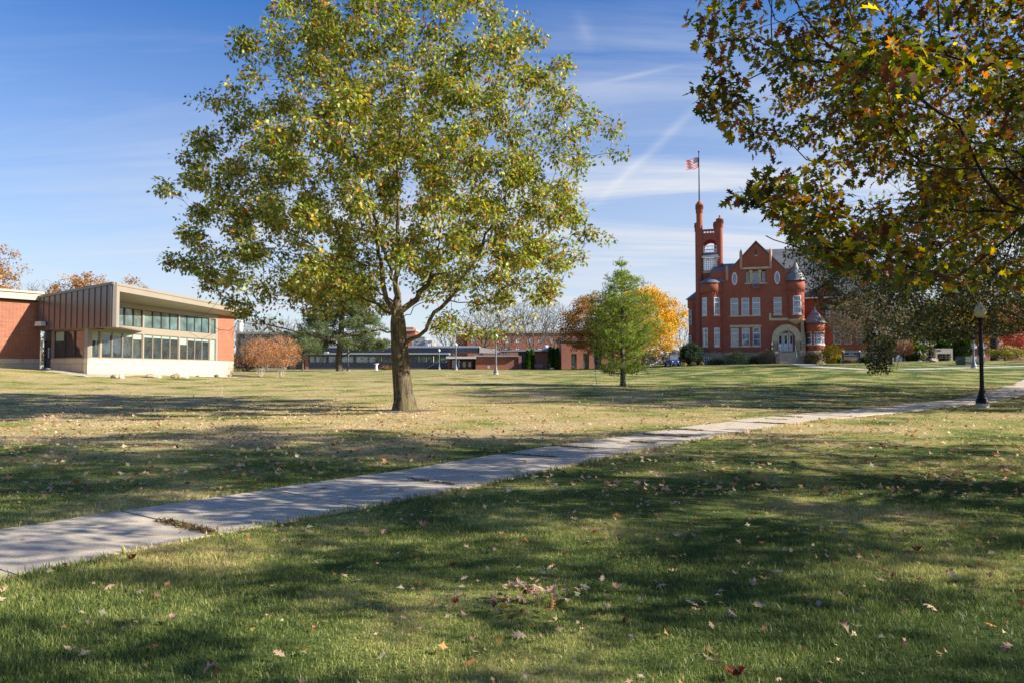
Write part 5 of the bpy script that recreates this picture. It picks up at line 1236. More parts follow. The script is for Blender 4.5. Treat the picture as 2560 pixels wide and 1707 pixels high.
def auto_tree(name, label, u, d, height, width, pal, kind='mid', lsize=.2, per=14, nend=260, bark='bark_grey', leaf='leaf_soft', seed=1, clear=.22, rbase=.22, spread=.7, shape='round', group=None, cat='tree', loc=None, shell=.5, asym=(0, 0), r0=.012, bf=.35, rmin=0, lean=(0, 0), fork=0, ends_only=False, down=.2):
    rs = np.random.RandomState(seed); base = at(u, d) if loc is None else loc
    h0 = height * clear; Rm = width / 2
    if shape == 'round': prof = [(h0, Rm * .45), (h0 + (height - h0) * .15, Rm * .85), (h0 + (height - h0) * .4, Rm), (h0 + (height - h0) * .65, Rm * .9), (h0 + (height - h0) * .85, Rm * .6), (height, Rm * .12)]
    elif shape == 'vase': prof = [(h0, Rm * .15), (h0 + (height - h0) * .3, Rm * .55), (h0 + (height - h0) * .65, Rm), (h0 + (height - h0) * .88, Rm * .8), (height, Rm * .2)]
    else: prof = [(h0, Rm * .8), (h0 + (height - h0) * .2, Rm), (h0 + (height - h0) * .5, Rm * .75), (h0 + (height - h0) * .8, Rm * .4), (height, Rm * .04)]
    s = Skel(); zs = [-.2, h0 * .5, h0, h0 + (height - h0) * .3, h0 + (height - h0) * .6, height * .88]
    s.chain([(lean[0] * z / height, lean[1] * z / height, z) for z in (zs if not fork else zs[:3])], step=max(.3, height / 40))
    for k in range(fork):
        a = 2 * math.pi * (k + rs.uniform(0, .6)) / fork; L = Rm * rs.uniform(.35, .7); i = len(s.p) - 1 if False else s.near((lean[0] * h0 / height, lean[1] * h0 / height, h0 * rs.uniform(.75, 1)))
        s.chain([s.p[i], (math.cos(a) * L * .4, math.sin(a) * L * .4, h0 + (height - h0) * .25), (math.cos(a) * L, math.sin(a) * L, h0 + (height - h0) * .6)], i, .4, rs, .05)
    pts = env_points(rs, nend, prof, asym, shell); pts = pts[np.argsort(np.linalg.norm(pts - np.array([0, 0, h0]), axis=1))]
    ends = s.grow(pts, rs, bf=bf, up=.8, step=max(.35, height / 28), jit=.05, minpar=2)
    if per == 0:
        t = thing(name, label, cat, base, 0, group); r = s.radii(r0, 2.1, rbase); obj('trunk', s.mesh('trunk', r, bark, rmin, .3), t); return t
    return make_tree(name, label, cat, base, s, ends, rs, per, spread, lsize, kind, pal, bark, leaf, rbase, group, r0=r0, rmin=rmin, down=down)

GOLD = ([(.60, .39, .04), (.54, .30, .03), (.66, .47, .08), (.38, .21, .03), (.46, .37, .05)], [34, 28, 20, 10, 8])
RUST = ([(.32, .15, .035), (.44, .22, .04), (.22, .095, .03), (.14, .065, .03), (.42, .27, .07)], [30, 25, 20, 15, 10])
BROWN = ([(.20, .11, .05), (.14, .08, .04), (.26, .15, .06), (.10, .06, .035)], [3, 3, 2, 2])
auto_tree('maple_tree', 'rounded golden orange maple behind the young pine, nearest the red hall', 1608, 128, 14.2, 13.6, GOLD, 'mid', .36, 62, 480, seed=4, clear=.16, rbase=.3, spread=.85, shell=.42)
auto_tree('oak_tree', 'thinning brown and rust oak left of the golden maple, above the brick classroom roof', 1490, 132, 13.4, 13.6, RUST, 'mid', .36, 44, 420, seed=5, clear=.22, rbase=.32, spread=.8, shell=.5)
BARE = 'bare grey trees behind the campus buildings'
for u, d, h, w, sd, lb in ((1205, 190, 17, 15, 6, 'bare tree over the charcoal hall roof, left of the bare trio'), (1262, 176, 16.5, 17, 7, 'bare forked tree above the annex roof, its limbs arching low'),
                           (1335, 180, 17.5, 16, 8, 'bare twiggy tree behind the annex roof vent'), (1388, 186, 17, 14, 9, 'bare tree against the left end of the brick classroom building'),
                           (1122, 200, 15, 12, 10, 'bare tree far behind, seen right of the oak trunk')):
    auto_tree('bare_tree', lb, u, d, h, w, None, per=0, nend=1150, seed=sd, clear=.2, rbase=.28, shape='vase', group=BARE, r0=.026, fork=5, shell=.45, bark='bark_grey')
for u, d, h, w, sd, lb in ((618, 150, 10.5, 10, 12, 'bare thin tree beside the library end, leftmost behind the orange shrubs'), (668, 156, 11.5, 12, 13, 'bare tree rising above the brown hall behind the left orange shrub'),
                           (722, 152, 11.0, 10, 14, 'bare tree between the right orange shrub and the big conifer'), (1702, 150, 12.5, 9, 16, 'bare tree leaning against the sky between golden maple and red hall'),
                           (100, 110, 13.6, 9, 15, 'bare tree showing over the library brick wing roof')):
    auto_tree('bare_tree', lb, u, d, h, w, None, per=0, nend=700, seed=sd, clear=.22, rbase=.16, shape='vase', group='bare thin trees in the distance', r0=.018, fork=3)
auto_tree('oak_tree', 'rust leaved oak top rising behind the ribbed end of the library roof', 205, 92, 12.6, 8.6, RUST, 'mid', .28, 30, 220, seed=17, rbase=.25, spread=.6, clear=.4)
auto_tree('oak_tree', 'rust leaved oak top showing over the middle of the library canopy', 322, 100, 12.7, 6.6, RUST, 'mid', .28, 30, 150, seed=18, rbase=.25, spread=.6, clear=.4)
auto_tree('maple_tree', 'half bare orange and gold tree at the far left edge above the brick wing', -62, 82, 15.4, 10.0, ([(.42, .22, .02), (.36, .13, .03), (.20, .13, .03)], [3, 3, 2]), 'mid', .28, 28, 280, seed=19, rbase=.25, spread=.7, clear=.3, r0=.016)

# conifers
PINEC = ([(.10, .14, .065), (.14, .18, .085), (.20, .23, .11), (.27, .28, .15)], [3, 4, 3, 1])
def old_pine():
    rs = np.random.RandomState(41); base = at(849, 98); s = Skel(); Hh = 14.6
    s.chain([(0, 0, -.3), (-.1, 0, 1.5), (.05, 0, 3.5), (.25, 0, 6), (.3, .1, 9), (.4, 0, 12), (.35, 0, 14)], step=.4); pads = []
    for k in range(46):
        z = 3.2 + 10.8 * (k / 45) ** .9; a = k * 2.399 + rs.uniform(-.3, .3); L = np.interp(z, [3, 4.5, 6, 8, 11, 14.4], [5.6, 6.6, 5.4, 4.2, 3.6, 1.0]) * rs.uniform(.7, 1.08)
        i = s.near((.1, 0, z)); tip = s.p[i] + np.array([math.cos(a) * L, math.sin(a) * L, rs.uniform(-.2, .9)])
        m = s.p[i] * .45 + tip * .55 + np.array([0, 0, .35]); s.chain([s.p[i], m, tip], i, .5, rs, .07)
        for j in range(11): pads.append(s.p[i] * (1 - f) + tip * f + rs.normal(size=3) * .6 * np.array([1, 1, .75]) if (f := rs.uniform(.4, 1.03)) else None)
    s.chain([s.p[s.near((0, 0, 1.6))], (1.5, -.3, 2.5), (3.4, -.5, 2.9), (5.6, -.4, 3.1)], s.near((0, 0, 1.6)), .4, rs, .05)
    for j in range(16): pads.append(np.array([rs.uniform(3, 6.6), rs.uniform(-1, 1), rs.uniform(2.9, 3.9)]))
    pads = np.array(pads); ends = s.grow(pads, rs, bf=.1, up=.1, step=.5, jit=.03, minpar=4, sag=0)
    make_tree('pine_tree', 'old broad pine with layered grey green boughs before the charcoal hall', 'tree', base, s, ends, rs, 46, .72, .42, 'tuft', PINEC, 'bark_pine', 'needle', .42, r0=.02, down=-.3, flat=.7)
old_pine()
def small_conifer():
    auto_tree('pine_tree', 'small thin trunked conifer beside the old pine, close to the orange shrubs', 757, 94, 5.4, 5.0, PINEC, 'tuft', .3, 26, 100, 'bark_pine', 'needle', 43, .42, .11, .55, 'cone', down=-.2)
small_conifer()
YP = ([(.17, .23, .040), (.25, .32, .060), (.32, .37, .10), (.36, .35, .13), (.14, .17, .045)], [4, 5, 3, 1, 2])
def young_pine():
    rs = np.random.RandomState(47); base = gpx(1557, 965); d = base.y; k = d / F; Hh = (964 - 648) * k; s = Skel()
    s.chain([(0, 0, -.15), (0, 0, .8), (-.02, 0, 3), (-.02, .02, 6), (-.05, 0, Hh - .4), (-.05, 0, Hh)], step=.18); E = []
    zz = .85
    while zz < Hh - .35:
        n = 6 if zz < Hh * .8 else 4
        for j in range(n):
            a = 2 * math.pi * (j + rs.uniform(-.25, .25)) / n + zz * 1.7
            R = np.interp(zz / Hh, [.08, .2, .32, .45, .6, .72, .82, .9, 1], [1.3, 2.15, 2.5, 2.55, 2.15, 1.6, .85, .45, .15]) * rs.uniform(.78, 1.08)
            i = s.near((0, 0, zz)); rise = R * rs.uniform(.22, .5) * (1.4 if zz > Hh * .75 else .6 if zz < 2 else 1)
            tip = s.p[i] + np.array([math.cos(a) * R, math.sin(a) * R, rise]); m = s.p[i] * .5 + tip * .5 - np.array([0, 0, R * .03])
            s.chain([s.p[i], m, tip], i, .22, rs, .02)
            nn = int(3 + R * 11)
            for q in range(nn):
                f = rs.uniform(.32, 1.0); E.append(s.p[i] * (1 - f) + tip * f + rs.normal(size=3) * np.array([.24, .24, .12]) * (R / 2.2 + .15))
        zz += np.interp(zz / Hh, [0, .5, .75, 1], [.40, .40, .45, .38])
    for q in ((1523, 700), (1518, 690), (1530, 715), (1598, 700), (1590, 712), (1585, 722), (1540, 660), (1570, 660)):
        p = P(q[0], q[1], d); E.append(np.array([p.x - base.x, 0, p.z - base.z]))
    E.append(np.array([-.05, 0, Hh])); E = np.array(E)
    ends = s.grow(E, rs, bf=.15, up=.15, step=.25, jit=.015, minpar=3, sag=0)
    make_tree('pine_tree', 'young bright green white pine with a pale branched trunk alone on the far lawn', 'tree', base, s, ends, rs, 6, .21, .18, 'tuft', YP, 'bark_grey', 'needle', .16, r0=.007, down=-.5, flare=.5)
    m = MB(); p0 = base + Vector((-2.45, -.3, 0)); p0.z = Hf(p0.x, p0.y)
    return base
YPB = young_pine()
def arborvitae(label, u0, u1, v0, v1, d, seed, group=None, loc=None, size=None):
    rs = np.random.RandomState(seed); k = d / F; b = at((u0 + u1) / 2, d) if loc is None else loc; w = (u1 - u0) * k; h = (v1 - v0) * k
    top = P(CU, v0, d).z; h = max(top - b.z, 1.0); s = Skel(); s.chain([(0, 0, -.1), (0, 0, h * .5), (0, 0, h * .92)], step=.25)
    n = 900; z = rs.uniform(0, 1, n) ** .85; R = w / 2 * np.interp(z, [0, .12, .45, .75, .92, 1], [.78, .95, 1, .8, .45, .08]) * (1 + .08 * np.sin(z * 25)); a = rs.uniform(0, 2 * np.pi, n); rr = R * rs.uniform(.55, 1.03, n)
    rr *= 1 + .07 * np.sin(a * 4 + z * 9)
    pos = np.stack([rr * np.cos(a), rr * np.sin(a), z * h], 1)
    t = thing('arborvitae', label, 'shrub', b, 0, group); obj('trunk', s.mesh('trunk', s.radii(.02, 2.2, .09), 'bark_dark'), t)
    E = pos[rs.choice(n, n * 4)] + rs.normal(size=(n * 4, 3)) * .08 * w; dr = np.stack([np.cos(np.arctan2(E[:, 1], E[:, 0])) * .5, np.sin(np.arctan2(E[:, 1], E[:, 0])) * .5, np.ones(len(E))], 1) + rs.normal(size=(len(E), 3)) * .25
    E[:, 2] = np.abs(E[:, 2]); c = palette(rs, len(E), [(.04, .085, .016), (.075, .13, .02), (.10, .16, .03)], [3, 3, 1], .2)
    V, T, C = scatter('spray', E, dr, np.full(len(E), .30 * max(.6, w / 1.6)), rs, c); obj('crown', mesh_tris('crown', V, T, ['needle'], col=C), t)
for i, (u0, u1, v0, lb) in enumerate(((1312, 1325, 877, 'leftmost of the five clipped columnar evergreens'), (1323, 1336.5, 875.5, 'taller columnar evergreen just left of the pale bench'), (1370, 1381, 868.5, 'columnar evergreen left in the trio behind the grey boulder'), (1379.5, 1389, 870.5, 'middle columnar evergreen of the trio by the annex corner'), (1387, 1399, 871, 'columnar evergreen of the trio closest to the end pier'))):
    arborvitae(lb, u0, u1, v0, 921, 141 + (i % 2), 60 + i, 'columnar evergreens by the annex')
arborvitae('dark clipped evergreen mass right behind the walking person', 2266, 2302, 864, 904, 118, 70)
arborvitae('tall dark evergreen between the pale board and the green utility box', 2386, 2421, 845, 902, 112, 71)
arborvitae('dark evergreen hidden behind the pale board under the low boughs', 2342, 2376, 858, 902, 120, 72)

def shrub(label, u, v0, d, width, pal, seed, n=500, kind='simple', lsize=.12, leaf='leaf_soft', name='shrub', stems=7, stem_mat='stem_pale', clear=.0, group=None, rbase=.034, v1=None, hfix=None, r0=.0055, per=12):
    rs = np.random.RandomState(seed); b = at(u, d) if v1 is None else gpx(u, v1); d = b.y
    h = (P(CU, v0, d).z - b.z) if hfix is None else hfix; h = max(h, .3); s = Skel(); s.node((0, 0, -.1), -1); s.node((0, 0, .03), 0)
    for k in range(stems):
        a = 2 * math.pi * (k + rs.uniform(-.3, .3)) / stems; L = width * rs.uniform(.12, .33)
        s.chain([s.p[0], (math.cos(a) * L * .22, math.sin(a) * L * .22, .05), (math.cos(a) * L * .55, math.sin(a) * L * .55, h * .28), (math.cos(a) * L, math.sin(a) * L, h * .62)], 0, max(.12, h / 14), rs, h * .008)
    hc = h * clear; prof = [(hc, width * .30), (hc + (h - hc) * .25, width * .47), (hc + (h - hc) * .55, width * .5), (hc + (h - hc) * .82, width * .36), (h, width * .08)]
    pts = env_points(rs, n, prof, shell=.5); pts = pts[np.argsort(np.linalg.norm(pts, axis=1))]; ends = s.grow(pts, rs, bf=.4, up=.6, step=max(.15, h / 12), jit=h * .006, minpar=1)
    t = thing(name, label, 'shrub', b, 0, group); obj('stems', s.mesh('stems', s.radii(r0, 2.1, rbase), stem_mat), t)
    V, T, C = leaf_cloud(rs, [s.p[i] for i in ends], per, width * .075, lsize, kind, pal, .0, jit=.22); V[:, 2] = np.maximum(V[:, 2], .01)
    obj('foliage', mesh_tris('foliage', V, T, [leaf], col=C), t)
ORS = ([(.44, .19, .07), (.56, .31, .15), (.30, .12, .045), (.26, .18, .06), (.62, .44, .26)], [34, 22, 20, 12, 10])
shrub('pale stemmed orange autumn shrub nearest the library end', 651, 842, 75, 3.7, ORS, 81, 420, 'simple', .115, stems=12, clear=.27, v1=940, name='autumn_shrub', group='orange shrubs beside the library', per=13)
shrub('pale stemmed orange autumn shrub in front of the big conifer', 704, 838, 75, 3.9, ORS, 82, 460, 'simple', .115, stems=14, clear=.27, v1=942, name='autumn_shrub', group='orange shrubs beside the library', per=13)
shrub('low reddish brown bush behind the left orange shrub by the library wall', 612, 885, 96, 4.2, BROWN, 83, 260, 'simple', .14, stems=9, stem_mat='bark_grey')
shrub('low reddish bush before the charcoal hall, left of the oak trunk', 966, 913, 118, 2.3, ([(.30, .10, .08), (.16, .12, .05), (.10, .10, .04)], [3, 2, 2]), 84, 120, 'simple', .14, stems=7)
DKG = ([(.022, .042, .018), (.035, .06, .025), (.05, .075, .03)], [3, 3, 1]); VAR = ([(.06, .11, .04), (.11, .16, .06), (.30, .34, .16), (.22, .26, .10)], [3, 3, 2, 2])
TAN = ([(.22, .17, .09), (.30, .23, .13), (.15, .14, .06), (.36, .22, .12)], [3, 3, 3, 1]); FOR = ([(.60, .44, .03), (.50, .38, .04), (.34, .32, .04), (.18, .20, .04)], [4, 3, 2, 2]); GRY = ([(.05, .07, .03), (.10, .11, .05), (.16, .14, .07)], [2, 3, 2])
def hloc(u, off):   # in front of the hall facade
    fr = HALL; x = fr.px(u, 900, -off)[0]; w = fr.world(x, -off); return w
def hshrub(label, u0, u1, v0, off, pal, seed, n=260, ls=.13, **k):
    w = hloc((u0 + u1) / 2, off); uu = CU + w.x / w.y * F; d = w.y; shrub(label, uu, v0, d, (u1 - u0) * d / F, pal, seed, n, 'simple', ls, **k)
hshrub('large dark green yew at the left corner of the red hall', 1698, 1754, 855, 3.0, DKG, 91, 700, .16, leaf='needle', stem_mat='bark_dark', per=16)
hshrub('low dark shrub under the left round turret', 1768, 1808, 895, 2.6, GRY, 92, 220)
hshrub('rounded variegated green shrub below the ground floor windows', 1808, 1876, 878, 2.6, VAR, 93, 420)
hshrub('small olive shrub between the rounded green one and the brown one', 1872, 1898, 889, 2.4, GRY, 94, 160)
hshrub('tan and brown shrub just left of the entrance steps', 1893, 1941, 873, 3.0, TAN, 95, 340)
hshrub('tan and brown shrub just right of the entrance steps', 2006, 2046, 880, 3.2, TAN, 96, 300)
hshrub('bright yellow shrub beside the dark blue sign', 2050, 2108, 862, 2.6, FOR, 97, 520, .15, name='yellow_shrub')
hshrub('small round clipped evergreen at the foot of the yellow shrub', 2093, 2105, 892, 4.0, DKG, 98, 120, .09, leaf='needle')
hshrub('low tan plants growing under the dark blue sign', 2110, 2146, 895, 1.6, TAN, 99, 140)
hshrub('dark low shrub by the wing, right of the dark blue sign', 2150, 2174, 891, 1.6, DKG, 100, 180, leaf='needle')
for i, (u0, u1, lb) in enumerate(((1703, 1717, 'small straw coloured ornamental grass tuft at the left end of the yew bed'), (1726, 1740, 'brightest straw ornamental grass tuft in front of the yew'), (1750, 1758, 'small brown tuft by the left turret base'))):
    hshrub(lb, u0, u1, 904, 6.0, ([(.50, .38, .20), (.40, .30, .16)], [1, 1]), 110 + i, 60, .14, hfix=.45, name='ornamental_grass', group='straw tufts in front of the yew')

auto_tree('crabapple_tree', 'small wispy tree with sparse grey brown leaves in front of the red hall wing', 2228, 76, 7.4, 9.0, ([(.20, .15, .10), (.26, .20, .13), (.13, .11, .05), (.12, .08, .05)], [3, 2, 3, 2]), 'simple', .15, 34, 460, seed=51, clear=.28, rbase=.20, spread=.55, asym=(-2.2, 0), r0=.012, fork=4)
auto_tree('oak_tree', 'dark trunked tree at the right end of the red hall, behind the small wispy tree', 2206, 96, 13.5, 11, MIDC, 'mid', .26, 45, 300, 'bark_dark', seed=52, clear=.36, rbase=.46, spread=.8)
auto_tree('oak_tree', 'thick dark trunked tree with thin brown orange leaves right of both lamp posts', 2487, 101, 15, 13, ([(.30, .14, .06), (.22, .11, .05), (.40, .24, .08)], [3, 2, 2]), 'mid', .25, 22, 300, 'bark_dark', seed=53, clear=.42, rbase=.50, spread=.8)
auto_tree('maple_tree', 'yellow leaved slender tree behind the grey lamp post', 2450, 122, 9.5, 8.5, ([(.62, .42, .02), (.50, .36, .03), (.55, .25, .03)], [4, 2, 2]), 'mid', .30, 40, 240, 'bark_grey', seed=54, clear=.30, rbase=.14, spread=.7, lean=(-1.2, 0))
auto_tree('maple_tree', 'orange and coral maple behind the dark lamp post, second from the right edge', 2512, 128, 10.5, 10, ([(.60, .24, .06), (.55, .32, .14), (.50, .14, .08)], [3, 2, 2]), 'mid', .30, 42, 280, 'bark_dark', seed=55, clear=.22, rbase=.2, spread=.75)
auto_tree('maple_tree', 'crimson pink maple at the far right edge', 2582, 118, 10, 10, ([(.48, .09, .10), (.42, .12, .12), (.55, .2, .14)], [3, 2, 2]), 'mid', .28, 40, 280, 'bark_dark', seed=56, clear=.2, rbase=.2, spread=.75)
shrub('low tangled bush with green and yellow leaves at the foot of the right trees', 2522, 868, 96, 4.6, ([(.14, .16, .04), (.30, .26, .06), (.26, .12, .05)], [3, 2, 1]), 57, 260, 'simple', .17, stems=6, stem_mat='bark_dark', clear=.2, rbase=.12)
auto_tree('redbud_tree', 'small red leaved many stemmed tree before the blue grey garage', 2258, 112, 3.6, 4.6, ([(.22, .09, .06), (.24, .14, .08)], [1, 1]), 'simple', .18, 14, 110, 'bark_dark', seed=58, clear=.3, rbase=.10, spread=.4, fork=4)
auto_tree('maple_tree', 'yellow green tree filling the gap above the walking person', 2325, 132, 11, 12, ([(.30, .30, .05), (.20, .22, .05), (.45, .36, .06)], [3, 2, 1]), 'mid', .32, 45, 300, 'bark_dark', seed=59, clear=.2, rbase=.2, spread=.8)
auto_tree('oak_tree', 'tall dull green tree behind the utility box and yellow tree', 2400, 140, 15, 14, MIDC, 'mid', .34, 50, 320, 'bark_dark', seed=61, clear=.25, rbase=.3, spread=.9)
auto_tree('oak_tree', 'brown leaved tree partly outside the right edge of the view', 2640, 108, 13, 12, RUST, 'mid', .28, 34, 260, 'bark_dark', seed=62, clear=.25, rbase=.3, spread=.9)
# far-off tree line that closes the horizon
def woods():
    rs = np.random.RandomState(77); n = 30000
    x = rs.uniform(-420, 420, n); y = rs.uniform(300, 360, n); hgt = 9 + 3.5 * np.sin(x * .05) + 2.2 * np.sin(x * .17 + 1) + 1.5 * np.sin(x * .41)
    z = 1.6 + rs.uniform(0, 1, n) ** .8 * hgt; pos = np.stack([x, y, z], 1); d = rs.normal(size=(n, 3)); c = palette(rs, n, [(.12, .10, .075), (.16, .12, .08), (.08, .09, .05), (.20, .13, .07)], [4, 3, 2, 1])
    V, T, C = scatter('simple', pos, d, rs.uniform(1.4, 2.8, n), rs, c); tag(obj('distant_woods', mesh_tris('distant_woods', V, T, ['leaf_dry'], col=C)), kind='stuff')
woods()

# ------------------------------------------------------------------ lamp posts and small things
def lamp_proto(label, mat, globe, loc, hgt, kind='flared', group='globe lamp posts round the lawn'):
    t = thing('lamp_post', label, 'lamp post', loc, 0, group); s = hgt / 4.25
    b = MB(); b.lathe([(.0, 0), (.26, 0), (.26, .10), (.22, .12), (.22, .17)], 0, 0, 12, 'far_concrete', smooth=False); b.build('footing', t)
    b = MB(); b.lathe([(.235, .17), (.235, .27), (.21, .29), (.21, .36), (.17, .40), (.165, .44), (.125, .60), (.095, .76), (.080, .85)], 0, 0, 16, mat); b.build('base', t)
    b = MB(); b.lathe([(.080, .85), (.074, 1.2), (.076, 3.42 * s)], 0, 0, 16, mat); b.build('pole', t)
    z = 3.42 * s; b = MB(); b.lathe([(.060, z), (.085, z + .03), (.10, z + .09), (.13, z + .12), (.10, z + .16), (.0, z + .16)], 0, 0, 16, mat); b.build('collar', t)
    z += .15; g = MB()
    if kind == 'acorn': pr = [(.09, z), (.16, z + .07), (.215, z + .22), (.205, z + .36), (.15, z + .46), (.155, z + .475), (.11, z + .53), (.115, z + .545), (.05, z + .61), (0, z + .62)]
    else: pr = [(.085, z)] + [(.21 * math.sin(a), z + .21 - .21 * math.cos(a)) for a in np.linspace(.45, 2.6, 12)] + [(.09, z + .42), (.07, z + .48), (0, z + .5)]
    g.lathe(pr, 0, 0, 24, globe); g.build('globe', t)
    f = MB(); zt = pr[-1][1]; f.lathe([(.06, zt - .03), (.03, zt + .02), (.035, zt + .05), (0, zt + .1)], 0, 0, 10, mat); f.build('finial', t)
    return t
nb = gpx(2456, 1018); nl = lamp_proto('black lamp post with a cream acorn globe beside the concrete walk at right', 'iron_black', 'lamp_globe', nb, 4.25, 'acorn')
gb = gpx(2434, 921); gl_ = lamp_proto('grey lamp post with a clear round globe by the green utility box', 'iron_grey', 'lamp_globe_white', at(2434, 68), 4.1)
for u, d, lb in ((1240, 73, 'grey lamp post on the lawn with its globe lost in the big oak leaves'), (1140, 108, 'grey lamp post before the pale entrance canopy of the charcoal hall'), (871, 100, 'pale lamp post right of the old pine trunk'), (1098, 144, 'farthest grey lamp post, before the window band right of the big oak trunk')):
    copy_tree(gl_, None, at(u, d), label=lb)
def bollard_light(label, u, v, d):
    t = thing('path_light', label, 'path light', at(u, d), 0, 'small white globe path lights'); z = P(CU, v, d).z - Hf(*at(u, d)[:2])
    b = MB(); b.lathe([(.05, 0), (.04, z - .15)], 0, 0, 8, 'iron_grey'); b.build('pole', t); g = MB(); g.lathe([(.18 * math.sin(a), z - .18 * math.cos(a)) for a in np.linspace(0, math.pi, 9)], 0, 0, 12, 'lamp_globe_white'); g.build('globe', t)
bollard_light('small white globe light before the blue grey garage', 2261, 873, 112); bollard_light('small white globe light on a short pole at the right edge', 2550, 885, 108)
def rock(label, u0, u1, v0, v1, mat, seed, d=None, name='boulder', group=None):
    b = gpx((u0 + u1) / 2, v1) if d is None else at((u0 + u1) / 2, d); d = b.y; w = (u1 - u0) * d / F; h = max((v1 - v0) * d / F, .15); rs = np.random.RandomState(seed)
    vs = []; fs = []; n, m = 12, 7
    for j in range(m):
        ph = math.pi * j / (m - 1)
        for i in range(n):
            a = 2 * math.pi * i / n; r = 1 + .18 * math.sin(3 * a + seed) + rs.uniform(-.12, .12); r = r if 0 < j < m - 1 else 1
            x, y, z = math.sin(ph) * math.cos(a) * r, math.sin(ph) * math.sin(a) * r, math.cos(ph) * (1 + .12 * math.sin(2 * a + seed)); vs.append((np.sign(x) * abs(x) ** .8 * w / 2, np.sign(y) * abs(y) ** .8 * w * .36, h * .35 + max(z, -.6) * h * .62))
    for j in range(m - 1):
        for i in range(n): fs.append((j * n + i, (j + 1) * n + i, (j + 1) * n + (i + 1) % n, j * n + (i + 1) % n))
    mb = MB(); mb.add(vs, fs, mat); o = mb.build(name, None, b); tag(o, label, 'rock', group)
def rz1(X0, X1, Y0, Y1): return X0 * .27211, X1 * .27211, 660 + Y0 * .27211, 660 + Y1 * .27211
for i, (a, lb) in enumerate((((1020, 1092, 1010, 1046), 'tan block stone in the gravel below the first lower windows'), ((1092, 1136, 1014, 1048), 'white stone touching the first tan block in the library gravel'), ((1325, 1435, 1003, 1042), 'wide flat brown rock below the second group of library windows'), ((1575, 1665, 1000, 1043), 'tallest brown rock in the library gravel, below the third window group'), ((1668, 1732, 1020, 1046), 'pale rock right beside the tallest brown rock'), ((1800, 1842, 1016, 1034), 'small flat brown rock near the end of the window wall'), ((1968, 2024, 1006, 1036), 'squarish tan rock below the brick pier of the library'), ((1436, 1480, 1022, 1044), 'small pale rock beside the wide flat brown rock'))):
    rock(lb, *rz1(*a), 'rock_pale' if i in (1, 4, 7) else 'rock', 200 + i, group='rocks in the gravel along the library')
rock('grey rounded boulder on the grass before the evergreen trio', 1373.5, 1385, 914, 919.5, 'rock_pale', 221, 132); rock('pale low boulder beside the dark picnic bench', 2322, 2344, 896, 906, 'rock', 222, 88)
rock('small white rock before the tall narrow windows', 1448, 1456, 915, 918.5, 'rock_pale', 223, 130)
# gravel bed along the library, bare soil rings at the trees, mulch
def patch(name, cx, cy, rx, ry, mat, rot=0, z=.02, seed=0, kind='structure', h=.03):
    rs = np.random.RandomState(seed); n = 40; vs = [(cx, cy, Hf(cx, cy) + z + h)]
    for ring in (.6, 1.0):
        for k in range(n):
            a = 2 * math.pi * k / n; r = ring * (1 + .13 * math.sin(3 * a + seed) + .09 * math.sin(7 * a + seed * 2) + rs.uniform(-.05, .05)); x = rx * r * math.cos(a); y = ry * r * math.sin(a)
            X = cx + x * math.cos(rot) - y * math.sin(rot); Y = cy + x * math.sin(rot) + y * math.cos(rot); vs.append((X, Y, Hf(X, Y) + (z + h * .6 if ring < .9 else -.01)))
    fs = [(0, 1 + k, 1 + (k + 1) % n) for k in range(n)] + [(1 + k, 1 + n + k, 1 + n + (k + 1) % n, 1 + (k + 1) % n) for k in range(n)]
    mb = MB(); mb.add(vs, fs, mat, True); return tag(mb.build(name), kind=kind)
patch('bare_soil', OAK.x, OAK.y - .1, 1.25, .95, 'soil', seed=1, z=.0, h=.05); patch('bare_soil', YPB.x, YPB.y, .55, .5, 'soil', seed=2, z=0, h=.05)
def gravel_bed():
    a = np.array((-.5735 * 54, 54.0)); b = np.array((-.3757 * 77, 77.0)); d = (b - a) / np.linalg.norm(b - a); n = np.array([d[1], -d[0]])
    mb = MB(); L = np.linalg.norm(b - a); vs = []; m = 60
    for k in range(m + 1):
        t = -1.2 + (L + 2.5) * k / m; w = 1.25 + .35 * math.sin(t * .9) + .2 * math.sin(t * 2.3)
        for s_ in (-.2, w * .6, w):
            p = a + d * t + n * s_; vs.append((p[0], p[1], Hf(*p) + (.05 if s_ < w * .9 else -.01)))
    mb.add(vs, [(3 * k + j, 3 * k + j + 1, 3 * k + j + 4, 3 * k + j + 3) for k in range(m) for j in (0, 1)], 'gravel', True)
    q = np.array((-36.2, 57.0)); e = (q - a) / np.linalg.norm(q - a); nn = np.array([-.5, -.866]); vs = []
    for k in range(25):
        t = -.8 + 7.2 * k / 24; w = .9 + .2 * math.sin(t * 2)
        for s_ in (-.2, w * .6, w): p = a + e * t + nn * s_; vs.append((p[0], p[1], Hf(*p) + (.045 if s_ < w * .9 else -.01)))
    mb.add(vs, [(3 * k + j, 3 * k + j + 1, 3 * k + j + 4, 3 * k + j + 3) for k in range(24) for j in (0, 1)], 'gravel', True)
    return tag(mb.build('gravel_bed'), kind='structure')
gravel_bed()
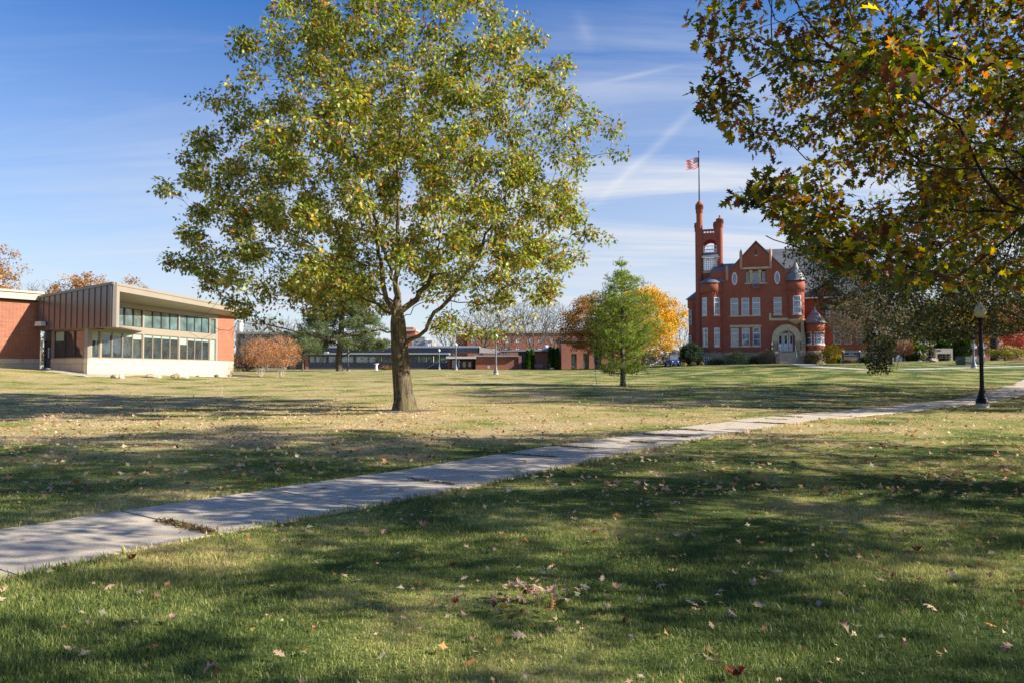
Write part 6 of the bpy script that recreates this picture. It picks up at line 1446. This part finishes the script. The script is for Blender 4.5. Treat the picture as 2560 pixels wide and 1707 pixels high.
# far walks
def pts(*q): return [gpx(*p)[:2] for p in q]
st0 = HALL.world(HALL.px(1974, 909, -3.5)[0], -3.6); st1 = HALL.world(HALL.px(1974, 909, -3.5)[0], -7)
strip('entrance_walk', [st0[:2], st1[:2]] + [gpx(u, v)[:2] for u, v in ((2035, 916), (2090, 919), (2170, 923))], 2.0)
strip('lawn_walk', [gpx(u, v)[:2] for u, v in ((2255, 922.5), (2330, 921), (2440, 918.5), (2600, 914))], 1.7)
strip('cross_walk', [at(2040, 97)[:2], at(2120, 96)[:2], at(2200, 95)[:2], at(2300, 93)[:2], at(2400, 90)[:2], at(2520, 88)[:2], at(2680, 86)[:2]], 2.2)
strip('pine_walk', [gpx(u, v)[:2] for u, v in ((1482, 931.5), (1530, 931), (1600, 930.5))], 1.6)

def sign():
    a, z1 = HALL.px(2107.5, 885, -5.5); b = HALL.px(2148.5, 885, -5.5)[0]; w = HALL.world((a + b) / 2, -5.5); hw = (b - a) / 2; g = Hf(w.x, w.y)
    t = thing('building_sign', 'dark blue sign with white lettering on two posts before the red hall wing', 'sign', Vector((w.x, w.y, g)), HAL)
    zt = HALL.px(2120, 881.5, -5.5)[1] - g; zb = HALL.px(2120, 891.2, -5.5)[1] - g
    p = MB(); p.box(-hw + .16, hw - .16, -.05, .05, zb, zt, 'sign_blue'); po = p.build('panel', t)
    tr = MB(); tr.box(-hw + .16, hw - .16, -.06, .06, zb - .16, zb - .003, 'grey_fascia'); n = 8
    tr.prism([(-hw + .16, -.06, zt + .003)] + [(-(hw - .16) + 2 * (hw - .16) * k / n, -.06, zt + .08 + .14 * math.sin(math.pi * k / n)) for k in range(n + 1)] + [(hw - .16, -.06, zt + .003)], (0, .12, 0), 'grey_fascia'); tr.build('trim', t)
    for s_ in (-1, 1):
        q = MB(); q.box(s_ * hw - .09, s_ * hw + .09, -.09, .09, -.1, zt + .12, 'sign_blue'); q.lathe([(.13, zt + .12), (.09, zt + .2), (0, zt + .32)], s_ * hw, 0, 8, 'pale_metal'); q.build('post', t)
    for txt, zz, sz in (('INGHAM', zt - .23, .2), ('ADMINISTRATION BLDG.', zb + .1, .19)):
        c = bpy.data.curves.new('lettering', 'FONT'); c.body = txt; c.size = sz * 1.0; c.align_x = 'CENTER'; c.extrude = .006; o = bpy.data.objects.new('lettering', c); COL.objects.link(o); c.materials.append(MATS['hall_white'])
        o.parent = po; o.rotation_euler = (math.pi / 2, 0, 0); o.location = (0, -.062, zz); wd = (2 * hw - .5) * (.38 if txt == 'INGHAM' else .98); c.size = sz
        bpy.context.view_layer.update(); o.scale = (wd / max(o.dimensions.x, .01), 1.25, 1); bpy.context.view_layer.update()
        me = bpy.data.meshes.new_from_object(o.evaluated_get(bpy.context.evaluated_depsgraph_get())); q = bpy.data.objects.new('lettering', me); COL.objects.link(q); q.parent = po; q.rotation_euler = o.rotation_euler; q.location = o.location; q.scale = o.scale; bpy.data.objects.remove(o)
sign()
def board():
    d = 104; b = at(2358, d); k = d / F; t = thing('notice_board', 'pale boxy board on legs with a small dark plate, standing under the low boughs', 'sign', b, R_(-3)); g = b.z
    z0 = P(CU, 897, d).z - g; z1 = P(CU, 884, d).z - g; z2 = P(CU, 871, d).z - g; w = 21 * k
    m = MB(); m.box(-w, w, -.25, .25, z1, z2, 'beige_panel'); m.build('panel', t)
    for x in (-w, w - .28): m = MB(); m.box(x, x + .28, -.25, .25, -.1, z1 - .003, 'beige_panel'); m.build('leg', t)
    m = MB(); m.box(-w * .8, -w * .35, -.28, -.25, z2 - .35, z2 - .18, 'dark_frame'); m.build('name_plate', t); m = MB(); m.tube([(w * .3, 0, 0), (w * .3, 0, z1)], .05, 6, 'beige_panel'); m.tube([(w * .3, 0, .3), (w * .8, 0, z1 - .1)], .04, 6, 'beige_panel'); m.build('brace', t)
board()
def bench(label, u0, u1, vt, vb, d, mat, back=True, name='bench', legm='iron_black', table=False):
    b = at((u0 + u1) / 2, d); k = d / F; w = (u1 - u0) * k / 2; t = thing(name, label, name.replace('_', ' '), b)
    if table:
        m = MB(); 
        for i in range(5): m.box(-w, w, -.38 + .155 * i, -.25 + .155 * i, .70, .75, mat)
        m.build('table_top', t)
        for s_ in (-1, 1): m = MB(); m.box(-w, w, s_ * .75 - .13, s_ * .75 + .13, .42, .47, mat); m.build('seat', t)
        for x in (-w * .75, w * .75): m = MB(); m.tube([(x, -.8, 0), (x, -.25, .7)], .04, 6, legm); m.tube([(x, .8, 0), (x, .25, .7)], .04, 6, legm); m.tube([(x, -.75, .40), (x, .75, .40)], .035, 6, legm); m.build('leg_frame', t)
        return
    m = MB()
    for i in range(4): m.box(-w, w, -.25 + .13 * i, -.15 + .13 * i, .42, .46, mat)
    m.build('seat', t); m = MB()
    for i in range(4): m.box(-w, w * .75, .26, .30, .52 + .13 * i, .62 + .13 * i, mat)
    m.build('backrest', t)
    for x in (-w * .85, w * .8): m = MB(); m.tube([(x, -.2, 0), (x, -.2, .42)], .03, 6, legm); m.tube([(x, .2, 0), (x, .28, 1.0)], .03, 6, legm); m.build('leg', t)
bench('pale wooden bench between the two clumps of columnar evergreens', 1336, 1362, 910, 919, 138, 'wood_weathered')
bench('dark picnic table on the grass in front of the pale board', 2319, 2364, 890, 904, 90, 'brown_dark', name='picnic_table', table=True)
def ubox():
    d = 74; b = at(2428, d); k = d / F; w = 24.5 * k; g = b.z; z2 = P(CU, 891, d).z - g; zm = P(CU, 905, d).z - g
    t = thing('utility_box', 'long low dark green utility cabinet behind the grey lamp post', 'utility box', b, R_(4)); m = MB(); m.box(-w, w, -.5, .9, -.1, zm, 'utility_green'); m.build('base', t); m = MB(); m.box(-w - .03, w + .03, -.56, .96, zm + .003, z2, 'utility_green'); m.build('cabinet', t)
    for x in (-w * .02, w * .55): m = MB(); m.box(x, x + .02, -.575, -.56, zm + .1, z2 - .05, 'dark_frame'); m.build('door_seam', t)
    m = MB(); m.box(-w * .12, w * .12, -.58, -.56, z2 - .25, z2 - .05, 'pale_metal'); m.build('label_plate', t); m = MB(); m.box(-w * .05, w * .02, -.52, -.5, zm - .25, zm - .12, 'pale_metal'); m.build('warning_plate', t)
ubox()
def cart():
    d = 101; b = at(1679, d); t = thing('golf_cart', 'dark blue roofed golf cart parked by the yew at the left of the red hall', 'golf cart', b, R_(12))
    m = MB(); m.prism([(-.62, -1.2, .35), (-.62, 1.1, .35), (-.62, 1.1, .75), (-.62, .2, .75), (-.62, .1, .45), (-.62, -.5, .45), (-.62, -.65, .95), (-.62, -1.15, .85)], (1.24, 0, 0), 'cart_blue'); m.build('body', t)
    m = MB(); m.box(-.55, .55, .0, .5, .76, .88, 'dark_frame'); m.box(-.55, .55, .5, .6, .8, 1.25, 'dark_frame'); m.build('seat', t)
    m = MB(); m.box(-.64, .64, -.85, .95, 1.78, 1.84, 'dark_frame'); m.build('roof', t)
    for x in (-.6, .6):
        for y0_, y1_ in ((-.75, -.65), (.8, .8)): m = MB(); m.tube([(x, y0_, .85), (x, y1_, 1.78)], .03, 6, 'iron_black'); m.build('roof_post', t)
        for y in (-.8, .75):
            w = MB(); n = 16; w.prism([(x - .1, y + .24 * math.cos(2 * math.pi * k / n), .24 + .24 * math.sin(2 * math.pi * k / n)) for k in range(n)], (.2, 0, 0), 'rubber'); wo = w.build('wheel', t)
            r = MB(); r.prism([(x + (-.115 if x < 0 else .1), y + .12 * math.cos(2 * math.pi * k / n), .24 + .12 * math.sin(2 * math.pi * k / n)) for k in range(n)], (.015, 0, 0), 'pale_metal'); r.build('hubcap', wo)
    m = MB(); m.prism([(-.58, -.78, .95), (.58, -.78, .95), (.58, -.68, 1.7), (-.58, -.68, 1.7)], (0, .02, 0), 'glass_hall'); m.build('windscreen', t)
    m = MB(); m.tube([(.25, -.45, .95), (.25, -.3, 1.1)], .02, 6, 'iron_black'); m.lathe([(.16, 1.09), (.18, 1.11), (.16, 1.13)], .25, -.28, 14, 'iron_black'); m.build('steering_wheel', t)
    for x in (-.4, .4): m = MB(); m.lathe([(0, 0), (.08, 0), (.08, .03), (0, .03)], 0, 0, 10, 'white_paint'); o = m.build('headlight', t, (x, -1.2, .68)); o.rotation_euler = (math.pi / 2, 0, 0)
cart()
def pedestal():
    d = 112; b = at(941, d); t = thing('pedestal', 'white stone pedestal standing before the charcoal hall left of the big oak', 'pedestal', b); m = MB(); m.lathe([(.28, 0), (.28, .12), (.2, .16), (.17, .8)], 0, 0, 8, 'hall_white', smooth=False); m.build('column', t); m = MB(); m.lathe([(.17, .8), (.38, .9), (.38, .98), (.3, .98), (0, .93)], 0, 0, 16, 'hall_white'); m.build('bowl', t)
pedestal()
for u0, u1, v0, lb in ((1219, 1224.5, 914, 'wider small white sign panel in the grass before the brick wall'), (1271, 1275, 915, 'narrow small white marker beside the bike hoop')):
    d = 142; b = at((u0 + u1) / 2, d); w = (u1 - u0) * d / F / 2; h = max(P(CU, v0, d).z - b.z, .5); t = thing('lawn_sign', lb, 'sign', b); m = MB(); m.box(-w, w, -.03, .03, .15, h, 'hall_white'); m.build('panel', t)
    for x in (-w * .8, w * .8): m = MB(); m.box(x - .03, x + .03, .031, .07, -.1, h * .9, 'iron_grey'); m.build('post', t)
b = at(1285, 143); m = MB(); m.tube([(-.35 * math.cos(a), 0, .25 + .5 * math.sin(a)) for a in np.linspace(-.5, math.pi + .5, 14)], .035, 6, 'iron_grey'); tag(m.build('bike_rack', None, b), 'small grey hoop bike rack before the brick porch wall', 'bike rack')
# guy wire stake of the young pine
p0 = P(1492, 922, YPB.y); p1 = P(1482, 875, YPB.y); mm = MB(); g0 = Vector((p0.x, p0.y, Hf(p0.x, p0.y))); mm.tube([g0 - Vector((0, 0, .05)), Vector((p1.x, p1.y + .1, p1.z))], .02, 5, 'pale_metal'); tag(mm.build('tree_stake'), 'thin pale stake leaning into the left side of the young pine', 'stake')

# a walking person --------------------------------------------------
def skin_body(name, verts, edges, radii, root, mat, parent, sub=2):
    me = bpy.data.meshes.new(name); me.from_pydata(verts, edges, []); o = bpy.data.objects.new(name, me); COL.objects.link(o); o.parent = parent
    md = o.modifiers.new('skin', 'SKIN'); sv = me.skin_vertices[0].data if me.skin_vertices else None
    if sv is None:
        import bmesh
        bmm = bmesh.new(); bmm.from_mesh(me); bmm.verts.layers.skin.verify(); bmm.to_mesh(me); bmm.free(); sv = me.skin_vertices[0].data
    for i, r in enumerate(radii):
        r = r if isinstance(r, tuple) else (r, r); sv[i].radius = r; sv[i].use_root = (i == root)
    ms = o.modifiers.new('sub', 'SUBSURF'); ms.levels = sub; ms.render_levels = sub
    me.materials.append(MATS[mat]); bpy.context.view_layer.update(); dg = bpy.context.evaluated_depsgraph_get(); m2 = bpy.data.meshes.new_from_object(o.evaluated_get(dg)); o.modifiers.clear(); o.data = m2
    m2.polygons.foreach_set('use_smooth', [True] * len(m2.polygons)); 
    if not m2.materials: m2.materials.append(MATS[mat])
    return o
def person():
    d = 108; b = at(2299, d); t = thing('person', 'person in dark vest over pale long sleeves and dark trousers walking past the evergreens', 'person', b, R_(100))
    # facing local -Y; mid-stride
    J = {'pel': (0, 0, .93), 'sp': (0, .0, 1.12), 'ch': (0, -.01, 1.33), 'nk': (0, -.02, 1.47), 'hd0': (0, -.04, 1.56), 'hd1': (0, -.045, 1.66), 'hd2': (0, -.03, 1.73),
         'lh': (.09, 0, .90), 'lk': (.10, -.18, .50), 'la': (.10, -.20, .10), 'lt': (.10, -.36, .05), 'rh': (-.09, 0, .90), 'rk': (-.10, .02, .49), 'ra': (-.10, .26, .14), 'rt': (-.10, .13, .04),
         'ls': (.17, 0, 1.40), 'le': (.23, .12, 1.13), 'lw': (.21, -.03, .92), 'rs': (-.17, 0, 1.40), 're': (-.23, -.04, 1.13), 'rw': (-.20, -.22, .96)}
    R = {'pel': (.15, .11), 'sp': (.13, .10), 'ch': (.16, .11), 'nk': .055, 'hd0': (.075, .085), 'hd1': (.085, .10), 'hd2': (.06, .07), 'lh': .095, 'lk': .06, 'la': .04, 'lt': .035, 'rh': .095, 'rk': .06, 'ra': .04, 'rt': .035, 'ls': .06, 'le': .042, 'lw': .028, 'rs': .06, 're': .042, 'rw': .028}
    E = [('pel', 'sp'), ('sp', 'ch'), ('ch', 'nk'), ('nk', 'hd0'), ('hd0', 'hd1'), ('hd1', 'hd2'), ('pel', 'lh'), ('lh', 'lk'), ('lk', 'la'), ('la', 'lt'), ('pel', 'rh'), ('rh', 'rk'), ('rk', 'ra'), ('ra', 'rt'), ('ch', 'ls'), ('ls', 'le'), ('le', 'lw'), ('ch', 'rs'), ('rs', 're'), ('re', 'rw')]
    for s_, w in (('l', J['lw']), ('r', J['rw'])):
        J[s_ + 'p'] = (w[0], w[1] - .03, w[2] - .07); R[s_ + 'p'] = (.032, .018); E.append((s_ + 'w', s_ + 'p'))
        for q in range(4):
            f = s_ + 'f%d' % q; J[f] = (w[0], w[1] - .07 + .022 * q, w[2] - .135 - .008 * (q in (1, 2))); R[f] = .008; J[f + 'e'] = (w[0] - .01, w[1] - .085 + .022 * q, w[2] - .165); R[f + 'e'] = .007; E += [(s_ + 'p', f), (f, f + 'e')]
        J[s_ + 'th'] = (w[0], w[1] - .085, w[2] - .08); R[s_ + 'th'] = .009; E.append((s_ + 'p', s_ + 'th'))
    J['nose'] = (0, -.145, 1.635); R['nose'] = .012; E.append(('hd1', 'nose'))
    for s_ in (-1, 1): J['ear%d' % s_] = (.088 * s_, -.03, 1.63); R['ear%d' % s_] = .014; E.append(('hd1', 'ear%d' % s_))
    ks = list(J); ix = {k: i for i, k in enumerate(ks)}; body = skin_body('body', [J[k] for k in ks], [(ix[a], ix[b_]) for a, b_ in E], [R[k] for k in ks], ix['pel'], 'skin', t)
    def cloth(name, keys, edges, grow, mat): 
        i2 = {k: i for i, k in enumerate(keys)}; rr = []
        for k in keys: r = R[k]; r = r if isinstance(r, tuple) else (r, r); rr.append((r[0] + grow, r[1] + grow))
        skin_body(name, [J[k] for k in keys], [(i2[a], i2[b_]) for a, b_ in edges], rr, 0, mat, t, 1)
    cloth('trousers', ['pel', 'lh', 'lk', 'la', 'rh', 'rk', 'ra'], [('pel', 'lh'), ('lh', 'lk'), ('lk', 'la'), ('pel', 'rh'), ('rh', 'rk'), ('rk', 'ra')], .022, 'cloth_dark')
    cloth('shirt', ['ch', 'sp', 'ls', 'le', 'lw', 'rs', 're', 'rw'], [('ch', 'sp'), ('ch', 'ls'), ('ls', 'le'), ('le', 'lw'), ('ch', 'rs'), ('rs', 're'), ('re', 'rw')], .02, 'cloth_pale')
    cloth('vest', ['sp', 'pel', 'ch'], [('sp', 'pel'), ('sp', 'ch')], .035, 'cloth_dark')
    hmb = MB(); hmb.lathe([(.10, 1.60), (.112, 1.66), (.105, 1.72), (.075, 1.765), (0, 1.785)], 0, -.02, 14, 'hair_brown'); hmb.build('hair', t)
    for s_ in (-.1, .1):
        k = 'lt' if s_ > 0 else 'rt'; a = 'la' if s_ > 0 else 'ra'; A, B_ = Vector(J[a]), Vector(J[k]); m = MB(); m.tube([A + Vector((0, .05, -.03)), (A + B_) / 2 + Vector((0, 0, -.02)), B_ + Vector((0, -.03, -.01))], [.05, .052, .035], 8, 'hall_white'); m.build('shoe', t)
    for s_ in (-1, 1): m = MB(); m.lathe([(.0, 0), (.010, .002), (.0, .02)], 0, 0, 8, 'cloth_dark'); o = m.build('eye', body, (.032 * s_, -.128, 1.665)); o.rotation_euler = (-math.pi / 2, 0, 0)
    m = MB(); m.box(-.022, .022, -.002, .004, -.004, .004, 'terracotta'); m.build('mouth', body, (0, -.123, 1.595))
person()

# ------------------------------------------------------------------ grass and fallen leaves
def frustum_pts(rs, n, d0, d1, margin=.05, power=1.0):
    d = np.sqrt(rs.uniform(d0 * d0, d1 * d1, n)) if power == 1 else (rs.uniform(d0 ** power, d1 ** power, n)) ** (1 / power)
    x = d * rs.uniform(-.692 - margin, .692 + margin, n); return x, d
def blades(name, n, d0, d1, h, w, seed, off_path=True, two=True):
    rs = np.random.RandomState(seed); n = int(n * 1.25); x, y = frustum_pts(rs, n, d0, d1, .2)
    dens = np.sin(x * 3.1 + 1.3 * np.sin(y * 2.3)) * np.sin(y * 2.7 + np.sin(x * 1.9)); k = rs.uniform(-1.4, 1, n) < dens + .6; x, y = x[k], y[k]
    pd = path_dist(x, y); k = pd > HW + .015; x, y, pd = x[k], y[k], pd[k]; n = len(x)
    if OAK is not None:
        k = ((x - OAK.x) ** 2 / 1.3 + (y - OAK.y) ** 2 / .8) > rs.uniform(.5, 1.1, n); x, y, pd = x[k], y[k], pd[k]; n = len(x)
    z = H(x, y); a = rs.uniform(0, 2 * np.pi, n); hh = h * (.45 + .75 * rs.uniform(size=n)) * (1 + .35 * np.sin(x * 1.1 + 2) * np.sin(y * .9)); edge = pd < HW + .12; hh[edge] *= 1.3
    hh[rs.uniform(size=n) < .012] *= 1.7
    ww = w * rs.uniform(.6, 1.2, n); ca, sa = np.cos(a), np.sin(a); lean = rs.uniform(.1, .95, n) * hh; la = rs.uniform(0, 2 * np.pi, n); lx, ly = np.cos(la) * lean, np.sin(la) * lean
    base = np.stack([x, y, z - .004], 1); side = np.stack([ca * ww / 2, sa * ww / 2, 0 * x], 1)
    tip = base + np.stack([lx, ly, hh], 1)
    if two:
        mid = base + np.stack([lx * .32, ly * .32, hh * .6], 1); V = np.stack([base - side, base + side, mid - side * .8, mid + side * .8, tip], 1); K = 5; T0 = np.array([(0, 1, 3), (0, 3, 2), (2, 3, 4)])
    else: V = np.stack([base - side, base + side, tip], 1); K = 3; T0 = np.array([(0, 1, 2)])
    T = (T0[None] + (np.arange(n) * K)[:, None, None]).reshape(-1, 3); r = np.repeat(rs.uniform(0, 1, n) ** 1.2, K)
    tag(obj(name, mesh_tris(name, V.reshape(-1, 3), T, ['grass_blade'], rnd=r)), kind='stuff')
blades('grass', 290000, 3.0, 7.5, .034, .0044, 1)
blades('grass', 230000, 7.3, 13.5, .034, .0068, 2, two=False)
blades('grass', 150000, 13.2, 30, .034, .013, 3, two=False)
blades('grass', 70000, 29, 62, .035, .03, 4, two=False)
# brown dry weeds in the open joints of the walk
def weeds():
    rs = np.random.RandomState(9); VS = []; n0 = 0
    X = []; Y = []; Z = []
    for k, (c, nr, lift) in enumerate(JOINTS):
        if c[1] < 6.3 or c[1] > 30 or c[0] < -4.2: continue
        if k % 2 and rs.uniform() < .5: continue
        f0 = rs.uniform(-1, .1); f1 = min(1.05, f0 + rs.uniform(.6, 1.6)); n = int(520 * (f1 - f0))
        f = rs.uniform(f0, f1, n); t = rs.normal(size=n) * .035 * (1 - .6 * np.abs((f - f0) / (f1 - f0) - .5)); X += list(c[0] + nr[0] * HW * f - nr[1] * t); Y += list(c[1] + nr[1] * HW * f + nr[0] * t); Z += [Hf(c[0], c[1]) + .02] * n
    X, Y, Z = map(np.array, (X, Y, Z)); n = len(X); pos = np.stack([X, Y, Z], 1); d = rs.normal(size=(n, 3)); d[:, 2] = np.abs(d[:, 2]) * .9
    c = palette(rs, n, [(.22, .13, .065), (.30, .20, .10), (.13, .15, .04), (.12, .07, .04)], [4, 3, 3, 2]); V, T, C = scatter('simple', pos, d, rs.uniform(.02, .05, n), rs, c)
    tag(obj('joint_weeds', mesh_tris('joint_weeds', V, T, ['leaf_dry'], col=C)), kind='stuff')
weeds()
def edge_grass():
    rs = np.random.RandomState(31); n = 16000; k = rs.randint(0, len(PATHC) - 2, n); f = rs.uniform(0, 1, (n, 1)); c = PATHC[k] * (1 - f) + PATHC[k + 1] * f
    t = PATHC[k + 1] - PATHC[k]; t /= np.linalg.norm(t, axis=1, keepdims=True); s_ = rs.choice([-1, 1], n); off = HW + .03 + np.abs(rs.normal(size=n)) * .03 - .05 * (np.sin(k * 1.7 + f[:, 0] * 4) > .3)
    x = c[:, 0] - t[:, 1] * s_ * off; y = c[:, 1] + t[:, 0] * s_ * off; m = (y > 3) & (y < 24); x, y, t, s_ = x[m], y[m], t[m], s_[m]; n = len(x)
    h = rs.uniform(.03, .085, n); a = rs.uniform(0, 6.28, n); w = .0035 + y * .00035; inn = rs.uniform(-.2, .9, n) * h; lx = t[:, 1] * s_ * inn + rs.normal(size=n) * .015; ly = -t[:, 0] * s_ * inn + rs.normal(size=n) * .015
    b = np.stack([x, y, H(x, y)], 1); sd = np.stack([np.cos(a) * w, np.sin(a) * w, 0 * x], 1); mid = b + np.stack([lx * .3, ly * .3, h * .65], 1); tip = b + np.stack([lx, ly, h], 1)
    V = np.stack([b - sd, b + sd, mid - sd * .8, mid + sd * .8, tip], 1); T = (np.array([(0, 1, 3), (0, 3, 2), (2, 3, 4)])[None] + (np.arange(n) * 5)[:, None, None]).reshape(-1, 3)
    tag(obj('grass', mesh_tris('grass', V.reshape(-1, 3), T, ['grass_blade'], rnd=np.repeat(rs.uniform(0, 1, n), 5))), kind='stuff')
edge_grass()

LEAFC = {'tan': (.52, .36, .23), 'pale brown': (.46, .34, .24), 'dark brown': (.17, .085, .05), 'orange brown': (.48, .21, .08), 'grey green': (.27, .29, .17), 'pinkish brown': (.44, .27, .20), 'dark red': (.16, .03, .02)}
def leaf_mesh(seed, colr, curl):
    rs = np.random.RandomState(seed); V, T = tri_fan_leaf('oak'); V = V.copy(); V[:, 0] *= rs.uniform(.45, .95)
    z = np.abs(V[:, 0]) * rs.uniform(-.3, 1.5) * curl + (V[:, 1] - .5) ** 2 * rs.uniform(-.8, 1.6) * curl + V[:, 0] * V[:, 1] * rs.uniform(-.7, .7) * curl; V[:, 2] = z - z.min()
    # stalk
    b = len(V); V = np.vstack([V, [(-.012, 0, V[14, 2]), (.012, 0, V[14, 2]), (.03 * rs.uniform(-1, 1), -.32, V[14, 2] + .08)]]); T = np.vstack([T, [(b, b + 1, b + 2)]])
    c = np.tile(np.array(LEAFC[colr])[None] * rs.uniform(.85, 1.15), (len(V), 1)) * (1 + rs.normal(size=(len(V), 1)) * .12); V[:, 1] -= .4
    return mesh_tris('fallen_leaf', V, T, ['leaf_dry'], col=np.clip(c, 0, 1))
def fallen():
    rs = np.random.RandomState(15); variants = []
    for i, (cn, wt, cl) in enumerate((('tan', 5, .5), ('tan', 4, 1.3), ('pale brown', 5, .7), ('pale brown', 3, 1.5), ('dark brown', 2, 1.2), ('orange brown', 3, .6), ('orange brown', 1, 1.4), ('grey green', 2, .4), ('pinkish brown', 3, .9), ('pinkish brown', 2, 1.6), ('dark red', 1, 1.4))):
        word = 'flat' if cl < .65 else 'curled' if cl < 1.25 else 'tightly curled'
        variants.append((leaf_mesh(300 + i, cn, cl), word + ' ' + cn, wt))
    w = np.array([v[2] for v in variants], float); w /= w.sum(); pts_ = []
    while len(pts_) < 205:
        x, y = frustum_pts(rs, 1, 3.4, 9.6, -.01); x, y = float(x[0]), float(y[0]); pd = float(path_dist(np.array([x]), np.array([y]))[0])
        if pd < HW + .05 and rs.uniform() > .12: continue
        if rs.uniform() > np.interp(x, [-4, 0, 3], [.35, .75, 1]): continue
        pts_.append((x, y, 'walk' if pd < HW else 'grass', Hf(x, y) + (.035 if pd < HW else .028 + .02 * rs.uniform())))
    c = gpx(1320, 1505)
    for k in range(95):
        a = rs.uniform(0, 2 * math.pi); r = abs(rs.normal()) * .30; pts_.append((c.x + r * math.cos(a) * 1.35, c.y + r * math.sin(a) * 1.1, 'pile', .035 + .09 * math.exp(-(r / .28) ** 2) * rs.uniform(.2, 1)))
    for x, y, kind, z in pts_:
        me, word, _ = variants[rs.choice(len(variants), p=w)]; o = bpy.data.objects.new('fallen_leaf', me); COL.objects.link(o)
        s_ = rs.uniform(.06, .125) * (1.0 if kind != 'pile' else .9); o.scale = (s_, s_, s_); o.location = (x, y, z); o.rotation_euler = (rs.normal() * (.25 if kind != 'walk' else .05) + (math.pi if rs.uniform() < .3 else 0), rs.normal() * (.25 if kind != 'walk' else .05), rs.uniform(0, 6.28))
        place = {'walk': 'lying on the concrete walk', 'grass': 'lying in the near grass', 'pile': 'in the loose heap of leaves near the camera'}[kind]
        tag(o, '%s fallen oak leaf %s' % (word, place), 'leaf', 'fallen leaves, %s, %s' % (word, place))
    # the rest of the litter, over the whole lawn
    n = 30000; y = rs.uniform(9.3 ** 1.0, 105, n); y = 9.3 + (105 - 9.3) * rs.uniform(0, 1, n) ** 1.45; x = y * rs.uniform(-.72, .72, n)
    dens = .38 + 1.1 * np.exp(-(((x - OAK.x + 4) / 15) ** 2 + ((y - 24) / 9) ** 2)) + .8 * np.exp(-(((x - 20) / 14) ** 2 + ((y - 36) / 16) ** 2))
    cl = .5 + .5 * np.sin(x * 1.3 + np.sin(y * .9) * 2) * np.sin(y * 1.1 + x * .3); k = rs.uniform(size=n) < dens * (.35 + .9 * cl); x, y = x[k], y[k]
    pd = path_dist(x, y); k = (pd > HW) | (rs.uniform(size=len(x)) < .12); x, y, pd = x[k], y[k], pd[k]; n = len(x); z = H(x, y) + np.where(pd < HW, .04, .035)
    x2, y2 = frustum_pts(rs, 700, 3.6, 9.6, 0); kk = path_dist(x2, y2) > HW; x = np.concatenate([x, x2[kk]]); y = np.concatenate([y, y2[kk]]); z = np.concatenate([z, H(x2[kk], y2[kk]) + .03]); n = len(x)
    pos = np.stack([x, y, z], 1); d = rs.normal(size=(n, 3)); d[:, 2] *= .35; cs = palette(rs, n, [(.50, .36, .22), (.56, .44, .30), (.38, .22, .11), (.18, .09, .05), (.46, .26, .10)], [4, 3, 4, 3, 1], .15)
    V, T, C = scatter('mid', pos, d, np.where(y < 9.6, rs.uniform(.035, .075, n), rs.uniform(.075, .145, n)), rs, cs, nrm=np.tile(np.array([[.1, -.3, 1.0]]), (n, 1))); V[:, 2] = np.maximum(V[:, 2], H(V[:, 0], V[:, 1]) + .012)
    tag(obj('leaf_litter', mesh_tris('leaf_litter', V, T, ['leaf_dry'], col=C)), kind='stuff')
fallen()
